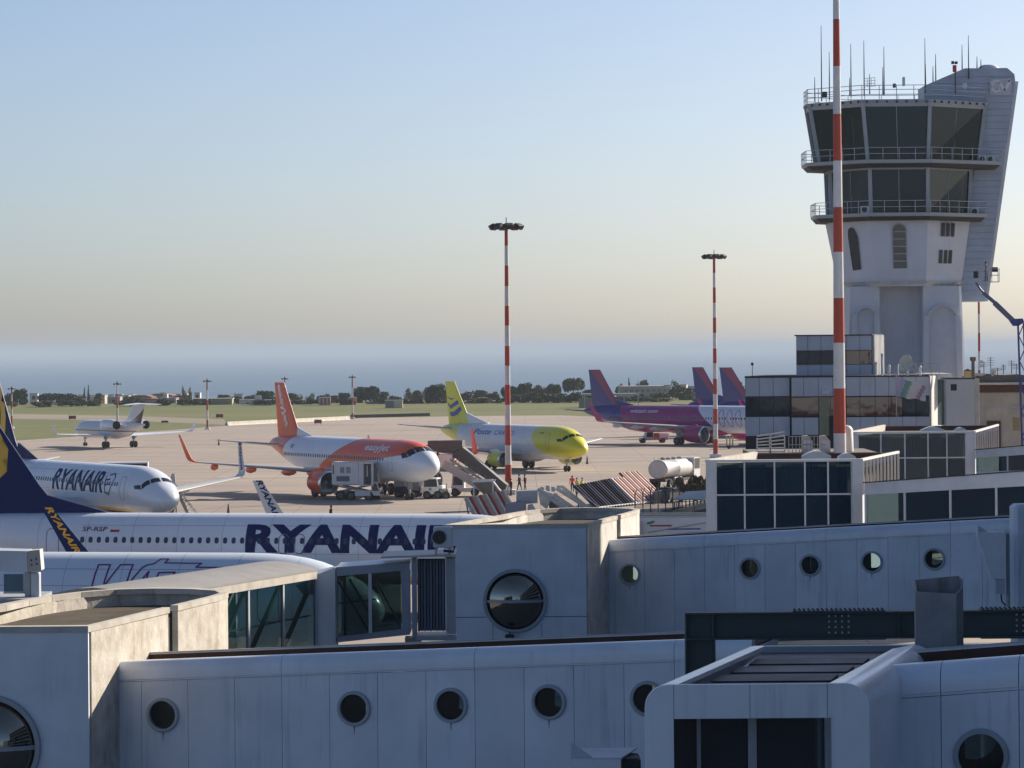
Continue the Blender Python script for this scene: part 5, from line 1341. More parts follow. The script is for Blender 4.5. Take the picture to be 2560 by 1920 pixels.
# ---------------------------------------------------------------- glass boarding tunnel
def tunnel():
    A = P(330, 1500, 100.5); B = P(790, 1440, 116.5); z0 = 7.42; z1 = 7.22
    L = (B - A).to_2d().length; ang = math.atan2(B.y - A.y, B.x - A.x); m_ = (z1 - z0) / L
    root = thing('boarding_bridge', 'glass sided boarding bridge with diagonal braces leading to the white jet nose', 'boarding bridge', (A.x, A.y, z0), ang)
    h = 2.75; w_ = 3.0; xs = [ray_line(u, A, B) for u in (345, 438, 530, 617, 704, 786)]
    zt = lambda x: m_ * x; zb = lambda x: m_ * x - h
    mb = MB(); slab(xs[0], L, lambda x: zt(x) - .34, lambda x: zt(x) - .02, .12, M_COPE, mb, y=-.04); mb.build('roof_fascia', None, root)
    mr = mat('tunnel_roof_grey', (.27, .275, .28), .7, var=.4, scale=.8)
    # cambered roof
    n = 6; prof = [(-.05 + (w_ + .1) * k / n, .26 * sin(pi * k / n)) for k in range(n + 1)]
    mb = MB(); mb.loft([[(x, y, zt(x) + z) for y, z in prof] + [(x, y, zt(x) + z - .08) for y, z in prof[::-1]] for x in (xs[0], L)], mr); mb.build('roof', None, root, 30)
    mb = MB(); slab(xs[0], L, lambda x: zb(x) - .28, zb, w_, M_GREYM, mb); mb.build('floor_beam', None, root)
    for a, b in zip(xs, xs[1:]):
        mb = MB(); slab(a + .05, b - .05, zb, lambda x: zt(x) - .36, .015, M_GLASSG, mb, y=.03); mb.build('pane', None, root)
        mb = MB(); slab(a + .05, b - .05, zb, lambda x: zt(x) - .36, .015, M_GLASSG, mb, y=w_ - .05); mb.build('pane', None, root)
        for y in (.14, w_ - .16):
            mb = MB(); mb.bar((a + .1, y, zb(a) + .1), (b - .1, y, zt(b) - .45), .12, .12, M_GREYM); mb.build('diagonal_brace', None, root)
        mb = MB(); mb.bar((a + .1, .2, zb(a) + 1.15), (b - .1, .2, zb(b) + 1.15), .05, .05, M_GREYM); mb.build('handrail', None, root)
    for x in xs:
        for y in (-.01, w_ - .09):
            mb = MB(); slab(x - .07, x + .07, zb, lambda x: zt(x) - .35, .10, M_LITE, mb, y=y); mb.build('post', None, root)
    mb = MB(); mb.box((xs[0], .2, -z0), (xs[0] + .4, w_ - .2, zb(0) - .3), M_CONCF); mb.build('support_column', None, root)
    mb = MB(); mb.box((L * .82, .7, -z0), (L * .82 + .5, 2.3, zb(L) - .3), M_GREYM); mb.build('support_column', None, root)
    # portal frame and second cabin, square to the view
    d = 117.0; s = d / F
    def X(u): return P(u, 1500, d).x
    def Z(v): return P(900, v, d).z
    cab = thing('bridge_cabin', 'glass cabin with diagonal bars and ribbed folding hood at the end of the bridge', 'bridge cabin', (X(788), d, 0), 0)
    x = lambda u: X(u) - X(788)
    mb = MB(); mb.hexa([(x(786), 0, Z(1650)), (x(838), 0, Z(1650)), (x(842), .8, Z(1650)), (x(790), 1.2, Z(1650)), (x(786), 0, Z(1438)), (x(838), 0, Z(1418)), (x(842), .8, Z(1417)), (x(790), 1.2, Z(1430))], M_PANEL); mb.build('portal_frame', None, cab)
    u0, u1 = 842, 1002
    lin = lambda va, vb: (lambda uu: Z(va + (vb - va) * (uu - u0) / (u1 - u0)))
    def quad(ua, ub, top, bot, y0, y1, m, name, kind=None):
        mb = MB(); mb.hexa([(x(ua), y0, bot(ua)), (x(ub), y0, bot(ub)), (x(ub), y1, bot(ub)), (x(ua), y1, bot(ua)), (x(ua), y0, top(ua)), (x(ub), y0, top(ub)), (x(ub), y1, top(ub)), (x(ua), y1, top(ua))], m)
        return mb.build(name, None, cab, kind=kind)
    rt, gt, gb, bb = lin(1418, 1408), lin(1440, 1428), lin(1592, 1574), lin(1606, 1590)
    M_CAB = mat('cabin_frame_blue_grey', (.27, .33, .42), .5, var=.2, scale=1.5); M_FOLD = mat('hood_fold_slate', (.12, .17, .24), .7, var=.2)
    quad(842, 1024, rt, gt, .0, .25, M_CAB, 'top_beam'); quad(842, 1024, gb, bb, .0, .25, M_CAB, 'bottom_beam')
    quad(1004, 1026, gt, gb, .0, .25, M_CAB, 'end_post'); quad(921, 929, gt, gb, .02, .14, M_LITE, 'post'); quad(858, 864, gt, gb, .3, .38, M_BEAM, 'inner_post')
    quad(843, 921, gt, gb, .08, .10, M_GLASSG, 'pane'); quad(929, 1002, gt, gb, .08, .10, M_GLASSG, 'pane')
    quad(842, 1024, rt, lambda u: rt(u) - .1, .25, 2.8, M_PANEL, 'roof'); quad(842, 1024, gb, bb, .26, 2.8, M_GREYM, 'floor')
    quad(843, 1002, gt, gb, 2.7, 2.72, M_GLASSG, 'pane')
    for (ua, va, ub, vb) in ((845, 1455, 920, 1578), (873, 1449, 925, 1540), (935, 1445, 1000, 1568)):
        mb = MB(); mb.bar((x(ua), .35, Z(va)), (x(ub), .35, Z(vb)), .12, .08, M_BEAM if ua < 900 else M_GREYM); mb.build('diagonal_brace', None, cab)
    mb = MB(); mb.bar((x(845), .33, Z(1510)), (x(940), .33, Z(1500)), .05, .05, M_BEAM); mb.build('handrail', None, cab)
    # folding hood
    quad(1030, 1042, lambda u: Z(1396), lambda u: Z(1596), -.1, .4, M_CAB, 'hood_frame')
    for k in range(9):
        ua = 1044 + k * 7.6; quad(ua, ua + 5.2, lambda u: Z(1402), lambda u: Z(1580), .1 + .1 * (k % 2), .9, M_FOLD, 'hood_fold')
    quad(1043, 1112, lambda u: Z(1402), lambda u: Z(1580), .35, .95, M_GASK, 'hood_lining')
    quad(1116, 1139, lambda u: Z(1397), lambda u: Z(1586), -.1, .6, M_TRIM, 'door_panel')
    quad(955, 1141, lambda u: Z(1389 - (u - 955) * .02), lambda u: Z(1394 - (u - 955) * .02), -.6, 2.5, M_GREYM, 'upper_deck')
    quad(1040, 1141, lambda u: Z(1592), lambda u: Z(1600), -.5, 2.0, M_TRIM, 'lower_deck')
    mb = MB(); mb.box((x(1010), .6, 0), (x(1050), 1.6, Z(1600)), M_GREYM); mb.build('lift_column', None, cab)
    for xx in (x(990), x(1070)): obj('wheel', wheel_mesh(.5, .35), cab, (xx, .4, .5), (0, 0, pi / 2))
    # air conditioning unit on the deck
    ac = thing('air_conditioner', 'white air conditioning unit on the deck beside the grey middle block', 'air conditioner', (X(1085), d - .3, Z(1389)), 0)
    q = lambda u: X(u) - X(1085); zz = lambda v: Z(v) - Z(1389)
    mb = MB(); mb.bbox((0, 0, zz(1370)), (q(1133), .55, zz(1318)), .03, M_LITE); mb.build('casing', None, ac)
    T = Matrix.Translation((q(1100), -.005, zz(1344))) @ Matrix.Rotation(pi / 2, 4, 'X')
    mb = MB(); mb.lathe([(.24, 0), (.26, .02), (.27, 0)], 20, M_GREYM, T); mb.lathe([(.01, .004), (.23, .002)], 20, M_DARK, T); mb.build('fan_grille', None, ac)
    mb = MB(); mb.box((.05, .1, 0), (.12, .5, zz(1370)), M_GREYM); mb.box((q(1122), .1, 0), (q(1130), .5, zz(1370)), M_GREYM); mb.tube([(q(1110), .1, zz(1378)), (q(1135), .1, zz(1380)), (q(1138), .1, zz(1366))], .05, 7, M_DARK); mb.build('mounting', None, ac, kind='stuff')
tunnel()
# machine box on a post behind the left block
def left_machine():
    d = 96.0; s = d / F; a = P(0, 1490, d)
    root = thing('camera_box', 'white metal box with four holes on a post at the left edge', 'machine box', (a.x, d, 0), 0)
    x = lambda u: u * s; Z = lambda v: P(40, v, d).z
    mb = MB(); mb.hexa([(x(-90), .4, Z(1424)), (x(70), 0, Z(1431)), (x(74), .9, Z(1428)), (x(-80), 1.6, Z(1422)), (x(-90), .4, Z(1376)), (x(68), 0, Z(1378)), (x(70), .9, Z(1377)), (x(-80), 1.6, Z(1376))], M_LITE); mb.build('box_body', None, root)
    mb = MB(); mb.hexa([(x(71), -.02, Z(1431)), (x(101), .25, Z(1428)), (x(101), .9, Z(1427)), (x(74), .9, Z(1430)), (x(69), -.02, Z(1378)), (x(97), .25, Z(1376)), (x(97), .9, Z(1376)), (x(72), .9, Z(1378))], M_WALLW); e = mb.build('end_plate', None, root)
    for u, v in ((78, 1401), (90, 1398), (79, 1413), (91, 1411)):
        mb = MB(); t = (u - 70) / 30; mb.tube([(x(u), .25 * t - .03, Z(v)), (x(u), .25 * t + .04, Z(v))], .028, 8, M_DARK); mb.build('hole', None, e)
    mb = MB(); mb.bbox((x(58), .3, 2), (x(73), .6, Z(1432)), .02, M_GREYM); mb.bbox((x(74), .25, 2), (x(95), .65, Z(1434)), .02, M_LITE); mb.build('post', None, root)
    mb = MB(); mb.box((x(3), .5, Z(1486)), (x(54), .53, Z(1438)), m_glass('clear_plate', (.05, .09, .14), .1, .55)); mb.build('clear_panel', None, root)
    mb = MB(); mb.box((x(2), .48, Z(1487)), (x(56), .56, Z(1484)), M_LITE); mb.box((x(52), .48, Z(1487)), (x(56), .56, Z(1437)), M_LITE); mb.build('panel_frame', None, root)
    mb = MB(); mb.box((x(-200), -.5, 0), (x(100), 2.5, Z(1490) - .05), M_GREYM); mb.build('deck', None, root)
left_machine()

# ---------------------------------------------------------------- control tower
def tower():
    d = 318.0; s = d / F; uc = 2240
    c = P(uc, 870, d); cx = c.x
    Z = lambda v: P(uc, v, d).z
    root = thing('control_tower', 'white airport control tower with two glazed levels, balconies and a leaning ribbed spine', 'control tower', (cx, d, 0), 0)
    cx += 17 * s; root.location.x = cx
    X = lambda u: (u - uc) * s
    Z = lambda v: P(uc, v, d).z + (872 - v) * s * .010
    def ring(us, grow=0.0, dy=(4.6, 0, 0, 4.8), back=13.0):
        """plan ring from the four visible corner columns of the photo: left, two front, right"""
        l, a, b, r = [X(u) for u in us]
        return [(l - grow, dy[0]), (a - grow * .4, dy[1] - grow), (b + grow * .4, dy[2] - grow), (r + grow, dy[3]), (r + grow, 8.6), (b + grow * .4, back + grow), (a - grow * .4, back + grow), (l - grow, 8.6)]
    def lvl(us, v, **k): return [(x, y, Z(v)) for x, y in ring(us, **k)]
    # shaft drum below
    mb = MB(); mb.loft([lvl((2112, 2178, 2296, 2390), 717), lvl((2103, 2175, 2299, 2404), 706), lvl((2098, 2174, 2300, 2407), 694), lvl((2068, 2161, 2305, 2429), 543)], M_TW); mb.build('drum', None, root)
    mb = MB(); mb.loft([lvl((2108, 2177, 2297, 2396), 712, grow=.18), lvl((2102, 2175, 2299, 2404), 705, grow=.2)], M_COPE); mb.build('drum_lip', None, root)
    # arched windows
    def arch(u, v0, v1, w_, y, lean, name='arched_window', yaw=0.0):
        f = MB(); x0 = X(u); zt, zb = Z(v0), Z(v1); ww = w_ * s / 2; pts = [(-ww, zb - Z(v1))] + [(ww * cos(t) * -1, (zt - zb) - ww + ww * sin(t)) for t in [pi * k / 10 for k in range(11)]] + [(ww, 0)]
        T = Matrix.Translation((x0, y, zb)) @ Matrix.Rotation(yaw, 4, 'Z') @ Matrix.Shear('XZ', 4, (0, 0)) if False else Matrix.Translation((x0, y, zb)) @ Matrix.Rotation(yaw, 4, 'Z')
        Ms = Matrix.Identity(4); Ms[0][2] = lean[0]; Ms[1][2] = lean[1]
        mb = MB(); mb.prism([(a, b) for a, b in pts], -.03, .12, M_GLASSC, T @ Ms); g = mb.build(name, None, root)
        mb = MB()
        for t in [q / 6 for q in range(1, 6)]: mb.box((-ww, -.06, (zt - zb) * t - .04), (ww, -.02, (zt - zb) * t + .04), M_TG, T @ Ms)
        mb.build('glazing_bars', None, g, kind='stuff')
        mb = MB(); q = [(a * 1.16, b + (.1 if i not in (0, len(pts) - 1) else 0)) for i, (a, b) in enumerate(pts)]
        mb.loft([[(a, -.05, b) for a, b in q], [(a, -.02, b) for a, b in q]], M_TG, T @ Ms, caps=True); 
        fr = mb.build('window_surround', None, g); fr.location = (0, .03, 0)
    k = .0
    arch(2235, 564, 673, 32, .02, (-.02, -.03))
    # narrow left one lies on the turned left face
    mb = MB(); pts = [(2112, 574), (2117, 568), (2124, 572), (2131, 590), (2141, 674), (2124, 676), (2112, 590)]
    def onleft(u, v):
        k = (v - 543) / 151; xl, xr = X(2068 + 30 * k), X(2161 + 13 * k); t = (X(u) - xl) / (xr - xl); return (X(u), 4.6 * (1 - t) - .14, Z(v))
    mb.loft([[onleft(u, v) for u, v in pts], [tuple(Vector(onleft(u, v)) + Vector((.1, .2, 0))) for u, v in pts]], M_GLASSC); mb.build('arched_window', None, root)
    def onright(u, v, o=-.10):
        k = (694 - v) / 151; rr = 2407 + 22 * k; kk = 2300 + 5 * k; t = (X(u) - X(kk)) / (X(rr) - X(kk)); return (X(u), 4.8 * t + o - .16, Z(v))
    for (ua, va, vb) in ((2346, 560, 593), (2360, 560, 593), (2374, 560, 593), (2339, 627, 660), (2353, 627, 660), (2367, 627, 660)):
        mb = MB(); q = [(ua, va), (ua + 9, va), (ua + 7, vb), (ua - 2, vb)]
        mb.loft([[onright(u, v) for u, v in q], [onright(u, v, .2) for u, v in q]], M_GASK); mb.build('slot_window', None, root)
    # glazed storeys
    def storey(ut, vt, ub, vb, name):
        rt, rb = ring(ut), ring(ub); zt, zb = Z(vt), Z(vb)
        n = 8
        for i in range(n):
            j = (i + 1) % n
            A, B = Vector((*rt[i], zt)), Vector((*rt[j], zt)); C, D = Vector((*rb[i], zb)), Vector((*rb[j], zb))
            def q(t, h): return (C.lerp(D, t)).lerp(A.lerp(B, t), h)
            outn = ((B - A).cross(C - A)).normalized()
            if outn.dot((A + B) / 2 - Vector((0, 6, zt))) < 0: outn = -outn
            nn = 2 if (B - A).length > 4.5 else 1
            mb = MB(); vs = [q(.045, .035), q(.955, .035), q(.955, .93), q(.045, .93)]; mb.hexa([v - outn * .12 for v in vs] [:4] + [v - outn * .08 for v in vs][:4], M_GLASSC)
            mb.build('glass_wall', None, root)
            for k in range(1, nn + 1) if nn > 1 else ():
                if k == nn: continue
                t = k / nn; mb = MB(); mb.bar(q(t, .03) - outn * .06, q(t, .93) - outn * .06, .05, .05, M_TG); mb.build('glazing_bar', None, root)
            mb = MB(); mb.bar(C, A, .34, .34, M_TG); mb.build('corner_post', None, root)
            mb = MB(); a0, b0, a1, b1 = q(0, .93), q(1, .93), A, B
            mb.hexa([a0 - outn * .15, b0 - outn * .15, b0 + outn * .06, a0 + outn * .06, a1 - outn * .15, b1 - outn * .15, b1 + outn * .06, a1 + outn * .06], M_TG); mb.build('head_beam', None, root)
        # interior: floor and core
        mb = MB(); mb.loft([[(x * .93, 6.5 + (y - 6.5) * .93, zb + .02) for x, y in rb], [(x * .93, 6.5 + (y - 6.5) * .93, zb + .6) for x, y in rb]], M_INT); mb.build('console_base', None, root)
        mb = MB(); mb.box((-2.2, 5.5, zb), (3.0, 8.5, zt), M_INT); mb.build('core_wall', None, root)
        mb = MB(); mb.loft([[(x * .97, 6.5 + (y - 6.5) * .97, zt - .25) for x, y in rt], [(x * .97, 6.5 + (y - 6.5) * .97, zt - .05) for x, y in rt]], M_TG); mb.build('ceiling_slab', None, root)
        for (xx, yy, w_, h) in ((-3.0, 1.6, 1.5, 1.0), (1.2, 1.9, 1.8, .7), (-6.0, 5.4, 1.2, .9)):
            mb = MB(); mb.box((xx, yy, zb + 1.3), (xx + w_, yy + .08, zb + 1.3 + h), mat('screen_back_grey', (.22, .27, .29), .6)); mb.build('screen', None, root)
    storey((2072, 2161, 2306, 2432), 420, (2076, 2163, 2305, 2425), 535, 'lower')
    storey((2023, 2145, 2313, 2469), 262, (2046, 2156, 2307, 2450), 404, 'upper')
    # balconies with railings
    def balcony(us, v, hgt, thick=.38):
        r = ring(us, dy=(3.4, -1.3, -1.3, 3.6)); z = Z(v)
        mb = MB(); mb.loft([[(x * .93, 6.5 + (y - 6.5) * .93, z - thick - .25) for x, y in r], [(x, y, z - thick * .6) for x, y in r], [(x, y, z) for x, y in r]], M_TG); mb.build('balcony_slab', None, root)
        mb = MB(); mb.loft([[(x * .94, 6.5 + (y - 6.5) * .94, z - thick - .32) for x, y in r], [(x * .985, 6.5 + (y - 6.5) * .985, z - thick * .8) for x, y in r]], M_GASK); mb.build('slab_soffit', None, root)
        for i in range(8):
            A, B = Vector((*r[i], z)), Vector((*r[(i + 1) % 8], z)); n = max(2, int((B - A).length / 1.25))
            for hh in (.55, 1.12):
                mb = MB(); mb.bar(A + Vector((0, 0, hh)), B + Vector((0, 0, hh)), .05, .05, M_RAIL); mb.build('handrail', None, root)
            for k in range(n):
                p = A.lerp(B, k / n); mb = MB(); mb.bar(p, p + Vector((0, 0, 1.12)), .06, .06, M_RAIL); mb.build('railing_post', None, root)
    balcony((2010, 2150, 2312, 2507), 405, 1.1); balcony((2033, 2155, 2308, 2467), 536, 1.1)
    # roof deck
    rr = ring((2018, 2143, 2316, 2474)); z = Z(255)
    mb = MB(); mb.loft([[(x, y, Z(263)) for x, y in rr], [(x * 1.015, y - .1, z) for x, y in rr]], M_TG); mb.build('roof_deck', None, root)
    mb = MB()
    for i in range(8):
        A, B = Vector((*rr[i], Z(260))), Vector((*rr[(i + 1) % 8], Z(260))); n = max(2, int((B - A).length / .9))
        for k in range(n):
            p = A.lerp(B, (k + .5) / n); mb.box((p.x - .07, p.y - .3, p.z - .10), (p.x + .07, p.y + .1, p.z + .08), M_GASK)
    mb.build('roof_brackets', None, root, kind='stuff')
    for i in range(8):
        A, B = Vector((*rr[i], z)) * 1.0, Vector((*rr[(i + 1) % 8], z)); n = max(2, int((B - A).length / 1.3))
        for hh in (.5, .95, 1.35):
            mb = MB(); mb.bar(A + Vector((0, 0, hh)), B + Vector((0, 0, hh)), .06, .06, M_RAIL); mb.build('handrail', None, root)
        for k in range(n):
            p = A.lerp(B, k / n); mb = MB(); mb.bar(p, p + Vector((0, 0, 1.35)), .06, .06, M_RAIL); mb.build('railing_post', None, root)
    # spine: leaning slab clad in horizontal boards
    y0, y1 = 5.5, 10.5
    X_, Z_ = X, Z
    X = lambda u: (u - 1280) / F * (d + y0) - cx - 3.3 * s
    Z = lambda v: P(uc, v, d + y0).z
    left = [(2391, 755), (2407, 640), (2427, 545), (2440, 420), (2474, 262), (2402, 235), (2319, 214)]
    right = [(2463, 755), (2478, 640), (2491, 545), (2506, 440), (2527, 310), (2547, 196)]
    outline = [(2391, 755), (2466, 755), (2547, 205), (2545, 188), (2527, 172), (2421, 172), (2319, 215), (2319, 262), (2466, 262), (2424, 545), (2404, 700)]
    o = [(X(u), Z(v)) for u, v in outline]
    mb = MB(); mb.prism(o, y0, y1, M_RIB); mb.build('spine', None, root)
    def span(v):
        xs = []
        for (u0, v0), (u1, v1) in zip(outline, outline[1:] + outline[:1]):
            if (v0 - v) * (v1 - v) < 0: xs.append(u0 + (u1 - u0) * (v - v0) / (v1 - v0))
        return (min(xs), max(xs)) if len(xs) > 1 else None
    v = 178.0
    while v < 750:
        a = span(v + 1); b = span(v + 15)
        if a and b:
            ua, ub = a; uc_, ud = b
            mb = MB(); mb.hexa([(X(uc_) + .02, y0 - .10, Z(v + 15.2)), (X(ud) - .02, y0 - .10, Z(v + 15.2)), (X(ud) - .02, y0, Z(v + 15.2)), (X(uc_) + .02, y0, Z(v + 15.2)),
                                (X(ua) + .02, y0 - .05, Z(v + .6)), (X(ub) - .02, y0 - .05, Z(v + .6)), (X(ub) - .02, y0, Z(v + .6)), (X(ua) + .02, y0, Z(v + .6))], M_RIB); mb.build('cladding_board', None, root)
        v += 16.2
    # lit outer edge with strip windows
    ed = lambda v: 2466 + (2547 - 2466) * (755 - v) / 550
    mb = MB(); mb.hexa([(X(2466), y0 + .3, Z(755)), (X(2466) + .35, y0 + .3, Z(755)), (X(2466) + .35, y1, Z(755)), (X(2466), y1, Z(755)), (X(2547), y0 + .3, Z(205)), (X(2547) + .35, y0 + .3, Z(205)), (X(2547) + .35, y1, Z(205)), (X(2547), y1, Z(205))], M_TW); mb.build('outer_edge', None, root)
    for v0, v1 in ((250, 322), (336, 408), (420, 490), (500, 575), (584, 655), (668, 735)):
        a, b = X(ed(v1)) + .36, X(ed(v0)) + .36
        mb = MB(); mb.hexa([(a - .03, y0 + 1.0, Z(v1)), (a + .03, y0 + 1.0, Z(v1)), (a + .03, y1 - 1, Z(v1)), (a - .03, y1 - 1, Z(v1)), (b - .03, y0 + 1, Z(v0)), (b + .03, y0 + 1, Z(v0)), (b + .03, y1 - 1, Z(v0)), (b - .03, y1 - 1, Z(v0))], M_GLASSC); mb.build('strip_window', None, root)
    mb = MB(); mb.lathe([(1.0, 0), (.95, .25), (.6, .45), (.01, .5)], 16, M_TW, Matrix.Translation((X(2488), y0 + 2, Z(172)))); mb.build('roof_dome', None, root, 50)
    # emblem plate: two joined loops
    pl = MB(); pl.box((X(2482), y0 - .22, Z(240)), (X(2536), y0 - .12, Z(199)), mat('emblem_plate', (.45, .52, .62), .5)); p = pl.build('emblem_plate', None, root)
    me_ = mat('emblem_white', (.72, .72, .76), .5)
    def stroke(pts, w_=.30, name='emblem'):
        mb = MB()
        for a, b in zip(pts, pts[1:]):
            mb.bar((X(a[0]), y0 - .26, Z(a[1])), (X(b[0]), y0 - .26, Z(b[1])), .08, w_, me_)
        mb.build(name, None, p)
    lp = [(2508 + 11.5 * cos(t) - 9, 218 + 13 * sin(t)) for t in [radians(-40) - k * radians(280) / 14 for k in range(15)]]
    stroke(lp); stroke([(2507, 208), (2519, 230), (2533, 204), (2526, 203)])
    X, Z = X_, Z_
    # legs and arches
    zt, zb = Z(717), 0
    def leg(ul0, ul1, ur0, ur1, ya, yb, name='leg'):
        mb = MB(); mb.hexa([(X(ul1), ya, 0), (X(ur1), ya, 0), (X(ur1), yb, 0), (X(ul1), yb, 0), (X(ul0), ya, zt), (X(ur0), ya, zt), (X(ur0), yb, zt), (X(ul0), yb, zt)], M_TW); return mb.build(name, None, root)
    leg(2112, 2100, 2186, 2186, 1.0, 9.5); leg(2295, 2294, 2385, 2398, 1.0, 6.0)
    leg(2186, 2186, 2295, 2295, 3.2, 9.0, 'core_shaft'); leg(2385, 2398, 2396, 2416, 2.5, 9.8, 'buttress')
    # raised blind arches on the legs
    for (ua, ub, vt, vb, y) in ((2122, 2178, 768, 870, .86), (2302, 2382, 765, 960, .86)):
        w2 = (X(ub) - X(ua)) / 2; xc = (X(ua) + X(ub)) / 2; zz = Z(vt) - w2 * 1.15
        pts = [(xc - w2 * 1.08, Z(vb))] + [(xc - w2 * cos(t), zz + w2 * 1.15 * sin(t)) for t in [pi * k / 14 for k in range(15)]] + [(xc + w2 * 1.08, Z(vb))]
        # a recess in the leg: shown by a projecting rim around it and a slanting inner plate
        mb = MB()
        for a, b in zip(pts, pts[1:]): mb.bar((a[0], y - .15, a[1]), (b[0], y - .15, b[1]), .55, .12, M_TW)
        mb.build('arch_rim', None, root)
        mb = MB(); mb.loft([[(x, y + .05, z) for x, z in pts], [(x, y + .13, z) for x, z in pts]], mat('tower_white_smooth', (.55, .58, .66), .7, var=.15)); mb.build('arch_panel', None, root)
    # roof gear
    def rod(u, v0, v1, y, r=.05, name='antenna'):
        mb = MB(); mb.tube([(X(u), y, Z(v1)), (X(u), y, (Z(v0) + Z(v1)) / 2), (X(u), y, Z(v0))], [r * 1.3, r, r * .5], 6, M_DARK if name == 'antenna' else M_RAIL); return mb.build(name, None, root)
    for u, v0, v1, y in ((2052, 60, 250, 4), (2070, 128, 248, 3.2), (2120, 113, 245, 1.5), (2151, 106, 243, .8), (2201, 122, 242, .8), (2199, 172, 242, 1.2), (2304, 102, 240, .8), (2322, 155, 214, 6), (2341, 160, 205, 6), (2348, 129, 200, 6), (2419, 104, 176, 7), (2429, 85, 195, 5.2), (2457, 134, 172, 7), (2467, 141, 172, 7), (2036, 188, 250, 4.5), (2118, 196, 240, 2), (2171, 185, 235, 3)):
        rod(u, v0, v1, y)
    mb = MB(); zz = Z(200)
    for k in range(4): mb.bar((X(2156), 3, Z(196 + k * 7)), (X(2186), 3, Z(194 + k * 7)), .04, .04, M_RAIL)
    for k in range(4): mb.bar((X(2157 + k * 9), 3, Z(216)), (X(2157 + k * 9), 3, Z(195)), .04, .04, M_RAIL)
    mb.build('grid_antenna', None, root, kind='stuff')
    mb = MB(); mb.tube([(X(2380), 1, Z(240)), (X(2380), 1, Z(185))], .06, 6, M_DARK); mb.build('beacon_pole', None, root)
    mb = MB(); mb.tube([(X(2379), 1, Z(186)), (X(2379), 1, Z(169))], .2, 8, M_RED); mb.build('beacon', None, root)
    mb = MB(); mb.box((X(2371), .8, Z(166)), (X(2377), 1.2, Z(159)), M_DARK); mb.box((X(2379), .8, Z(166)), (X(2386), 1.2, Z(160)), M_DARK); mb.build('wind_sensor', None, root, kind='stuff')
    for u, v, w_, h in ((2226, 222, 7, 10), (2250, 218, 6, 22), (2048, 245, 12, 14), (2400, 225, 10, 12)):
        mb = MB(); mb.bbox((X(u), 1.5, Z(v)), (X(u + w_), 2.0, Z(v - h)), .03, M_TW if u > 2240 else M_DARK); mb.build('roof_cabinet', None, root)
    for u, v, y in ((2137, 536, -.3), (2430, 538, 4.6), (2448, 407, 4.0), (2472, 407, 4.6)):
        zb_ = Z(v); mb = MB(); mb.bbox((X(u), y, zb_), (X(u + 20), y + .4, zb_ + .68), .03, M_LITE); a = mb.build('cooling_unit', None, root)
        T = Matrix.Translation((X(u + 9), y - .005, zb_ + .34)) @ Matrix.Rotation(pi / 2, 4, 'X'); mb = MB(); mb.lathe([(.01, .004), (.24, .006), (.26, 0)], 16, M_DARK, T); mb.build('fan_grille', None, a)
tower()

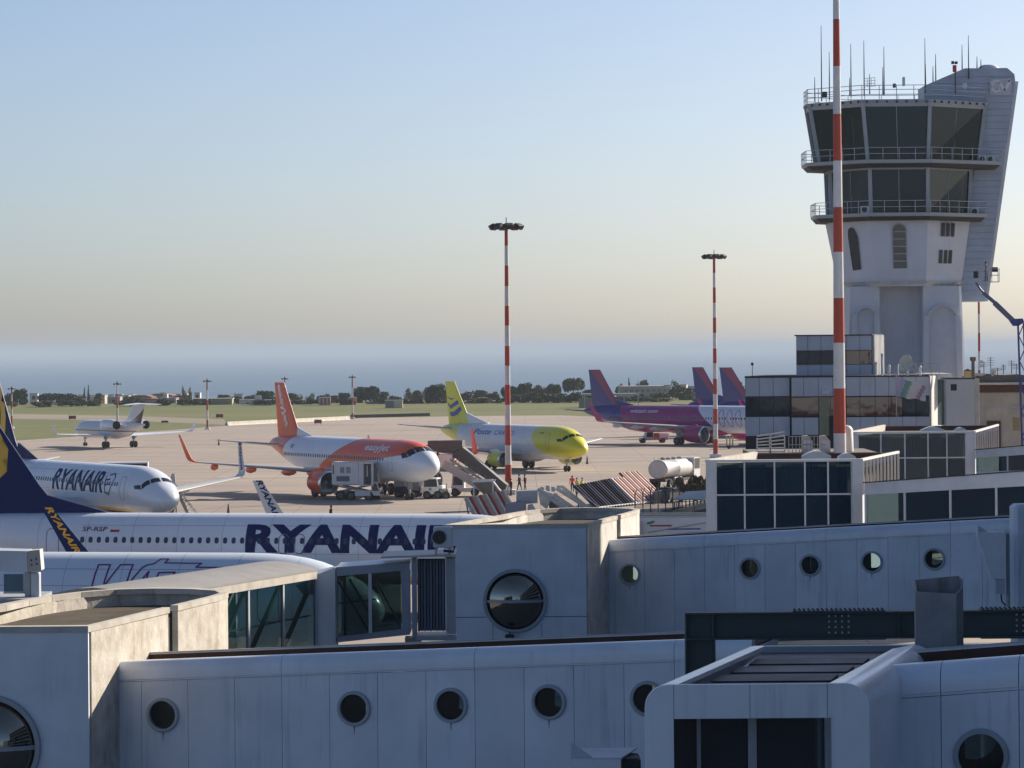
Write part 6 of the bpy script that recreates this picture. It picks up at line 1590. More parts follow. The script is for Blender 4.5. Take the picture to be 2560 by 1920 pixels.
# ---------------------------------------------------------------- office block with panelled walls
M_OFF = mat('office_panel', (0.46, 0.52, 0.61), 0.55, var=0.2, scale=0.5, streak=0.2)
def sbox(mb, lo, hi, m, k=.235):
    x0, y0, z0 = lo; x1, y1, z1 = hi
    return mb.hexa([(x0 + y0 * k, y0, z0), (x1 + y0 * k, y0, z0), (x1 + y1 * k, y1, z0), (x0 + y1 * k, y1, z0), (x0 + y0 * k, y0, z1), (x1 + y0 * k, y0, z1), (x1 + y1 * k, y1, z1), (x0 + y1 * k, y1, z1)], m)
def office():
    d = 288.0; s = d / F; u0 = 1863
    a = P(u0, 941, d); root = thing('office_block', 'long grey panelled office block with a band of reddish windows below the tower', 'building', (a.x, d, 0), 0)
    X = lambda u: (u - u0) * s; Z = lambda v: P(2100, v, d).z
    g = .02
    def row(us, v0, v1, m, nm, y=0.0, th=.12):
        for ua, ub in zip(us, us[1:]):
            mb = MB(); mb.box((X(ua) + g, y, Z(v1)), (X(ub) - g, y + th, Z(v0)), m); mb.build(nm, None, root)
    L1 = [1863, 1898, 1933, 1974]; L2 = [1977, 2008, 2044, 2080, 2114, 2148, 2186, 2220, 2254, 2288, 2323]
    row(L1, 942, 989, M_OFF, 'wall_panel', 0.0); row(L1, 1041, 1088, M_OFF, 'wall_panel', 0.0); row(L1, 992, 1038, M_GLASSD, 'window', .1, .03)
    row(L2, 943, 990, M_OFF, 'wall_panel', -.5); row(L2[:3], 1043, 1086, M_OFF, 'wall_panel', -.5); row(L2[4:], 1043, 1096, M_OFF, 'wall_panel', -.5)
    row([1977, 2045, 2074, 2112], 993, 1040, M_GLASSR, 'window', -.4, .03); row(L2[4:9], 993, 1040, M_GLASSR, 'window', -.4, .03); row(L2[8:], 993, 1040, M_GLASSD, 'window', -.4, .03)
    mb = MB(); mb.box((X(1975), .13, 0), (X(2323), .3, Z(940)), M_GASK); mb.box((0, .13, 0), (X(1976), .3, Z(941)), M_GASK); mb.build('inner_wall', None, root, kind='stuff')
    mb = MB(); sbox(mb, (X(1862), -.1, Z(943)), (X(1976), 12, Z(938.5)), M_GASK); mb.build('roof_slab', None, root)
    mb = MB(); sbox(mb, (X(1974), -.62, Z(942)), (X(2325), 14, Z(939)), M_GASK); mb.build('roof_slab', None, root)
    mb = MB(); sbox(mb, (X(1863), .3, Z(1100)), (X(2320), 12, Z(943)), M_INT); mb.build('core', None, root)
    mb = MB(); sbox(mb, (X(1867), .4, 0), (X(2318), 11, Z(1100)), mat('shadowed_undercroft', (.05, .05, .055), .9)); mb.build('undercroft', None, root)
    mb = MB(); mb.box((X(2046), -.52, Z(1088)), (X(2070), -.3, Z(995)), mat('pale_green_door', (.22, .25, .16), .6, var=.3)); mb.build('door', None, root)
    mb = MB(); mb.box((X(2053), -.9, Z(984)), (X(2070), -.5, Z(978)), M_LITE); mb.build('lamp', None, root)
    for k in range(6):
        y = -.4 + k * 2.0; mb = MB(); sbox(mb, (X(2323) + .02, y, Z(1096)), (X(2323) + .14, y + 1.95, Z(942)), M_WALLW); mb.build('side_panel', None, root)
    mb = MB(); mb.box((X(2325), 4, Z(1000)), (X(2396), 12, Z(937)), M_WALLW); mb.build('rear_wing', None, root)
    # stair tower
    q = thing('stair_tower', 'plain pale stair tower with one small window, right of the office block', 'building', (a.x + X(2356), d - 2.2, 0), 0)
    x = lambda u: (u - 2356) * s
    mb = MB(); mb.bbox((0, 0, 0), (x(2427), 3.2, Z(949)), .03, M_WALLW); mb.build('wall', None, q)
    mb = MB(); mb.box((x(2368), -.02, Z(978)), (x(2383), .05, Z(962)), M_GASK); mb.build('window', None, q)
    mb = MB(); mb.bbox((x(2427) + .01, .2, 0), (x(2427) + .45, 3.0, Z(949)), .03, M_COPE); mb.bbox((x(2427) + .46, .5, 0), (x(2440), 2.2, Z(1012)), .02, M_COPE); mb.build('side_wall', None, q, kind='stuff')
    mb = MB(); mb.box((x(2340), 1.2, Z(1064)), (-.02, 1.3, Z(950)), M_GLASSD); mb.build('window', None, q)
    mb = MB(); mb.box((-.05, -.1, Z(949) + .005), (x(2429), 3.3, Z(946)), M_GASK); mb.build('roof', None, q)
    # upper storey
    up = thing('rooftop_storey', 'small upper storey with ribbed sunlit side standing on the office block roof', 'building', (a.x + X(2000), d + 4, Z(941)), 0)
    x = lambda u: (u - 2000) * s * 1.014; zz = lambda v: (941 - v) * s * 1.01
    U = [2001, 2030, 2063, 2095, 2127, 2160, 2190]
    for ua, ub in zip(U, U[1:]):
        for v0, v1, m, nm in ((840, 876, M_OFF, 'wall_panel'), (878, 911, M_GLASSR if ua > 2090 else M_GLASSD, 'window'), (913, 941, M_OFF, 'wall_panel')):
            y = 0 if nm == 'wall_panel' else .1
            mb = MB(); mb.box((x(ua) + .02, y, zz(v1)), (x(ub) - .02, y + .1, zz(v0)), m); mb.build(nm, None, up)
    mb = MB(); sbox(mb, (0, .2, 0), (x(2189), 7, zz(840)), M_INT); mb.build('core', None, up)
    mb = MB(); sbox(mb, (-.1, -.12, zz(840)), (x(2192), 7.2, zz(837)), M_GASK); mb.build('roof', None, up)
    for k in range(8):
        xx = x(2190) + .08; mb = MB(); sbox(mb, (xx, .1 + k * .85, 0), (xx + .16, .45 + k * .85, zz(838.5)), M_WALLW); mb.build('rib', None, up)
    mb = MB(); sbox(mb, (x(2190), .15, 0), (x(2190) + .05, 7, zz(839)), M_WALLW); mb.build('side_wall', None, up)
    # satellite dish and small things on the roof
    zr = Z(940)
    def dish(u, v, r, dd, label, tilt=(-.9, -.35), group=None):
        p = P(u, v, dd); t = thing('satellite_dish', label, 'satellite dish', (p.x, dd, zr if dd < 300 else p.z - r * 1.2), 0, group)
        T = Matrix.Translation((0, 0, p.z - t.location.z)) @ Matrix.Rotation(tilt[1], 4, 'Z') @ Matrix.Rotation(pi / 2 - .2, 4, 'X') @ Matrix.Rotation(tilt[0] * .5, 4, 'Y')
        mb = MB(); pr = [(r * k / 6, .28 * r * (k / 6) ** 2) for k in range(1, 7)]; pr = [(.001, 0)] + pr
        mb.lathe(pr + [(r * .99, .28 * r + .03)] + [(a, b + .035) for a, b in pr[::-1]], 22, mat('dish_cream', (.62, .60, .52), .6, var=.2), T); mb.build('reflector', None, t, 50)
        mb = MB(); mb.tube([(0, 0, 0), (0, .1, p.z - t.location.z - .05)], .08, 8, M_RAIL); mb.build('mount', None, t)
        mb = MB(); mb.tube([T @ Vector((0, -r * .9, .3 * r)), T @ Vector((0, 0, r * .9))], .03, 6, M_RAIL); mb.build('feed_arm', None, t)
    dish(2268, 909, .72, 286, 'large cream satellite dish on the office roof in front of the tower leg')
    dish(2481, 930, .3, 300, 'small satellite dish on the old building roof by the antennas', (.3, .2))
    for u, v0, v1, w_ in ((2205, 884, 936, 5), (2190, 905, 936, 5), (2222, 915, 938, 8), (2245, 912, 936, 4), (2300, 915, 936, 7)):
        p = P(u, v1, 287); t = thing('roof_pipe', {2205: 'tall round capped pipe beside the ribbed wall on the office roof', 2190: 'slim post against the ribbed wall of the rooftop storey', 2222: 'short fat pipe on the office roof left of the dish', 2245: 'thin pipe just left of the satellite dish', 2300: 'pale stub pipe right of the satellite dish'}[u], 'roof pipe', (p.x, 287, zr), 0, 'pipes on the office roof')
        h = (v1 - v0) * s; mb = MB(); mb.tube([(0, 0, 0), (0, 0, h)], w_ * s / 2, 8, M_LITE); mb.build('pipe', None, t); mb = MB(); mb.lathe([(w_ * s * .8, h), (.02, h + .15)], 8, M_GREYM); mb.build('cap', None, t)
    rl = thing('roof_railing', 'thin grey railing along the office roof edge by the dish', 'railing', (P(2215, 936, 286.5).x, 286.5, zr), 0)
    for hh in (.5, 1.0):
        mb = MB(); mb.bar((0, 0, hh), (4.5, 0, hh), .04, .04, M_RAIL); mb.build('handrail', None, rl)
    for k in range(8):
        mb = MB(); mb.bar((k * .64, 0, 0), (k * .64, 0, 1.0), .04, .04, M_RAIL); mb.build('railing_post', None, rl)
    # small mast with dark head at the left
    p = P(1881, 939, 289); t = thing('roof_lamp', 'thin pole with a dark round head on the left end of the office roof', 'lamp', (p.x, 289, Z(941)), 0)
    mb = MB(); mb.tube([(0, 0, 0), (0, 0, 1.0)], .03, 6, M_DARK); mb.build('pole', None, t); mb = MB(); mb.lathe([(.02, .95), (.13, 1.05), (.1, 1.2), (.01, 1.25)], 8, M_DARK); mb.build('lamp_head', None, t)
    # flag hanging from the roof edge
    p = P(2242, 946, 285.5); t = thing('flag', 'large pale flag with green and red stripes blowing in front of the office windows', 'flag', (p.x, 285.5, p.z - 2.0), 0)
    mb = MB(); vs = []; nu, nv = 16, 8; W_, H_ = 2.4, 1.7
    for j in range(nv + 1):
        for i in range(nu + 1):
            a_, b = i / nu, j / nv; vs.append((W_ * a_, .18 * sin(a_ * 9 + b * 2), H_ * (1 - b) * (1 - .25 * a_) + .45 - a_ * .35 + .06 * sin(a_ * 12)))
    fl = lambda c, n: mat(n, c, .8, var=.2)
    cols = [fl((.5, .47, .62), 'flag_lilac')] * 4 + [fl((.24, .38, .28), 'flag_green')] * 3 + [fl((.58, .57, .63), 'flag_white')] * 6 + [fl((.46, .25, .26), 'flag_red')] * 2 + [fl((.58, .57, .63), 'flag_white')] * 1
    for j in range(nv):
        for i in range(nu):
            q = [vs[j * (nu + 1) + i], vs[j * (nu + 1) + i + 1], vs[(j + 1) * (nu + 1) + i + 1], vs[(j + 1) * (nu + 1) + i]]
            mb.add(q, [(0, 1, 2, 3)], cols[max(0, min(15, i + (j // 2) - 1))])
    mb.build('cloth', None, t); mb = MB(); mb.tube([(-.05, .05, -2.0), (-.05, .0, 2.6)], .04, 8, M_RAIL); mb.build('flagpole', None, t)
office()
def old_building():
    d = 302.0; s = d / F; a = P(2437, 940, d); root = thing('old_building', 'old cream building with uneven brown roof edge at the right of the stair tower', 'building', (a.x, d, 0), 0)
    X = lambda u: (u - 2437) * s; Z = lambda v: P(2500, v, d).z
    mb = MB(); mb.box((0, 0, 0), (X(2700), 14, Z(981)), M_CREAM); mb.build('wall', None, root)
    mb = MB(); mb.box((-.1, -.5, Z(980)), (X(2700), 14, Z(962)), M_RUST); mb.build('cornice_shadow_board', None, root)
    mb = MB(); mb.box((-.2, -.8, Z(962) + .01), (X(2700), 14.2, Z(957)), M_COPE); mb.build('cornice', None, root)
    mb = MB(); rr = [(0, 959), (14, 948), (22, 940), (35, 934), (55, 937), (80, 938), (110, 936), (140, 940), (263, 940), (263, 959)]
    mb.prism([(x * s, Z(v)) for x, v in rr], 1.0, 13, mat('brown_roof_mound', (.16, .15, .13), .9, var=.4)); mb.build('roof', None, root)
    mb = MB(); mb.box((X(2450), -.12, Z(1020)), (X(2560), .02, Z(1016)), M_GREYM); mb.build('pipe_run', None, root)
    mb = MB(); mb.box((X(2466), -.2, 0), (X(2500), .05, Z(1052)), M_RUST); mb.build('door', None, root)
    mb = MB(); mb.box((X(2532), -.06, Z(1077)), (X(2548), .05, Z(1044)), mat('ochre_shutter', (.35, .28, .14), .8)); mb.build('shutter', None, root)
    for u in (2462, 2504, 2552):
        mb = MB(); mb.box((X(u), -.03, 0), (X(u) + .05, .01, Z(984)), M_GREYM); mb.build('wall_joint', None, root)
    for u, v0, v1, w_, lab in ((2433, 892, 944, 7, 'round brick chimney stack with flared cap beside the tower'),):
        p = P(u, v1, 303); t = thing('chimney', lab, 'chimney', (p.x, 303, Z(948)), 0); h = Z(v0) - Z(948)
        m = mat('grey_brown_brick', (.20, .16, .14), .9, var=.3); mb = MB(); mb.lathe([(.17, 0), (.15, h * .8)], 10, m); mb.build('stack', None, t); mb = MB(); mb.lathe([(.16, h * .8), (.28, h * .86), (.28, h), (.2, h)], 10, m, caps=True); mb.build('cap', None, t)
    p = P(2420, 941, 300); t = thing('roof_hut', 'small yellow hut with pitched roof between tower and chimney', 'hut', (p.x, 300, Z(944)), 0)
    mb = MB(); mb.box((-.3, 0, 0), (.3, .6, .62), mat('ochre_wall', (.5, .38, .16), .9)); mb.build('wall', None, t); mb = MB(); mb.prism([(-.36, .63), (.36, .63), (0, .82)], -.05, .65, M_RUST); mb.build('roof', None, t)
    for i, (u, v0) in enumerate(((2460, 905), (2477, 893), (2494, 920), (2509, 912), (2529, 902), (2541, 910))):
        p = P(u, 938, 306); t = thing('antenna_mast', ['short thin antenna left of the others on the old roof', 'tallest television antenna on the old roof with many bars', 'low antenna right of the small dish on the old roof', 'bare pole antenna in the middle of the old roof', 'wide T shaped television antenna on the old roof', 'rightmost television antenna on the old roof'][i], 'antenna', (p.x, 306, Z(942)), 0, 'television antennas on the old roof')
        h = Z(v0) - Z(942); mb = MB(); mb.tube([(0, 0, 0), (0, 0, h)], .035, 5, M_DARK); mb.build('pole', None, t)
        mb = MB(); 
        for k in range(3 + i % 2): zz = h * (.95 - .12 * k); mb.bar((-.22 - .1 * (i % 3), 0, zz), (.22 + .1 * (i % 3), 0, zz), .03, .03, M_DARK)
        mb.build('antenna_bars', None, t, kind='stuff')
old_building()

# ---------------------------------------------------------------- red and white masts
M_MR = mat('mast_red', (0.40, 0.05, 0.022), 0.5, var=0.25, scale=1.2, streak=.3)
M_MW = mat('mast_white', (0.62, 0.64, 0.66), 0.5, var=0.25, scale=1.2, streak=.3)
def striped_pole(root, marks, r_at, first_red):
    """marks: heights of the colour changes"""
    red = first_red
    for z0, z1 in zip(marks, marks[1:]):
        mb = MB(); mb.lathe([(r_at(z0), z0), (r_at(z1), z1)], 20, M_MR if red else M_MW); mb.build('red_band' if red else 'white_band', None, root, 60); red = not red
def flood_mast(label, u, vbase_d, vtop, stripe_v, first_red, r0, r1, head_w, detail=2, group='floodlight masts', base=True, top_off=False):
    d = vbase_d; x = P(u, 870, d).x; root = thing('floodlight_mast', label, 'floodlight mast', (x, d, 0), 0, group)
    # the foot lies under the column; follow the small camera roll
    Z = lambda v: P(u, v, d).z
    H = Z(vtop); marks = sorted([0] + [Z(v) for v in stripe_v if 0 < Z(v) < H] + [H])
    r_at = lambda z: r0 + (r1 - r0) * z / H
    striped_pole(root, marks, r_at, first_red)
    mb = MB(); mb.bbox((-r0 * 2.2, -r0 * 2.2, 0), (r0 * 2.2, r0 * 2.2, .5 if detail > 1 else .35), .05, M_CONCF); mb.build('base', None, root)
    hw = head_w
    mb = MB(); T = Matrix.Translation((0, 0, H))
    mb.lathe([(r1 * 1.3, -.1), (r1 * 1.3, .25), (r1 * .5, .35)], 12, M_DARK, T, caps=True)
    hh = .22 if detail > 1 else .08
    mb.lathe([(hw * .5, .0), (hw * .6, .0), (hw * .6, hh), (hw * .5, hh), (hw * .5, .0)], 16, M_DARK, T)
    for k in range(4): a = k * pi / 2 + .4; mb.bar((0, 0, H + .06), (cos(a) * hw * .6, sin(a) * hw * .6, H + .06), .06, .06, M_DARK)
    g = mb.build('crown', None, root)
    n = 8 if detail > 1 else 5
    for k in range(n):
        a = 2 * pi * k / n + .2; c = Vector((cos(a) * hw * .82, sin(a) * hw * .82, H + .0))
        T = Matrix.Translation(c) @ Matrix.Rotation(a, 4, 'Z') @ Matrix.Rotation(.5, 4, 'Y')
        q = hw / 1.7; mb = MB(); mb.bbox((-.26 * q, -.40 * q, -.26 * q), (.30 * q, .40 * q, .22 * q), .04, M_DARK, T); mb.build('lamp', None, g)
    mb = MB(); mb.tube([(0, 0, H + .3), (0, 0, H + .3 + hw * .35)], .05, 6, M_DARK); mb.build('lightning_rod', None, root)
    return root
flood_mast('tall red and white floodlight mast in the centre with a dark crown of lamps', 1269 - 1, 343, 566, (1258, 1211, 1162, 1113, 1063, 1012, 962, 914, 865, 814, 765, 715, 664, 614), False, .34, .17, 1.75)
# correct the lean: top of the mast sits a little left in the photo because of the roll only
flood_mast('second red and white floodlight mast, farther right beside the office block', 1787, 452, 641, (1173, 1135, 1098, 1060, 1022, 985, 947, 908, 871, 832, 794, 757, 719, 682), False, .34, .17, 1.65)
for i, (u, d, vt, sv, lab) in enumerate(((28, 660, 972, (1040, 1022, 1003, 986), 'leftmost short red and white lamp mast on the grass'), (292, 640, 960, (1092, 1050, 1020, 985), 'short red and white lamp mast behind the business jet'), (517, 640, 953, (1050, 1025, 1000, 975), 'short red and white lamp mast at the corner of the grass'),
                                        (711, 735, 947, (1035, 1015, 985, 965), 'short lamp mast just right of the orange tail'), (880, 727, 943, (1033, 1012, 993, 970), 'short red and white lamp mast at the end of the white barrier'))):
    flood_mast(lab, u, d, vt, sv, True, .20, .13, .80, detail=1, group='short lamp masts by the grass')
def tall_mast():
    d = 206.0; u = 2097.5; x = P(u, 870, d).x; root = thing('tall_mast', 'very tall tapering red and white mast rising out of the picture before the tower', 'mast', (x, d, 0), 0)
    Z = lambda v: P(u, v, d).z
    marks = [0] + sorted([Z(v) for v in (1200, 1083, 971, 857, 745, 630, 518, 402, 285, 166, 48, -70, -190)])
    H = marks[-1]; striped_pole(root, marks, lambda z: .44 + (.16 - .44) * z / H, True)
    mb = MB(); mb.bbox((-.8, -.8, 0), (.8, .8, .5), .05, M_CONCF); mb.build('base', None, root)
tall_mast()
def thin_mast():
    d = 366.0; u = 2448; x = P(u, 870, d).x; root = thing('thin_mast', 'thin red and white mast far behind the tower leg on the right', 'mast', (x, d, 0), 0)
    Z = lambda v: P(u, v, d).z; marks = [0] + sorted([Z(v) for v in (1150, 1105, 1060, 1015, 965, 925, 878, 832, 785, 738, 692, 640)])
    H = marks[-1]; striped_pole(root, marks, lambda z: .17 + (.10 - .17) * z / H, False)
    for k in (0, 1): 
        mb = MB(); mb.bbox((.1, -.2, Z(918 - 10 * k)), (.4, .2, Z(911 - 10 * k)), .03, M_LITE); mb.build('equipment_box', None, root)
thin_mast()
# ---------------------------------------------------------------- blue boom lift with its basket at the tower
def boom_lift():
    d = 296.0; s = d / F; a = P(2555, 960, d); root = thing('boom_lift', 'blue boom lift with its basket raised beside the tower at the right edge', 'boom lift', (a.x, d, 0), 0)
    Q = lambda u, v, y=0: (P(u, v, d).x - a.x, y, P(u, v, d).z)
    mbl = mat('lift_blue', (.03, .045, .26), .4, var=.2); mg = mat('lift_grey_blue', (.10, .13, .22), .5, var=.2)
    mb = MB(); p = [Q(2440, 706), Q(2450, 722), Q(2462, 735)]; mb.tube(p, .10, 8, mg); mb.build('jib', None, root, 40)
    mb = MB(); mb.bar(Q(2458, 732), Q(2500, 768), .28, .30, mg); mb.build('boom', None, root)
    mb = MB(); mb.bar(Q(2486, 757), Q(2537, 806), .40, .42, mg); mb.build('boom', None, root)
    mb = MB(); mb.prism([Q(2524, 803)[::2], Q(2536, 797)[::2], Q(2556, 796)[::2], Q(2560, 806)[::2], Q(2545, 815)[::2], Q(2533, 815)[::2]], -.25, .25, mbl); mb.build('elbow', None, root)
    mb = MB()
    zb = 1.2; top = Q(2552, 808); 
    for dx, dy in ((-.25, -.2), (.25, -.2), (.25, .2), (-.25, .2)): mb.bar((top[0] + dx, dy, top[2]), (dx + .35, dy, zb), .1, .1, mbl)
    n = 14
    for k in range(n):
        t0, t1 = k / n, (k + 1) / n; f = lambda t, dx: (top[0] + (.35 - top[0]) * t + dx, -.2, top[2] + (zb - top[2]) * t)
        mb.bar(f(t0, -.25 if k % 2 else .25), f(t1, .25 if k % 2 else -.25), .08, .08, mbl)
    mb.build('lattice_boom', None, root)
    mb = MB(); mb.bbox((-2.2, -1.2, .55), (2.8, 1.2, 1.5), .1, mbl); mb.build('chassis', None, root)
    for sx in (-1.5, 2.0):
        for sy in (-1.2, 1.2): obj('wheel', wheel_mesh(.5, .35), root, (sx, sy, .5))
    bk = MB(); x0, x1 = Q(2458, 704)[0], Q(2497, 704)[0]; z0, z1 = Q(0 + 2480, 704)[2], Q(2480, 672)[2]
    bk.box((x0 - .5, -.4, z0 - .06), (x1, .4, z0), M_RAIL)
    for xx in (x0 - .5, x0 + .2, (x0 + x1) / 2, x1 - .04):
        for y in (-.4, .36): bk.box((xx, y, z0), (xx + .05, y + .04, z1), M_RAIL)
    for zz in (z1, (z0 + z1) / 2):
        for y in (-.4, .36): bk.box((x0 - .5, y, zz - .03), (x1, y + .04, zz + .02), M_RAIL)
    bk.build('basket', None, root)
    mb = MB(); mb.bbox((Q(2474, 0)[0], -.3, Q(0 + 2480, 680)[2]), (Q(2488, 0)[0], .1, Q(2480, 668)[2]), .03, M_DARK); mb.bbox((Q(2428, 0)[0], -.3, Q(2480, 695)[2]), (Q(2441, 0)[0], .1, Q(2480, 678)[2]), .03, M_DARK); mb.build('control_box', None, root, kind='stuff')
    # worker standing in the basket
    return Q(2436, 706), a.x
BASKET, LIFTX = boom_lift()
# ================================================================= vehicles and apron equipment
M_VW = mat('vehicle_white', (0.66, 0.68, 0.70), 0.4, var=0.25, space='Object', scale=1.5, dirt=(.55, .52, .46))
M_VG = mat('vehicle_grey', (0.26, 0.27, 0.29), 0.5, var=0.3, space='Object', scale=2)
M_VB = mat('vehicle_black', (0.03, 0.03, 0.035), 0.5, var=0.1)
M_VGL = mat('vehicle_glass', (0.02, 0.03, 0.04), 0.08, var=0.0)
M_OR = mat('hi_vis_orange', (0.75, 0.10, 0.02), 0.7, var=.1); M_YE = mat('hi_vis_yellow', (0.62, 0.62, 0.06), 0.7, var=.1)
M_BRED = mat('barrier_red', (0.36, 0.06, 0.04), 0.6, var=0.35, scale=2, streak=.3); M_BWHT = mat('barrier_white', (0.55, 0.52, 0.47), 0.6, var=0.4, scale=2, streak=.4)
M_CB = mat('concrete_barrier', (0.55, 0.52, 0.45), .85, var=.3, scale=1.0)
def wheels(root, pts, r=.5, w_=.3, rot=0.0):
    for p in pts: obj('wheel', wheel_mesh(r, w_), root, p, (0, 0, rot))
def cab(root, x0, x1, y0, y1, z0, z1, m=None, rake=.25, name='cab', glassz=.5):
    """driver's cab facing +x, with windscreen and side windows"""
    zm = z0 + (z1 - z0) * glassz
    mb = MB(); prof = [(x0, z0), (x1, z0), (x1, zm), (x1 - rake, z1), (x0, z1)]
    mb.prism(prof, y0, y1, m or M_VW); c = mb.build(name, None, root)
    mb = MB(); d = .015
    mb.hexa([(x1 + d, y0 + .12, zm + .04), (x1 + d, y1 - .12, zm + .04), (x1 - .01, y1 - .12, zm + .04), (x1 - .01, y0 + .12, zm + .04), (x1 - rake + d + .04, y0 + .12, z1 - .12), (x1 - rake + d + .04, y1 - .12, z1 - .12), (x1 - rake, y1 - .12, z1 - .12), (x1 - rake, y0 + .12, z1 - .12)], M_VGL); mb.build('windscreen', None, c)
    for y, dd in ((y0 - .015, 0), (y1, 0)):
        mb = MB(); mb.prism([(x0 + .12, zm), (x1 - .12, zm), (x1 - rake - .02, z1 - .12), (x0 + .12, z1 - .12)], y, y + .015, M_VGL); mb.build('side_window', None, c)
    mb = MB(); mb.box((x1, y0 + .1, z0 + .1), (x1 + .06, y1 - .1, z0 + .35), M_VB); mb.build('bumper', None, c)
    return c
def facing(p, deg): return (p.x, p.y, 0), radians(deg)

def ambulift():
    loc, r = facing(G(893, 1249), -14); root = thing('lift_truck', 'white high lift truck with raised windowed box in front of the orange jet', 'lift truck', loc, r)
    mb = MB(); mb.bbox((-2.25, -1.2, 1.45), (.55, 1.2, 3.75), .10, M_VW); b = mb.build('lift_box', None, root)
    for x in (-1.35, -.72):
        mb = MB(); mb.box((x, -1.225, 2.65), (x + .42, -1.19, 3.25), M_VG); mb.build('window', None, b)
    mb = MB(); mb.box((-1.75, -1.22, 1.85), (-.4, -1.19, 2.35), mat('sign_blue_grey', (.12, .14, .2), .5, var=.3)); mb.build('sign_panel', None, b)
    mb = MB(); mb.box((-2.12, -1.22, 2.55), (-2.0, -1.19, 3.45), M_VB); mb.build('grab_rail', None, b)
    # open right end: frame posts, dark inside
    mb = MB()
    mb.box((.56, -1.15, 1.45), (1.0, -1.05, 3.7), M_VW); mb.box((.56, -1.2, 3.55), (2.0, 1.2, 3.72), M_VW); mb.box((1.82, -1.2, 1.5), (2.0, -1.0, 3.55), M_VW); mb.box((1.82, 1.0, 1.5), (2.0, 1.2, 3.55), M_VW); mb.box((.56, -1.2, 1.4), (2.0, 1.2, 1.5), M_VW)
    mb.build('platform_frame', None, root)
    mb = MB(); mb.box((.6, .9, 1.5), (1.8, 1.0, 3.5), M_VG); mb.build('inner_wall', None, root)
    mb = MB(); mb.box((1.28, -1.0, 2.3), (1.38, -.95, 3.4), M_VW); mb.build('handle', None, root)
    for s in (-.9, .9):
        for a, c in (((-1.8, s, .8), (1.2, s, 1.4)), ((-1.8, s, 1.4), (1.2, s, .8))):
            mb = MB(); mb.bar(a, c, .12, .16, M_VG); mb.build('scissor_arm', None, root)
    mb = MB(); mb.bbox((-2.1, -1.0, .5), (2.3, 1.0, .85), .05, M_VG); mb.build('chassis', None, root)
    mb = MB(); mb.bbox((.1, -1.2, .4), (1.7, -.7, .95), .04, M_VW); mb.build('side_locker', None, root)
    cab(root, 1.75, 2.65, -1.1, .2, .45, 1.75, rake=.35, glassz=.35)
    wheels(root, [(-1.4, -1.0, .48), (-1.4, 1.0, .48), (-.3, -1.0, .48), (1.6, 1.0, .4), (1.5, -1.0, .4)], .48, .34)
    mb = MB(); mb.bbox((-3.4, -.9, .75), (-2.2, .6, 1.05), .05, M_VG); mb.build('rear_platform', None, root)
ambulift()
def ground_power():
    loc, r = facing(G(1025, 1243), -10); root = thing('ground_power_unit', 'grey and dark ground power trailer with an orange lamp behind the small white truck', 'trailer', loc, r)
    mb = MB(); mb.bbox((-1.45, -.9, 1.05), (-.5, .9, 1.75), .08, mat('pale_blue_grey', (.40, .43, .52), .5)); mb.build('upper_casing', None, root)
    mb = MB(); mb.bbox((-.49, -.9, 1.05), (1.25, .9, 1.72), .1, M_VW); mb.build('hood', None, root)
    mb = MB(); mb.bbox((-1.4, -.86, .4), (1.2, .86, 1.04), .05, M_VB); mb.build('lower_casing', None, root)
    mb = MB(); mb.box((.2, -.93, .7), (1.1, -.89, 1.5), M_VG); mb.build('engine_grille', None, root)
    mb = MB(); mb.bbox((.55, -.3, 1.73), (1.0, .2, 2.0), .03, M_OR); mb.build('beacon', None, root)
    wheels(root, [(-1.05, -.8, .35), (-1.05, .8, .35), (.75, -.8, .35), (.75, .8, .35)], .36, .25)
    loc, r = facing(G(1088, 1246), -12); root = thing('utility_truck', 'small white utility truck with open bed right of the power trailer', 'truck', loc, r)
    cab(root, -1.05, .55, -.85, .85, .45, 2.05, rake=.2, glassz=.45)
    mb = MB(); mb.bbox((.62, -.8, .5), (1.5, .8, .95), .05, M_VG); mb.build('front_deck', None, root); mb = MB(); mb.bbox((.55, -.78, .96), (.9, .78, 1.3), .04, M_VW); mb.build('hood', None, root)
    mb = MB(); mb.tube([(1.3, -.7, .95), (1.3, -.7, 1.5)], .04, 6, M_VB); mb.build('marker_pole', None, root)
    mb = MB(); mb.tube([(-.3, -.87, .95), (-.3, -.885, .95)], .16, 14, M_VG); mb.build('door_badge', None, root)
    wheels(root, [(-.65, -.8, .38), (-.65, .8, .38), (.45, -.8, .38), (.45, .8, .38), (1.3, -.75, .32)], .4, .28)
ground_power()
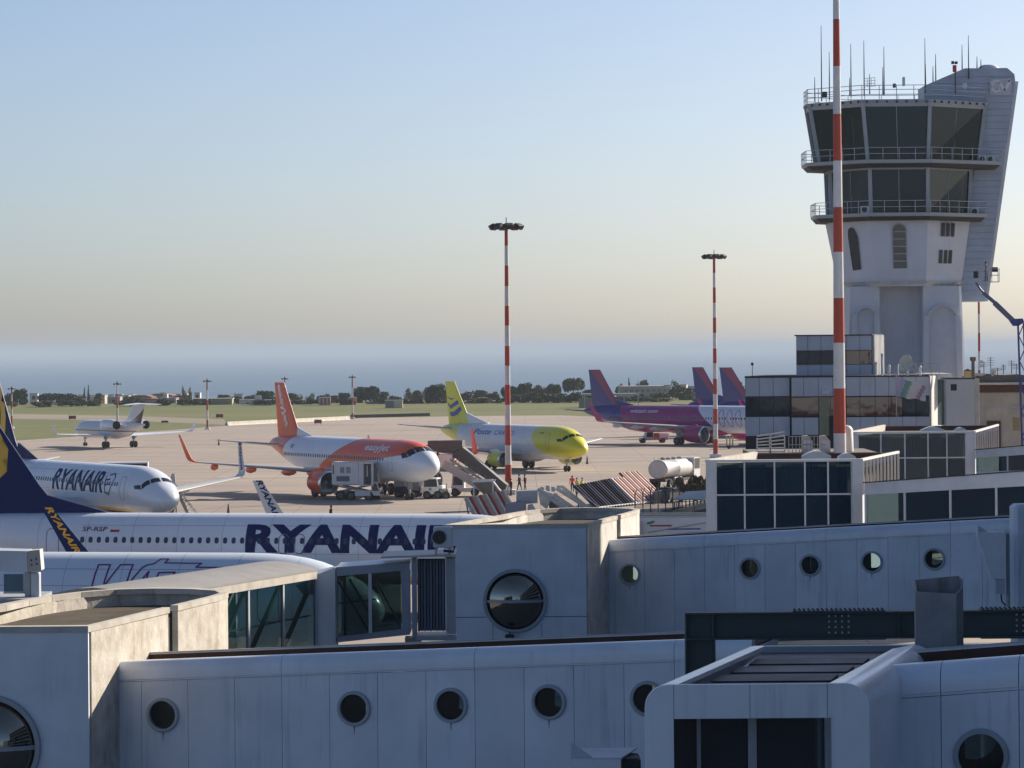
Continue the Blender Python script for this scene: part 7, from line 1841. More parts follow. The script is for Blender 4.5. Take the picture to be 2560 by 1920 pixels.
def airstairs():
    """canopied stairs at the orange jet: platform upper left, flight down to the right"""
    d = 340.0; s = d / F; o = G(1165, 1240); root = thing('airstairs', 'large canopied airstairs climbing left to the orange jet door, seen from the side', 'airstairs', (o.x, o.y, 0), radians(-6)); s = o.y / F
    X = lambda u: (u - 1165) * s; Z = lambda v: P(1165, v, o.y).z
    mg = mat('stair_canopy_grey', (.085, .095, .095), .7, var=.4, scale=1.0); mm = mat('stair_mesh_grey', (.30, .30, .29), .6, var=.3)
    mb = MB(); mb.prism([(X(1073), Z(1122)), (X(1073), Z(1101)), (X(1160), Z(1100)), (X(1160), Z(1116)), (X(1128), Z(1134)), (X(1100), Z(1130))], -1.1, 1.1, mg); mb.build('canopy', None, root)
    mb = MB(); mb.prism([(X(1128), Z(1136)), (X(1160), Z(1117)), (X(1270), Z(1212)), (X(1264), Z(1228))], -1.0, 1.0, mg); mb.build('covered_flight', None, root)
    mb = MB(); mb.prism([(X(1098), Z(1165)), (X(1098), Z(1136)), (X(1135), Z(1136)), (X(1135), Z(1164))], -1.15, .8, M_VW); mb.build('platform_box', None, root)
    mb = MB(); mb.bar((X(1112), -1.14, Z(1158)), (X(1250), -1.14, Z(1243)), .16, .85, mat('stair_side_grey', (.42, .44, .46), .5, var=.3)); mb.build('side_panel', None, root)
    mb = MB(); mb.bar((X(1130), -1.2, Z(1148)), (X(1262), -1.2, Z(1232)), .10, .22, mm); mb.build('handrail', None, root)
    n = 14
    for k in range(n):
        t = k / n; x = X(1135) + (X(1255) - X(1135)) * t; z = Z(1160) + (Z(1240) - Z(1160)) * t
        mb = MB(); mb.box((x, -.9, z - .05), (x + .36, .9, z), M_VG); mb.build('step', None, root)
    for k in range(9):
        t = k / 8; x = X(1135) + (X(1265) - X(1135)) * t; z = Z(1138) + (Z(1228) - Z(1138)) * t
        mb = MB(); mb.bar((x, -1.08, z - .9), (x, -1.08, z + .25), .06, .06, mm); mb.build('canopy_post', None, root)
    for u in (1090, 1128): 
        mb = MB(); mb.bar((X(u), .4, 0.6), (X(u) + .3, .4, Z(1165)), .14, .14, M_VG); mb.build('lift_leg', None, root)
    mb = MB(); mb.bbox((X(1130), -.9, .45), (X(1230), .9, .85), .05, M_VW); mb.build('chassis', None, root)
    # small cab facing left
    c = cab(root, -.6, .6, -.95, .5, .6, 2.1, rake=.15, glassz=.35); c.rotation_euler = (0, 0, pi); c.location = (X(1147), -.3, 0)
    wheels(root, [(X(1140), -.9, .42), (X(1190), -.9, .42), (X(1222), -.9, .42), (X(1140), .9, .42), (X(1222), .9, .42)], .42, .3)
    # person at the door end
    return root
airstairs()
def covered_steps():
    """small covered steps in front of the mast foot with white posts"""
    o = G(1222, 1276); s = o.y / F; root = thing('covered_steps', 'low grey covered steps on thin white posts left of the mast foot', 'covered steps', (o.x, o.y, 0), 0)
    X = lambda u: (u - 1222) * s; Z = lambda v: P(1222, v, o.y).z
    mg = mat('smoked_roof', (.16, .16, .15), .35, var=.3)
    mb = MB(); mb.hexa([(X(1182), -.2, Z(1206)), (X(1232), -.8, Z(1203)), (X(1262), -.8, Z(1247)), (X(1222), -.2, Z(1250)), (X(1182), 1.4, Z(1200)), (X(1232), 1.0, Z(1198)), (X(1262), 1.0, Z(1240)), (X(1222), 1.4, Z(1244))], mg); mb.build('roof', None, root)
    for u, v0, v1 in ((1185, 1214, 1255), (1233, 1204, 1258)):
        mb = MB(); mb.tube([(X(u), -.8, 0), (X(u), -.8, Z(v0))], .07, 8, M_VW); mb.build('post', None, root)
    mb = MB(); mb.bar((X(1226), -.85, Z(1203)), (X(1240), -.85, Z(1199)), .5, .12, M_VW); mb.build('lamp_arm', None, root)
    mb = MB(); mb.bar((X(1232), -.85, Z(1203)), (X(1268), -.85, Z(1250)), .1, .1, M_VW); mb.build('handrail', None, root)
covered_steps()
# striped blast deflectors
def deflector(label, b0, b1, top, cols, group, n=None):
    root = thing('blast_fence', label, 'blast fence', (b0.x, b0.y, 0), 0, group); L = b1 - b0; n = len(cols); T = Vector(top)
    for k, c in enumerate(cols):
        hgt, m = c; t0, t1 = k / n, (k + 1) / n; a, b = L * t0, L * t1
        mb = MB(); h = T * hgt; nrm = L.cross(h).normalized();
        if nrm.y > 0: nrm = -nrm
        rings = []
        for q, hh in ((0, .0), (.5, .12), (1, 1.0)):
            bow = T * 0; off = Vector((0.10, 0, -.12)) * (4 * hh * (1 - hh))
            ctr = h * hh + off * 3
            w_ = [a + ctr + nrm * .0, a.lerp(b, .25) + ctr + nrm * .16, a.lerp(b, .62) + ctr + nrm * .16, b - (b - a) * .08 + ctr + nrm * 0, b - (b - a) * .08 + ctr - nrm * .04, a + ctr - nrm * .04]
            rings.append(w_)
        for hh in (.35, .6, .8): pass
        mb.loft(rings, m); mb.build('plank', None, root)
    mb = MB(); mb.bar(Vector((0, .6, .12)), L + Vector((0, .6, .12)), .5, .24, M_CONCF); mb.build('footing', None, root)
    for k in range(4):
        t = k / 3; p = L * t * .96 + Vector((.1, .3, 0)); q = p + T * .92 * (cols[min(n - 1, int(t * n))][0]) + Vector((0, .25, -.2)); mb = MB(); mb.bar(Vector((q.x + .3, q.y + 1.2, 0)), q, .1, .1, M_VG); mb.build('stay', None, root)
NV = mat('deflector_navy', (.010, .011, .024), .9, var=.3, streak=.3, spec=.04); NV2 = mat('deflector_slate', (.06, .065, .10), .9, var=.3, streak=.3, spec=.04)
cols = []
for k in range(14): cols.append((.95 + .01 * k, NV if k % 4 > 1 else NV2))
for k in range(5): cols.append((1.08, M_BWHT if k % 2 == 0 else M_BRED))
for k in range(7): cols.append((1.28, M_BRED if k % 2 == 0 else M_BWHT))
b0, b1 = G(1492, 1274), G(1672, 1254); s_ = b0.y / F
deflector('large slanted blast fence of navy then red and white ridged planks beside the tanker', b0, b1, (-62 * s_, 1.2, 2.2), cols, 'striped blast fences')
b0, b1 = G(1192, 1308), G(1300, 1296); s_ = b0.y / F
deflector('small red and white striped blast fence at the foot of the mast', b0, b1, (-32 * s_, .8, 2.05), [(1.0 + .02 * k, M_BWHT if k % 2 == 0 else M_BRED) for k in range(9)], 'striped blast fences')
# parked steps and hoods with aluminium ramps
def ramp_set():
    o = G(1385, 1330); s = o.y / F; root = thing('mobile_steps', 'grey aluminium mobile steps with boxy hoods parked behind the middle block', 'mobile steps', (o.x, o.y, 0), 0)
    X = lambda u: (u - 1385) * s; Z = lambda v: P(1385, v, o.y).z
    ma = mat('aluminium_grey', (.33, .38, .46), .45, .3, var=.35, scale=1.5); mp = mat('pale_cream_metal', (.50, .52, .50), .5, var=.3, scale=1.5)
    def pr(pts, y0, y1, m, nm):
        mb = MB(); mb.prism([(X(u), Z(v)) for u, v in pts], y0, y1, m); return mb.build(nm, None, root)
    pr([(1291, 1262), (1292, 1228), (1345, 1226), (1345, 1258)], .5, 2.2, ma, 'hood_box'); pr([(1264, 1292), (1264, 1257), (1316, 1253), (1316, 1292)], -.6, 1.2, mat('slate_blue_box', (.20, .23, .32), .5, var=.2), 'hood_box')
    pr([(1318, 1290), (1320, 1262), (1332, 1260), (1350, 1290)], -.9, .4, ma, 'side_hood')
    pr([(1346, 1232), (1362, 1226), (1384, 1236), (1368, 1274), (1352, 1262)], .2, 1.2, mp, 'side_flap')
    for k, (u0, v0, u1, v1, m) in enumerate(((1345, 1222, 1440, 1292, ma), (1385, 1236, 1462, 1290, mp), (1392, 1222, 1490, 1284, mp))):
        mb = MB(); mb.bar((X(u0), -.4 + k * .7, Z(v0)), (X(u1), -.4 + k * .7, Z(v1)), .12, .30, m); mb.build('stringer', None, root)
    n = 16
    for k in range(n):
        t = k / n; x, z = X(1378) + (X(1448) - X(1378)) * t, Z(1238) + (Z(1292) - Z(1238)) * t
        mb = MB(); mb.box((x, -.3, z - .1), (x + .26, .9, z - .04), ma if k % 2 else mp); mb.build('step', None, root)
    pr([(1372, 1248), (1392, 1234), (1448, 1292), (1375, 1292)], .95, 1.1, mat('dull_steel_panel', (.16, .18, .22), .5, var=.4), 'back_panel')
    pr([(1398, 1216), (1410, 1216), (1498, 1289), (1478, 1291)], 1.6, 1.75, mp, 'side_panel')
    mb = MB(); mb.bar((X(1432), 1.4, Z(1222)), (X(1500), 1.4, Z(1270)), .07, .07, M_VW); mb.build('handrail', None, root)
    for k in range(5):
        mb = MB(); mb.bbox((X(1352 + k * 14), 2.4, Z(1232)), (X(1362 + k * 14), 3.0, Z(1220 - k % 2 * 3)), .04, ma if k % 2 else mp); mb.build('roof_box', None, root)
    mb = MB(); mb.box((X(1290), .0, .3), (X(1470), 2.0, .9), M_VG); mb.build('chassis', None, root)
    wheels(root, [(X(1310), .0, .4), (X(1440), .0, .4), (X(1310), 2.0, .4), (X(1440), 2.0, .4)], .42, .3)
ramp_set()
def tanker():
    loc, r = facing(G(1655, 1222), 64); root = thing('tanker_truck', 'white fuel tanker truck seen from behind, its round grey tank end towards us', 'tanker truck', loc, r)
    mt = mat('tank_white', (.62, .62, .60), .4, var=.2, space='Object'); T = Matrix.Translation((-1.0, 0, 2.05)) @ Matrix.Rotation(pi / 2, 4, 'Y')
    def el(x, k): return [(x, 1.12 * k * cos(2 * pi * q / 24), 2.05 + .98 * k * sin(2 * pi * q / 24)) for q in range(24)]
    mb = MB(); mb.loft([el(-1.15, .86), el(-1.0, 1.0), el(2.2, 1.0), el(2.25, 1.03), el(2.32, 1.03), el(2.36, 1.0), el(5.6, 1.0), el(5.75, .88)], mt); tk = mb.build('tank', None, root, 35)
    for x in (.3, 1.6, 3.1, 4.6): mb = MB(); mb.lathe([(.28, 0), (.28, .18), (.2, .25)], 10, M_VG, Matrix.Translation((x, 0, 3.0)), caps=True); mb.build('hatch', None, tk)
    mb = MB(); mb.bar((-.8, .5, 3.25), (5.4, .5, 3.25), .05, .05, M_VG); mb.bar((-.8, -.5, 3.25), (5.4, -.5, 3.25), .05, .05, M_VG)
    for k in range(6): mb.bar((-.8 + k * 1.24, .5, 2.9), (-.8 + k * 1.24, .5, 3.25), .05, .05, M_VG)
    mb.build('walkway_rail', None, root, kind='stuff')
    mb = MB(); mb.box((-1.1, -.9, .75), (7.4, .9, 1.05), M_VB); mb.build('chassis', None, root)
    mb = MB(); mb.bbox((.6, -1.2, .5), (2.6, -.9, 1.2), .05, M_VG); mb.build('pump_locker', None, root)
    cab(root, 5.9, 7.5, -1.15, 1.15, .7, 3.1, rake=.1)
    wheels(root, [(x, y, .5) for x in (-.2, 1.1, 6.6) for y in (-1, 1)], .52, .35)
    for s in (-1, 1): mb = MB(); mb.box((-1.2, s * .8 - .1, .95), (-1.14, s * .8 + .1, 1.1), M_BRED); mb.build('tail_lamp', None, root)
tanker()
def car(label, p, deg, body, roofm=None, group=None):
    loc, r = facing(p, deg); root = thing('parked_car', label, 'car', loc, r, group)
    prof = [(-2.1, .35), (2.1, .35), (2.15, .75), (1.9, .88), (1.05, .98), (.35, 1.42), (-1.1, 1.45), (-1.85, 1.0), (-2.15, .92)]
    def sec(y, k): return [(x, y, .35 + (z - .35) * k if z > 1.1 else z) for x, z in prof]
    mb = MB(); mb.loft([sec(-.86, .92), sec(-.7, 1.0), sec(.7, 1.0), sec(.86, .92)], body); mb.build('body', None, root, 30)
    for y in (-.875, .862):
        mb = MB(); mb.prism([(-1.6, .98), (.9, .98), (.32, 1.32), (-1.05, 1.34)], y, y + .012, M_VGL); mb.build('side_window', None, root)
    mb = MB(); mb.hexa([(1.0, -.7, 1.0), (1.0, .7, 1.0), (1.02, .7, 1.03), (1.02, -.7, 1.03), (.4, -.62, 1.40), (.4, .62, 1.40), (.42, .62, 1.43), (.42, -.62, 1.43)], M_VGL); mb.build('windscreen', None, root)
    mb = MB(); mb.hexa([(-1.80, -.65, 1.04), (-1.80, .65, 1.04), (-1.84, .65, 1.07), (-1.84, -.65, 1.07), (-1.16, -.6, 1.42), (-1.16, .6, 1.42), (-1.2, .6, 1.45), (-1.2, -.6, 1.45)], M_VGL); mb.build('rear_window', None, root)
    wheels(root, [(x, y, .32) for x in (-1.35, 1.35) for y in (-.8, .8)], .33, .22)
    for y in (-.6, .6):
        mb = MB(); mb.box((2.13, y - .18, .6), (2.17, y + .18, .74), M_WHITE); mb.build('headlight', None, root)
    return root
car('black car with a bright roof parked between the striped fence and the hedge', G(1670, 1256), 70, M_VB)
car('dark car roof showing above the white striped bus', G(1745, 1330), 5, M_VB)
def bus():
    o = G(1600, 1402); root = thing('apron_bus', 'white apron bus with red, blue and wavy green stripes behind the walkway', 'bus', (o.x, o.y, 0), radians(0)); Lb = 9.5
    mw = mat('bus_white', (.60, .66, .72), .4, var=.2)
    mb = MB(); mb.bbox((-.6, 0, .4), (Lb, 2.9, 3.05), .12, mw); mb.build('body', None, root)
    mb = MB(); mb.bar((-.4, .1, 3.12), (Lb, .1, 3.12), .14, .12, M_VG); mb.bar((-.4, 2.6, 3.12), (Lb, 2.6, 3.12), .14, .12, M_VG); mb.build('roof_rail', None, root, kind='stuff')
    for (x0, x1, z, h, m) in ((.7, 2.2, 2.35, .12, M_BRED), (1.9, 4.2, 2.12, .10, M_POSTB)):
        mb = MB(); mb.box((x0, -.012, z), (x1, 0, z + h), m); mb.build('stripe', None, root)
    mg = mat('stripe_green', (.03, .22, .12), .5)
    mb = MB(); pts = [(2.6 + k * .25, -.01, 1.62 + .035 * k + .06 * sin(k * 1.7)) for k in range(15)]
    for a, b in zip(pts, pts[1:]): mb.bar(a, b, .02, .10, mg)
    mb.build('wavy_stripe', None, root)
    mb = MB(); mb.bar((.5, -.02, 2.55), (1.0, -.02, 2.7), .02, .16, mg); mb.build('stripe', None, root)
    mb = MB(); mb.bar((.6, -.04, 1.95), (5.5, -.04, 2.75), .03, .06, M_VG); mb.build('side_rail', None, root)
    mb = MB(); mb.bbox((-.55, -.5, 1.0), (.15, -.02, 2.75), .08, mat('pale_cover', (.5, .5, .46), .8, var=.3)); mb.build('rolled_cover', None, root)
    for k in range(5):
        mb = MB(); mb.box((.4 + k * 1.8, -.015, 1.0), (1.9 + k * 1.8, -.002, 1.5), M_VGL); mb.build('window', None, root)
    wheels(root, [(1.2, .1, .45), (7.6, .1, .45), (1.2, 2.8, .45), (7.6, 2.8, .45)], .48, .3)
bus()
def tug():
    loc, r = facing(G(1630, 1107), 180 + 10); root = thing('belt_loader', 'small white belt loader truck under the magenta jet', 'loader', loc, r)
    cab(root, -.1, 1.2, -.8, .8, .5, 1.75, glassz=.3); mb = MB(); mb.bbox((-2.4, -.8, .45), (1.9, .8, .75), .04, M_VG); mb.build('chassis', None, root)
    mb = MB(); mb.bar((-.2, 0, 1.2), (-2.5, 0, 1.05), 1.2, .75, M_VW); mb.build('belt_housing', None, root)
    mb = MB(); mb.box((-1.0, -.7, .8), (-.2, .7, 1.5), M_BRED); mb.build('engine_box', None, root)
    wheels(root, [(1.5, -.75, .35), (1.5, .75, .35), (-1.6, -.75, .35), (-1.6, .75, .35)], .36, .25)
    loc, r = facing(G(1822, 1122), 0); root = thing('baggage_cart', 'low dark baggage cart with upright cream panels left of the office block', 'cart', loc, r)
    mb = MB(); mb.box((-.4, -.7, .35), (3.4, .7, .5), M_VB); mb.build('bed', None, root)
    for x in (-.35, .1, .5): mb = MB(); mb.box((x, -.68, .5), (x + .12, .68, 1.7), mat('cream_panel', (.5, .46, .34), .7)); mb.build('upright_panel', None, root)
    mb = MB(); mb.bbox((1.4, -.5, .5), (2.6, .5, .8), .05, M_VG); mb.build('load', None, root)
    wheels(root, [(0, -.7, .22), (0, .7, .22), (3, -.7, .22), (3, .7, .22)], .22, .15)
    # boxy van with white roof behind the second navy tailed jet
    loc, r = facing(G(315, 1235), 4); root = thing('catering_truck', 'high dark red truck body with white roof behind the nearer RYANAIR fuselage roofline', 'truck', loc, r)
    mb = MB(); mb.bbox((-2.6, -1.2, .9), (2.2, 1.2, 3.15), .05, mat('dark_red_box', (.09, .015, .02), .5, var=.2)); b = mb.build('box_body', None, root)
    mb = MB(); mb.box((-2.7, -1.3, 3.16), (2.25, 1.3, 3.30), M_VW); mb.build('roof', None, b); mb = MB(); mb.box((2.2, -1.3, .9), (2.32, 1.3, 3.3), M_VW); mb.build('end_frame', None, b)
    mb = MB(); mb.box((.6, -1.225, 2.6), (1.6, -1.205, 2.95), M_VW); mb.build('sign_panel', None, b)
    cab(root, 2.4, 3.6, -1.0, 1.0, .6, 2.0); mb = MB(); mb.box((-2.6, -.9, .5), (3.4, .9, .88), M_VB); mb.build('chassis', None, root)
    wheels(root, [(-1.8, -1, .45), (-1.8, 1, .45), (2.6, -1, .45), (2.6, 1, .45)], .46, .3)
tug()
def nose_steps():
    o = G(462, 1300); s = o.y / F; root = thing('mobile_steps', 'narrow steps with thin handrails leaning down right of the blunt white nose', 'mobile steps', (o.x, o.y, 0), 0)
    X = lambda u: (u - 462) * s; Z = lambda v: P(462, v, o.y).z
    mb = MB(); mb.bar((X(430), .3, Z(1200)), (X(470), .3, Z(1285)), .5, .28, M_VG); mb.build('stair_beam', None, root)
    for y in (-.2, .8):
        mb = MB(); mb.bar((X(452), y, Z(1232)), (X(492), y, Z(1283)), .05, .05, M_VG); mb.build('handrail', None, root)
    mb = MB(); mb.prism([(X(427), Z(1212)), (X(428), Z(1190)), (X(432), Z(1183)), (X(438), Z(1184)), (X(440), Z(1212))], -.1, .2, M_VG); mb.build('platform_guard', None, root)
    for k in range(8):
        t = k / 8; mb = MB(); x, z = X(438 + 50 * t), Z(1225 + 60 * t); mb.box((x, -.2, z), (x + .25, .8, z + .04), M_VG); mb.build('step', None, root)
    mb = MB(); mb.bar((X(440), .3, .2), (X(440), .3, Z(1225)), .12, .12, M_VG); mb.build('leg', None, root)
nose_steps()
# cones and marker posts
CONE = None
for i, (u, v, lab) in enumerate(((547, 1113, 'dark marker cone on the apron below the grass, left of the orange jet'), (571, 1288, 'dark marker cone just above the near fuselage, left of the small white winglet'), (1468, 1160, 'dark marker cone right of the yellow nose'), (9, 1146, 'dark marker cone at the far left of the apron'))):
    p = G(u, v)
    if CONE is None:
        CONE = thing('marker_cone', lab, 'cone', (p.x, p.y, 0), 0, 'dark marker cones')
        mb = MB(); mb.lathe([(.16, .03), (.05, .95), (.02, 1.0)], 10, mat('cone_dark_red', (.10, .03, .025), .7)); mb.build('cone_body', None, CONE); mb = MB(); mb.box((-.22, -.22, 0), (.22, .22, .04), M_VB); mb.build('foot', None, CONE)
    else: place(copy_tree(CONE), (p.x, p.y, 0), 0, lab)
# long white barrier, in separate blocks
def barrier():
    a, b = G(566, 1064), G(872, 1049); root = thing('concrete_barrier', 'long low white concrete barrier along the edge of the grass', 'barrier', (a.x, a.y, 0), math.atan2(b.y - a.y, b.x - a.x)); L = (b - a).length; n = 24; w_ = L / n
    me = None
    for k in range(n):
        if me is None:
            mb = MB(); mb.prism([(-.45, 0), (.45, 0), (.3, .25), (.18, .75), (-.18, .75), (-.3, .25)], .03, w_ - .03, M_CB, axis='x'); me = mb.mesh('barrier_block')
        obj('barrier_block', me, root, (k * w_, 0, 0))
    a, b = G(880, 1045), G(1075, 1040); root = thing('low_wall', 'low dark wall on the grass edge between the barrier and the yellow tail', 'wall', (a.x, a.y, 0), math.atan2(b.y - a.y, b.x - a.x)); L = (b - a).length
    mb = MB(); mb.box((0, 0, 0), (L, .5, .65), mat('dark_wall', (.10, .095, .085), .9, var=.3)); mb.build('wall_body', None, root); mb = MB(); mb.box((0, -.05, .65), (L, .55, .72), M_GREYM); mb.build('wall_cap', None, root)
barrier()
for i, (u, v, w_, lab) in enumerate(((181, 1050, 1.6, 'red and white taxiway sign on the taxiway left of the business jet'), (549, 1046, 1.6, 'red taxiway sign on the grass right of the corner lamp mast'), (795, 1061, 1.5, 'small red box in front of the white barrier'), (12, 1034, 1.5, 'red taxiway sign at the far left of the grass'), (412, 1059, 1.4, 'dark low taxiway sign behind the business jet'))):
    p = G(u, v); t = thing('taxiway_sign', lab, 'sign', (p.x, p.y, 0), 0, 'low signs along the taxiway')
    mb = MB(); mb.box((-w_ / 2, 0, .22), (w_ / 2, .2, .95 if i < 4 else .6), mat('sign_red', (.34, .07, .04), .6, var=.2) if i < 4 else M_VB); mb.build('sign_board', None, t)
    for x in (-w_ / 2 + .2, w_ / 2 - .3): mb = MB(); mb.box((x, .05, 0), (x + .1, .15, .22), M_VG); mb.build('leg', None, t)
for i, (u, v, w_, h, st, lab) in enumerate(((811, 1013, 3.1, 2.0, True, 'small red and white striped equipment cabin behind the grass'), (881, 1012, 1.9, 1.9, True, 'narrow red and white striped cabin behind the rightmost short mast'), (985, 1020, 4.4, 1.9, False, 'cream equipment cabin with a painted sunlit end behind the grass'))):
    p = G(u, v); t = thing('equipment_cabin', lab, 'cabin', (p.x, p.y, 0), 0, 'equipment cabins on the far grass')
    n = 6 if st else 4
    for k in range(n):
        m = (M_BRED if k % 2 else M_BWHT) if st else (mat('cabin_panel_shaded', (.28, .26, .23), .8) if k < 2 else mat('cabin_panel_sunlit', (.62, .56, .42), .8)); mb = MB(); mb.box((-w_ / 2 + w_ * k / n, 0, 0), (-w_ / 2 + w_ * (k + 1) / n - .02, 2, h), m); mb.build('wall_panel', None, t)  # cream cabin: shade and sun are painted as grey and cream panels
    mb = MB(); mb.box((-w_ / 2 - .1, -.1, h), (w_ / 2 + .1, 2.1, h + .1), M_VW); mb.build('roof', None, t)
# chain link fence with cranked posts
def link_fence():
    a, b = G(1588, 1310), G(1700, 1285); root = thing('security_fence', 'security fence with dark cranked posts in front of the striped blast fence', 'fence', (a.x, a.y, 0), math.atan2(b.y - a.y, b.x - a.x)); L = (b - a).length
    n = 7
    for k in range(n):
        x = L * k / (n - 1); mb = MB(); mb.tube([(x, 0, 0), (x, 0, 2.5), (x + .25, -.1, 2.85)], .05, 6, M_VB); mb.build('post', None, root)
        mb = MB(); mb.tube([(x, 0, 2.5), (x - .25, .1, 2.85)], .035, 6, M_VB); mb.build('post_arm', None, root)
    for z in (.3, 1.3, 2.4): mb = MB(); mb.bar((0, 0, z), (L, 0, z), .02, .02, M_VG); mb.build('wire', None, root)
    mb = MB()
    m = int(L / .35)
    for k in range(m):
        x = k * .35; mb.bar((x, 0, .1), (min(L, x + 1.1), 0, 2.4), .012, .012, M_VG); mb.bar((min(L, x + 1.1), 0, .1), (x, 0, 2.4), .012, .012, M_VG)
    mb.build('wire_mesh', None, root, kind='stuff')
    a, b = G(1690, 1290), G(1800, 1262); root = thing('kerb_wall', 'low pale wall with reddish railings along the dark service road', 'wall', (a.x, a.y, 0), math.atan2(b.y - a.y, b.x - a.x)); L = (b - a).length
    mb = MB(); mb.box((0, 0, 0), (L, .3, .5), M_CB); mb.build('wall_body', None, root)
    for k in range(12): mb = MB(); mb.box((L * k / 12, .1, .5), (L * k / 12 + .08, .2, 1.2), M_RUST); mb.build('railing_post', None, root)
    mb = MB(); mb.bar((0, .15, 1.2), (L, .15, 1.2), .06, .06, M_RUST); mb.build('handrail', None, root)
link_fence()
def lean_to():
    o = G(1722, 1290); s = o.y / F; root = thing('canopy', 'pale blue sloping canopy roof left of the nearer glass building', 'canopy', (o.x, o.y, 0), 0)
    X = lambda u: (u - 1722) * s; Z = lambda v: P(1722, v, o.y).z
    mb = MB(); mb.hexa([(X(1682), -.6, Z(1248)), (X(1790), -.6, Z(1251)), (X(1790), 3, Z(1232)), (X(1720), 3, Z(1235)), (X(1682), -.6, Z(1246)), (X(1790), -.6, Z(1249)), (X(1790), 3, Z(1229)), (X(1720), 3, Z(1232))], mat('pale_blue_sheet', (.36, .44, .48), .4, var=.3)); mb.build('roof_sheet', None, root)
    for u in (1690, 1735, 1782): mb = MB(); mb.tube([(X(u), -.4, 0), (X(u), -.4, Z(1249))], .05, 6, M_VG); mb.build('post', None, root)
lean_to()
# slatted plant and vents on the roofs between the glass buildings
def roof_plant():
    d = 207.0; s = d / F
    def T_(u, v): p = P(u, v, d); return p
    # slatted screens
    for i, (u0, u1, vt0, vt1, vb) in enumerate(((1893, 1925, 1095, 1090, 1133), (1927, 1962, 1090, 1084, 1133))):
        a = T_(u0, vb); t = thing('louvre_screen', ['left white slatted screen on the roof behind the nearer glass building', 'right white slatted screen on the roof behind the nearer glass building'][i], 'louvre screen', (a.x, d, 0), 0, 'slatted roof screens')
        x1 = T_(u1, vb).x - a.x; zt0, zt1, zb = T_(u0, vt0).z, T_(u1, vt1).z, a.z
        for k in range(6):
            f = k / 5; mb = MB(); mb.bar((0, 0, zb + .1 + (zt0 - zb) * f), (x1, 0, zb + .1 + (zt1 - zb) * f), .22, .07, M_WALLW); mb.build('slat', None, t)
        for x in (0, x1): mb = MB(); mb.box((x - .04, .05, 0), (x + .04, .12, zt0), M_LITE); mb.build('post', None, t)
    for i, (u0, u1, vt) in enumerate(((2006, 2032, 1089), (2051, 2076, 1089))):
        a = T_(u0, 1118); t = thing('roof_cowl', ['left upright metal cowl with slanting top, left of the tall mast', 'right upright metal cowl with slanting top, touching the tall mast'][i], 'roof cowl', (a.x, d, 0), 0, 'upright roof cowls')
        x1 = T_(u1, 1118).x - a.x; zt, zb = T_(u0, vt).z, T_(u0, 1122).z; mb = MB(); mb.prism([(0, 0), (x1, 0), (x1, zt - .35), (x1 * .55, zt), (0, zt - .03)], 0, .7, M_COPE); mb.build('cowl', None, t)
        mb = MB(); mb.box((x1 * .1, -.02, zb), (x1 * .9, .0, zt - .3), M_LITE); mb.build('louvre', None, t)
    a = T_(2112, 1108); t = thing('round_tank', 'round cream tank end just right of the tall mast foot', 'tank', (a.x + .15, d + 1, 0), 0)
    mb = MB(); mb.lathe([(.01, 1.62), (.3, 1.55), (.45, 1.35), (.48, 0), (.01, 0)][::-1], 16, mat('dish_cream', (.62, .60, .52), .6), Matrix.Translation((0, 0, T_(2112, 1105).z - .6))); mb.build('tank_body', None, t, 50)
    mb = MB(); mb.box((-.3, -.3, 0), (.3, .3, T_(2112, 1105).z - .6), M_GREYM); mb.build('stand', None, t)
    mb = MB(); a = T_(1890, 1133); b = T_(2190, 1133); t = thing('plant_terrace', 'low flat terrace roof carrying slatted screens and cowls', 'roof', (a.x, d - .5, 0), 0); mb.box((-.3, 0, 0), (b.x - a.x, 8, a.z + .02), M_INT); mb.build('terrace_body', None, t)
    for k in range(9):
        mb = MB(); x = 2.0 + k * .22; mb.bar((x, .5, a.z), (x, .5, a.z + 1.0), .04, .04, M_RAIL); mb.build('railing_post', None, t)
    for z in (.5, 1.0): mb = MB(); mb.bar((2.0, .5, a.z + z), (4.2, .5, a.z + z), .04, .04, M_RAIL); mb.build('handrail', None, t)
roof_plant()

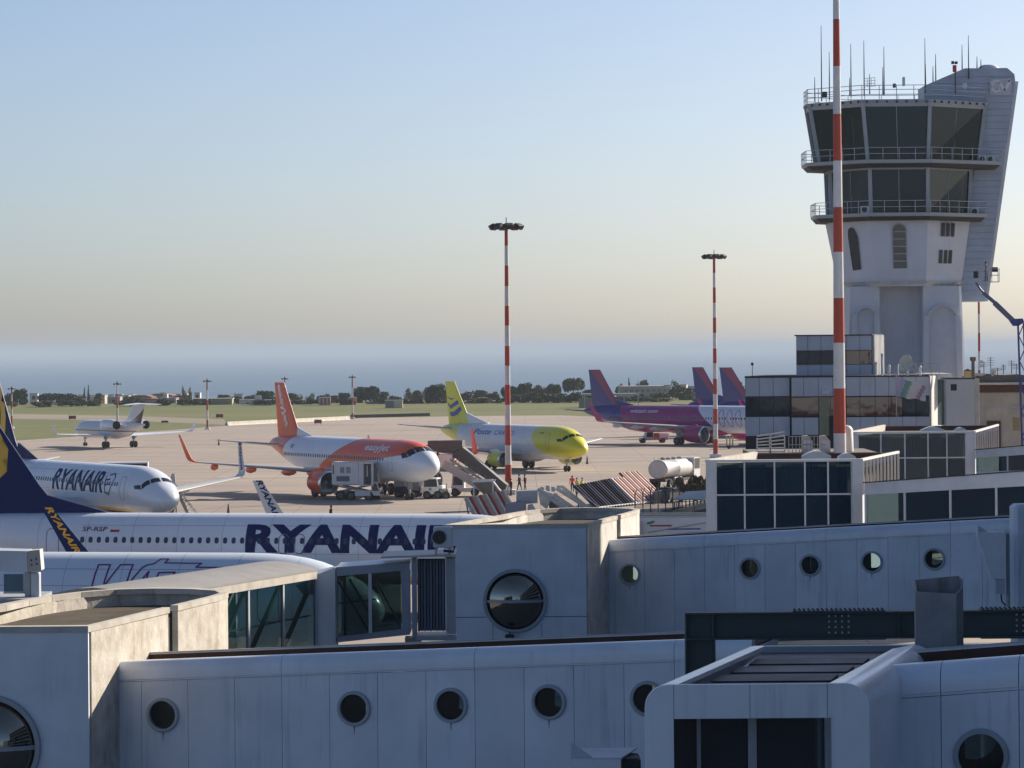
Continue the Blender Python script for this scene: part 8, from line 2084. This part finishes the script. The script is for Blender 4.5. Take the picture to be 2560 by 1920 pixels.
# ================================================================= people
def person(label, p, deg, top_m, leg_m, z=0.0, lean=0.0, stride=.12, arms=(.15, .25), group=None, k=1.0, hair=None):
    root = thing('person', label, 'person', (p[0], p[1], z), radians(deg), group)
    skin = mat('skin_tone', (.35, .20, .14), .6, var=0); hair = hair or mat('dark_hair', (.02, .015, .012), .8, var=0)
    V_ = Vector; vs = {'pel': V_((0, 0, .95)), 'wai': V_((.0, 0, 1.10)), 'che': V_((.02 + lean, 0, 1.32)), 'nek': V_((.03 + lean, 0, 1.48)), 'hed': V_((.05 + lean, 0, 1.60)), 'top': V_((.05 + lean, 0, 1.72))}
    rad = {'pel': (.16, .12), 'wai': (.15, .11), 'che': (.18, .125), 'nek': (.06, .06), 'hed': (.085, .09), 'top': (.06, .07)}
    edges = [('pel', 'wai'), ('wai', 'che'), ('che', 'nek'), ('nek', 'hed'), ('hed', 'top')]
    for s, sg in (('l', 1), ('r', -1)):
        f = stride * sg
        vs.update({'hip' + s: V_((0, .10 * sg, .88)), 'kne' + s: V_((f * .6 + .02, .11 * sg, .48)), 'ank' + s: V_((f, .11 * sg, .09)), 'toe' + s: V_((f + .17, .12 * sg, .04)),
                   'sho' + s: V_((.02 + lean, .19 * sg, 1.40)), 'elb' + s: V_((.02 + lean - arms[0] * .3, .25 * sg, 1.13)), 'wri' + s: V_((lean + arms[0], .24 * sg, .90 + arms[1] * (1 if s == 'l' else .1))), 'han' + s: V_((lean + arms[0] + .05, .23 * sg, .82 + arms[1] * (1 if s == 'l' else .1)))})
        rad.update({'hip' + s: (.10, .10), 'kne' + s: (.062, .065), 'ank' + s: (.045, .045), 'toe' + s: (.04, .03), 'sho' + s: (.07, .07), 'elb' + s: (.048, .048), 'wri' + s: (.033, .033), 'han' + s: (.036, .025)})
        edges += [('pel', 'hip' + s), ('hip' + s, 'kne' + s), ('kne' + s, 'ank' + s), ('ank' + s, 'toe' + s), ('che', 'sho' + s), ('sho' + s, 'elb' + s), ('elb' + s, 'wri' + s), ('wri' + s, 'han' + s)]
    names = list(vs); me = bpy.data.meshes.new('body'); me.from_pydata([tuple(vs[n] * k) for n in names], [(names.index(a), names.index(b)) for a, b in edges], [])
    o = bpy.data.objects.new('body', me); COL.objects.link(o); md = o.modifiers.new('Skin', 'SKIN'); md.use_smooth_shade = True
    for i, n in enumerate(names): me.skin_vertices[0].data[i].radius = (rad[n][0] * k, rad[n][1] * k)
    me.skin_vertices[0].data[0].use_root = True; o.modifiers.new('Sub', 'SUBSURF').levels = 1
    dg = bpy.context.evaluated_depsgraph_get(); dg.update(); m2 = bpy.data.meshes.new_from_object(o.evaluated_get(dg), depsgraph=dg); bpy.data.objects.remove(o)
    m2.materials.clear()
    for m in (skin, top_m, leg_m, M_VB): m2.materials.append(m)
    for f in m2.polygons:
        c = f.center / k
        f.material_index = 3 if c.z < .11 else 2 if c.z < .93 and abs(c.y) < .19 else 0 if (c.z > 1.47 or (abs(c.y) > .19 and c.z < .92)) else 1
    obj('body', m2, root)
    mb = MB(); mb.lathe([(.02, .02), (.095, .0), (.105, .06), (.09, .12), (.03, .155)], 12, hair, Matrix.Translation((.035 + lean, 0, 1.60)) @ Matrix.Scale(k, 4)); mb.build('hair', None, root, 60)
    return root
M_CLD = mat('dark_clothes', (.03, .025, .04), .9, var=.1); M_CLM = mat('maroon_clothes', (.09, .025, .035), .9, var=.1); M_CLW = mat('white_clothes', (.55, .55, .55), .9, var=.1); M_CLN = mat('navy_trousers', (.02, .025, .05), .9, var=.1)
g1, g2 = G(1299, 1228), G(1313, 1228)
person('person in dark clothes, left of the two walking near the mast foot', g1, 150, M_CLD, M_CLD, stride=.2)
person('person in maroon top, right of the two walking near the mast foot', g2, 150, M_CLM, M_CLD, stride=-.2)
for u, lab, tm, dz in ((1431, 'worker in an orange jacket standing behind the blast fence', M_OR, 0), (1443, 'worker in a yellow vest in the middle of the three by the blast fence', M_YE, 0), (1455, 'worker in a yellow vest, rightmost of the three by the blast fence', M_YE, 0)):
    p = G(u, 1232 + (0 if tm is M_OR else 5)); person(lab, p, 200 + u % 7 * 20, tm, M_CLN, stride=.05, k=1.02 if tm is M_OR else .93)
p = G(827, 1316); person('person in dark top and white trousers whose head shows above the near fuselage', p, 20, M_CLD, M_CLW)
p = G(1278, 1240); person('person in a grey jacket half hidden by the mast foot', p, 200, M_CLM, M_CLD)
p = GX(1088, 341); person('person in dark clothes standing on the airstairs platform below the canopy', (GX(1094, 338).x, G(1165, 1240).y - .2), 0, M_CLD, M_CLD, z=P(1094, 1166, 338).z)
bx = LIFTX + BASKET[0]
person('worker in a grey jacket standing in the raised lift basket by the tower', (P(2466, 704, 296).x, 296), 180, mat('grey_jacket', (.25, .22, .22), .8), M_CLD, z=P(2466, 704, 296).z)
# low counter beside the workers
o = G(1475, 1222); t = thing('tool_trolley', 'low white trolley right of the three workers', 'trolley', (o.x, o.y, 0), 0)
mb = MB(); mb.bbox((-.8, -.4, .5), (.9, .4, .62), .02, M_VW); mb.build('top', None, t); mb = MB(); mb.box((-.7, -.35, .15), (.8, .35, .48), M_VB); mb.build('base', None, t)

# ================================================================= trees, shrubs, town beyond the grass
def m_leaf(name, a, b):
    if name in MATS: return MATS[name]
    m = bpy.data.materials.new(name); m.use_nodes = True; nt = m.node_tree; bs = nt.nodes['Principled BSDF']
    src, X, Y, Z = coords(nt, 'Object'); n1 = noise(nt, src, 9.0, 3); oi = nt.nodes.new('ShaderNodeObjectInfo')
    c = mix(nt, ramp01(n1, .35, .65), a, b); c = mix(nt, V(nt, oi.outputs['Random']) * .55, c, (b[0] * 1.2, b[1] * 1.0, b[2] * .9))
    nt.links.new(c, bs.inputs['Base Color']); bs.inputs['Roughness'].default_value = .8; bs.inputs['Specular IOR Level'].default_value = .2
    MATS[name] = m; return m
ML1 = m_leaf('foliage_dark', (.045, .072, .035), (.08, .115, .055)); ML2 = m_leaf('foliage_olive', (.09, .10, .05), (.14, .145, .07)); ML3 = m_leaf('foliage_dry', (.12, .10, .06), (.17, .14, .09))
M_BARK = mat('bark', (.12, .09, .07), .9, var=.4)
def crown(kind, seed, n, mtl):
    """unit crown: radius about 1 wide, height 1 (z 0..1), many leaf clumps"""
    rnd = random.Random(seed); mb = MB(); lobes = []
    if kind == 'pine': lobes = [(rnd.uniform(-.6, .6), rnd.uniform(-.6, .6), .68 + rnd.uniform(-.05, .12), rnd.uniform(.3, .45), .22) for _ in range(14)]
    elif kind == 'round': lobes = [(rnd.uniform(-.5, .5), rnd.uniform(-.5, .5), rnd.uniform(.25, .75), rnd.uniform(.28, .5), rnd.uniform(.2, .32)) for _ in range(13)]
    elif kind == 'cypress': lobes = [(rnd.uniform(-.1, .1), rnd.uniform(-.1, .1), z / 9, (.95 - z / 10) * .8, .14) for z in range(1, 9)]
    else: lobes = [(rnd.uniform(-.7, .7), rnd.uniform(-.5, .5), rnd.uniform(.1, .75), rnd.uniform(.2, .35), rnd.uniform(.14, .25)) for _ in range(12)]
    for i in range(n):
        x, y, z, r, h = rnd.choice(lobes)
        while True:
            a, b, c = rnd.uniform(-1, 1), rnd.uniform(-1, 1), rnd.uniform(-1, 1); q = a * a + b * b + c * c
            if .25 < q < 1: break
        k = q ** .5; f = rnd.uniform(.75, 1.05) / k; p = Vector((x + a * f * r, y + b * f * r, max(.02, z + c * f * h)))
        s_ = rnd.uniform(.045, .10); u = Vector((rnd.gauss(0, 1), rnd.gauss(0, 1), rnd.gauss(0, .7))).normalized(); w_ = u.cross(Vector((rnd.gauss(0, 1), rnd.gauss(0, 1), rnd.gauss(0, 1)))).normalized()
        mb.add([p - u * s_ - w_ * s_ * .6, p + u * s_ * .8 - w_ * s_, p + u * s_, p + w_ * s_ * .9], [(0, 1, 2, 3)], mtl)
    me = bpy.data.meshes.new('crown'); me.from_pydata([tuple(p) for p in mb.v], [], mb.f); me.materials.append(mtl); return me
CR_ = {('round', 0): crown('round', 1, 1500, ML1), ('round', 1): crown('round', 2, 1500, ML2), ('round', 2): crown('round', 3, 1500, ML1), ('round', 3): crown('round', 14, 1100, ML2), ('pine', 0): crown('pine', 4, 1600, ML1), ('cypress', 0): crown('cypress', 5, 900, ML1), ('shrub', 0): crown('shrub', 6, 1200, ML2), ('shrub', 1): crown('shrub', 7, 1200, ML1), ('dry', 0): crown('shrub', 8, 1500, ML3), ('thin', 0): crown('round', 9, 320, ML2)}
def trunk_mesh(kind):
    mb = MB(); rnd = random.Random(hash(kind) % 7 + 3); zt = .62 if kind == 'pine' else .45
    mb.tube([(0, 0, 0), (.03, 0, zt * .5), (.0, .02, zt)], [.07, .05, .035], 7, M_BARK)
    for k in range(5):
        a = k * 1.26; mb.tube([(0, .0, zt * .75), (.25 * cos(a), .25 * sin(a), zt + .12), (.45 * cos(a), .45 * sin(a), zt + .22)], [.03, .02, .008], 5, M_BARK)
    return mb.mesh('trunk')
TR_ = {k: trunk_mesh(k) for k in ('pine', 'round')}
def ground_z(d): return interp([(905, 0), (1000, -.8), (1200, -3), (1600, -9), (2300, -22), (3000, -46)], d)
LAB = {'round': 'dark round tree', 'pine': 'flat topped umbrella pine', 'cypress': 'narrow pointed cypress', 'shrub': 'low bushy shrub', 'dry': 'dry grey brown bush', 'thin': 'thin see-through tree'}
def tree(kind, var, u, vtop, wpx, d, where, zb=None, name=None, group='trees beyond the airfield grass', cat='tree'):
    z0 = ground_z(d) if zb is None else zb; p = P(u, vtop, d); H = max(1.0, p.z - z0); w_ = wpx * d / F / 2 / (1.0 if kind != 'cypress' else .8)
    nm = name or {'pine': 'umbrella_pine', 'cypress': 'cypress', 'round': 'broadleaf_tree', 'thin': 'broadleaf_tree', 'shrub': 'shrub', 'dry': 'shrub'}[kind]
    root = thing(nm, '%s %s' % (LAB[kind], where), cat, (p.x, d, z0), random.random() * 6, group)
    c = obj('crown', CR_[(kind, var)], root); top = .98 if kind != 'pine' else .95; c.scale = (w_, w_, H / top)
    if kind in ('pine', 'round', 'thin'):
        t = obj('trunk', TR_['pine' if kind == 'pine' else 'round'], root); t.scale = (w_ * .8, w_ * .8, H)
random.seed(11)
T = [('round', 0, 48, 972, 58, 960, 'behind the leftmost short lamp mast'), ('round', 1, 14, 982, 40, 960, 'at the left edge of the tree line'),
     ('pine', 0, 128, 986, 70, 940, 'left of the white villas, nearest the left edge'), ('round', 2, 165, 984, 60, 970, 'left of the white villas beside the broad pine'), ('cypress', 0, 211, 972, 11, 1010, 'left one of the pair above the white villas'), ('cypress', 0, 221, 966, 10, 1010, 'right one of the pair above the white villas'),
     ('round', 3, 246, 980, 26, 1030, 'between the cypresses and the second lamp mast'), ('round', 0, 190, 992, 40, 930, 'low in front of the white villas'), ('round', 2, 330, 990, 50, 1040, 'left of the long red roofed building'), ('round', 1, 395, 981, 60, 1120, 'above the long red roofed building'),
     ('thin', 0, 460, 963, 16, 1010, 'left one of the tall pair by the third lamp mast'), ('thin', 0, 474, 966, 16, 1012, 'right one of the tall pair by the third lamp mast'),
     ('round', 0, 560, 986, 40, 960, 'right of the third lamp mast behind the pale wall'), ('round', 2, 590, 990, 34, 950, 'at the right end of the pale wall'), ('round', 1, 628, 984, 55, 960, 'just left of the orange tail'), ('round', 0, 665, 976, 58, 980, 'behind the orange tail on its left'), ('round', 3, 735, 980, 50, 970, 'just right of the orange tail'),
     ('round', 2, 700, 990, 45, 940, 'low behind the orange tail'), ('thin', 0, 775, 982, 34, 960, 'left of the striped cabin'), ('round', 1, 806, 984, 44, 980, 'above the striped cabin'), ('round', 3, 835, 986, 34, 960, 'right of the striped cabin'), ('round', 0, 862, 981, 40, 970, 'left of the rightmost short mast'),
     ('round', 2, 915, 966, 80, 950, 'largest in the clump right of the rightmost short mast'), ('round', 0, 955, 978, 46, 960, 'right side of the clump beyond the short masts'), ('round', 1, 990, 988, 40, 970, 'above the cream cabin'), ('thin', 0, 1022, 969, 36, 980, 'left of the big square crowned tree'), ('round', 3, 1046, 972, 36, 990, 'beside the big square crowned tree'),
     ('round', 0, 1090, 960, 62, 930, 'with a big square crown left of the yellow tail'), ('round', 2, 1078, 966, 40, 932, 'forming the left half of the square crown'), ('round', 0, 1125, 962, 34, 960, 'directly behind the yellow tail'), ('round', 1, 1160, 978, 50, 970, 'right of the yellow tail above a pale roof'), ('round', 3, 1198, 972, 54, 990, 'brownish, left of the central mast'), ('round', 1, 1232, 978, 40, 970, 'just left of the central mast'),
     ('round', 2, 1270, 966, 46, 960, 'behind the central mast'), ('round', 0, 1310, 957, 56, 960, 'right of the central mast with a pale top'), ('round', 1, 1352, 961, 50, 990, 'second right of the central mast'), ('round', 2, 1385, 960, 44, 980, 'left of the umbrella pine'), ('pine', 0, 1433, 950, 58, 1010, 'tallest, left of the magenta tails'),
     ('round', 0, 1330, 980, 70, 925, 'low dark mass right of the central mast'), ('round', 2, 1385, 984, 80, 920, 'low dark mass below the umbrella pine'), ('round', 0, 1440, 980, 70, 922, 'low dark mass right under the umbrella pine'), ('round', 2, 1480, 974, 50, 960, 'behind the first magenta tail on its left'), ('round', 0, 1290, 985, 60, 922, 'low dark mass behind the central mast'),
     ('cypress', 0, 1572, 948, 12, 1100, 'left of the cream hall'), ('round', 1, 1548, 958, 24, 1060, 'just right of the first magenta tail'), ('round', 3, 1605, 946, 40, 1200, 'behind the cream hall'), ('round', 0, 1600, 984, 50, 930, 'in front of the cream hall on its left'), ('round', 2, 1650, 982, 56, 932, 'in front of the cream hall on its right'), ('round', 1, 1700, 962, 60, 990, 'right of the cream hall'),
     ('thin', 0, 1690, 950, 50, 1080, 'above the trees right of the cream hall'), ('round', 3, 1712, 978, 60, 950, 'low, left of the middle magenta tail'), ('thin', 0, 1765, 946, 50, 1080, 'between the two right magenta tails'), ('round', 2, 1770, 968, 50, 980, 'low between the two right magenta tails'), ('thin', 0, 1838, 952, 50, 1080, 'left of the office block'), ('round', 1, 1842, 966, 60, 990, 'low, left of the office block'), ('round', 0, 1500, 990, 60, 930, 'low behind the first magenta tail'), ('round', 2, 1555, 992, 50, 930, 'low behind the petrol station style canopy')]
for k, v, u, vt, w_, d, wh in T: tree(k, v, u, vt, w_, d, wh)
# hedge line that fills the foot of the tree belt
rnd = random.Random(5)
LMK = [(28, 'the leftmost short mast'), (128, 'the broad pine'), (215, 'the two cypresses'), (292, 'the second short mast'), (400, 'the red roofed house'), (465, 'the tall thin trees'), (590, 'the end of the pale yard wall'), (711, 'the orange tail'), (811, 'the striped cabin'), (881, 'the rightmost short mast'), (985, 'the cream cabin'),
       (1090, 'the square crowned tree'), (1190, 'the pale roofed low house'), (1268, 'the central mast'), (1433, 'the tallest umbrella pine'), (1500, 'the first magenta tail'), (1600, 'the cream hall'), (1735, 'the middle magenta tail'), (1800, 'the rightmost magenta tail')]
for i in range(26):
    u = -60 + i * 78 + rnd.uniform(-15, 15)
    if 480 < u < 590: continue
    lm = min(LMK, key=lambda q: abs(q[0] - u)); wh_ = ('left of ' if u < lm[0] else 'right of ') + lm[1]
    tree('shrub', i % 2, u, 997 + rnd.uniform(-3, 4) - (u - 600) * .004, 85 + rnd.uniform(-15, 20), 916 + rnd.uniform(0, 14), 'in the far hedge, ' + wh_, name='hedge_shrub', group='hedge shrubs along the far edge of the grass', cat='shrub')
# dry bushes by the tanker
for i, (u, vt, w_, wh) in enumerate(((1702, 1186, 38, 'right behind the tanker cab'), (1728, 1180, 42, 'in the middle of the row right of the tanker'), (1755, 1184, 44, 'at the right end of the row, against the glass building'), (1740, 1205, 50, 'low in front of the row right of the tanker'), (1776, 1186, 40, 'partly hidden by the glass building'))):
    g = G(u, 1243); tree('dry', 0, u, vt, w_, g.y + (i == 3) * -8, wh, zb=0, group='dry bushes by the tanker', cat='bush')

# town
M_ROOFR = mat('roof_terracotta', (.26, .13, .09), .9, var=.3)
HW = [mat('house_white', (.62, .60, .56), .9, var=.2), mat('house_cream', (.52, .46, .36), .9, var=.2), mat('house_pinkish', (.42, .33, .28), .9, var=.2), mat('house_grey', (.36, .36, .37), .9, var=.2)]
def house(label, u0, u1, vt, d, ci, roof='flat', vb=1010, win=True, group='houses of the town by the sea'):
    z0 = ground_z(d) - .5; s = d / F; p = P((u0 + u1) / 2, vt, d); w_ = (u1 - u0) * s; h = p.z - z0
    root = thing('house', label, 'house', (p.x, d, z0), random.uniform(-.25, .25), group); dp = max(4, w_ * .7)
    hh = h if roof == 'flat' else h * .8
    mb = MB(); mb.box((-w_ / 2, 0, 0), (w_ / 2, dp, hh), HW[ci]); mb.build('wall', None, root)
    mb = MB()
    if roof == 'flat': mb.box((-w_ / 2 - .1, -.1, hh), (w_ / 2 + .1, dp + .1, hh + .15), HW[3])
    else: mb.prism([(-w_ / 2 - .3, hh), (w_ / 2 + .3, hh), (w_ / 4, h), (-w_ / 4, h)], -.3, dp + .3, M_ROOFR)
    mb.build('roof', None, root)
    if roof == 'flat' and w_ > 5: mb = MB(); mb.box((-w_ * .3, dp * .3, hh + .15), (-w_ * .05, dp * .7, hh + 1.3), HW[0]); mb.build('roof_room', None, root)
    if win:
        n = max(1, int(w_ / 2.6)); fl = max(1, int(hh / 3.0))
        for k in range(n):
            for f in range(fl):
                x = -w_ / 2 + w_ * (k + .5) / n; z = hh - 1.9 - f * 2.9; mb = MB(); mb.box((x - .45, -.03, z), (x + .45, .05, z + 1.2), M_VB); mb.build('window', None, root)
rnd = random.Random(3)
hs = [(74, 94, 984, 1080, 0, 'flat', 'white villa left of the broad pine'), (90, 104, 990, 1100, 1, 'flat', 'small cream house left of the broad pine'), (196, 214, 990, 1000, 0, 'gable', 'pale greenish white villa with gabled roof'), (216, 244, 993, 1040, 0, 'flat', 'long white villa right of the gabled one'), (238, 262, 988, 1080, 1, 'flat', 'cream house with roof room left of the second lamp mast'),
      (262, 284, 987, 1100, 0, 'flat', 'white house just left of the second lamp mast'), (268, 300, 993, 1060, 3, 'flat', 'grey low house at the second lamp mast'), (300, 322, 989, 1120, 0, 'flat', 'white house right of the second lamp mast'), (322, 380, 988, 1080, 2, 'gable', 'long reddish brown house, left of two'), (372, 432, 984, 1110, 2, 'gable', 'tall reddish brown house with terracotta roof'),
      (355, 400, 996, 1030, 2, 'gable', 'low red roofed house in front of the long one'), (396, 440, 996, 1010, 3, 'flat', 'low grey house left of the third lamp mast'), (430, 480, 988, 1060, 3, 'gable', 'dark roofed house below the tall thin trees'), (455, 468, 984, 1120, 0, 'flat', 'tiny white house between the thin trees'), (486, 500, 982, 1150, 0, 'flat', 'tiny white house left of the third lamp mast'), (590, 606, 985, 1100, 0, 'flat', 'small white house above the pale wall end'),
      (20, 44, 990, 1060, 3, 'flat', 'grey house at the far left'), (598, 640, 1000, 940, 0, 'flat', 'low pale shed left of the orange tail'), (628, 690, 1001, 925, 0, 'flat', 'long low pale shed behind the orange tail'), (915, 975, 1003, 925, 3, 'gable', 'low grey roofed shed right of the short masts'), (1010, 1050, 1002, 925, 3, 'gable', 'low grey shed left of the square crowned tree'), (1165, 1216, 1001, 925, 0, 'gable', 'low house with pale roof right of the yellow tail'), (1213, 1255, 1003, 926, 3, 'gable', 'low dark house left of the central mast'),
      (1028, 1044, 985, 1100, 0, 'flat', 'small white house seen between trees'), (1700, 1716, 962, 1100, 0, 'flat', 'small white house above the trees right of the cream hall'), (1725, 1742, 966, 1080, 0, 'flat', 'white house just left of the middle magenta tail')]
for u0, u1, vt, d, ci, rf, lab in hs: house(lab, u0, u1, vt, d, ci, rf)
# extra tiny houses of the town
for i in range(16):
    u = 200 + i * 17 + rnd.uniform(-4, 4); lm = min(LMK, key=lambda q: abs(q[0] - u)); house('tiny pale house on the shore, ' + ('left of ' if u < lm[0] else 'right of ') + lm[1], u, u + rnd.uniform(8, 20), 986 + rnd.uniform(-2, 7), rnd.uniform(1150, 1350), rnd.choice((0, 0, 1, 2)), 'flat', group='tiny houses crowded on the left shore', win=False)
def wall_yard():
    a, b = P(482, 1000, 935), P(580, 1000, 935); t = thing('yard_wall', 'long pale yellow green yard wall left of the orange tail', 'wall', (a.x, 935, -.5), 0)
    mb = MB(); mb.box((0, 0, 0), (b.x - a.x, 6, P(482, 998, 935).z + .5), mat('pale_ochre_wall', (.34, .33, .20), .9, var=.2)); mb.build('wall_body', None, t); mb = MB(); mb.box((-.2, -.2, P(482, 998, 935).z + .5), (b.x - a.x + .2, 6.2, P(482, 998, 935).z + .7), HW[1]); mb.build('wall_cap', None, t)
    d = 1040; a, b = P(1553, 990, d), P(1676, 990, d); t = thing('long_hall', 'long cream flat roofed hall on the slope right of the first magenta tail', 'building', (a.x, d, -2), .05)
    zt = P(1600, 967, d).z + 2; mb = MB(); mb.box((0, 0, 0), (b.x - a.x, 12, zt), HW[1]); mb.build('wall', None, t); mb = MB(); mb.box((b.x - a.x - 1.6, -.1, zt - .5), (b.x - a.x + .1, 3, zt + .6), HW[0]); mb.build('corner_room', None, t)
    mb = MB(); mb.box((-.1, -.1, zt), (b.x - a.x - 1.7, 12.1, zt + .2), HW[3]); mb.build('roof', None, t)
    for k in range(8): mb = MB(); mb.box((1 + k * 1.7, -.04, zt - 1.6), (2 + k * 1.7, .05, zt - .8), M_VG); mb.build('window', None, t)
    d = 840; a, b = P(1453, 1000, d), P(1600, 1000, d); t = thing('shelter_canopy', 'long thin canopy on posts between the grass and the first magenta tail', 'canopy', (a.x, d, 0), 0)
    zt = P(1500, 984, d).z; mb = MB(); mb.box((0, 0, zt - .5), (b.x - a.x, 5, zt), mat('canopy_grey_white', (.42, .46, .46), .6)); mb.build('roof', None, t)
    mb = MB(); mb.box((b.x - a.x - 1.0, -.05, zt - .55), (b.x - a.x, 0, zt + .25), M_WALLW); mb.build('end_sign', None, t)
    for x in (.8, 3.6, 7, 10.5, 14): mb = MB(); mb.box((x, .3, 0), (x + .2, .5, zt - .5), M_WALLW); mb.build('post', None, t)
    mb = MB(); mb.box((-.5, 1.5, 0), (2.8, 4.5, 2.2), HW[2]); mb.build('kiosk', None, t)
wall_yard()
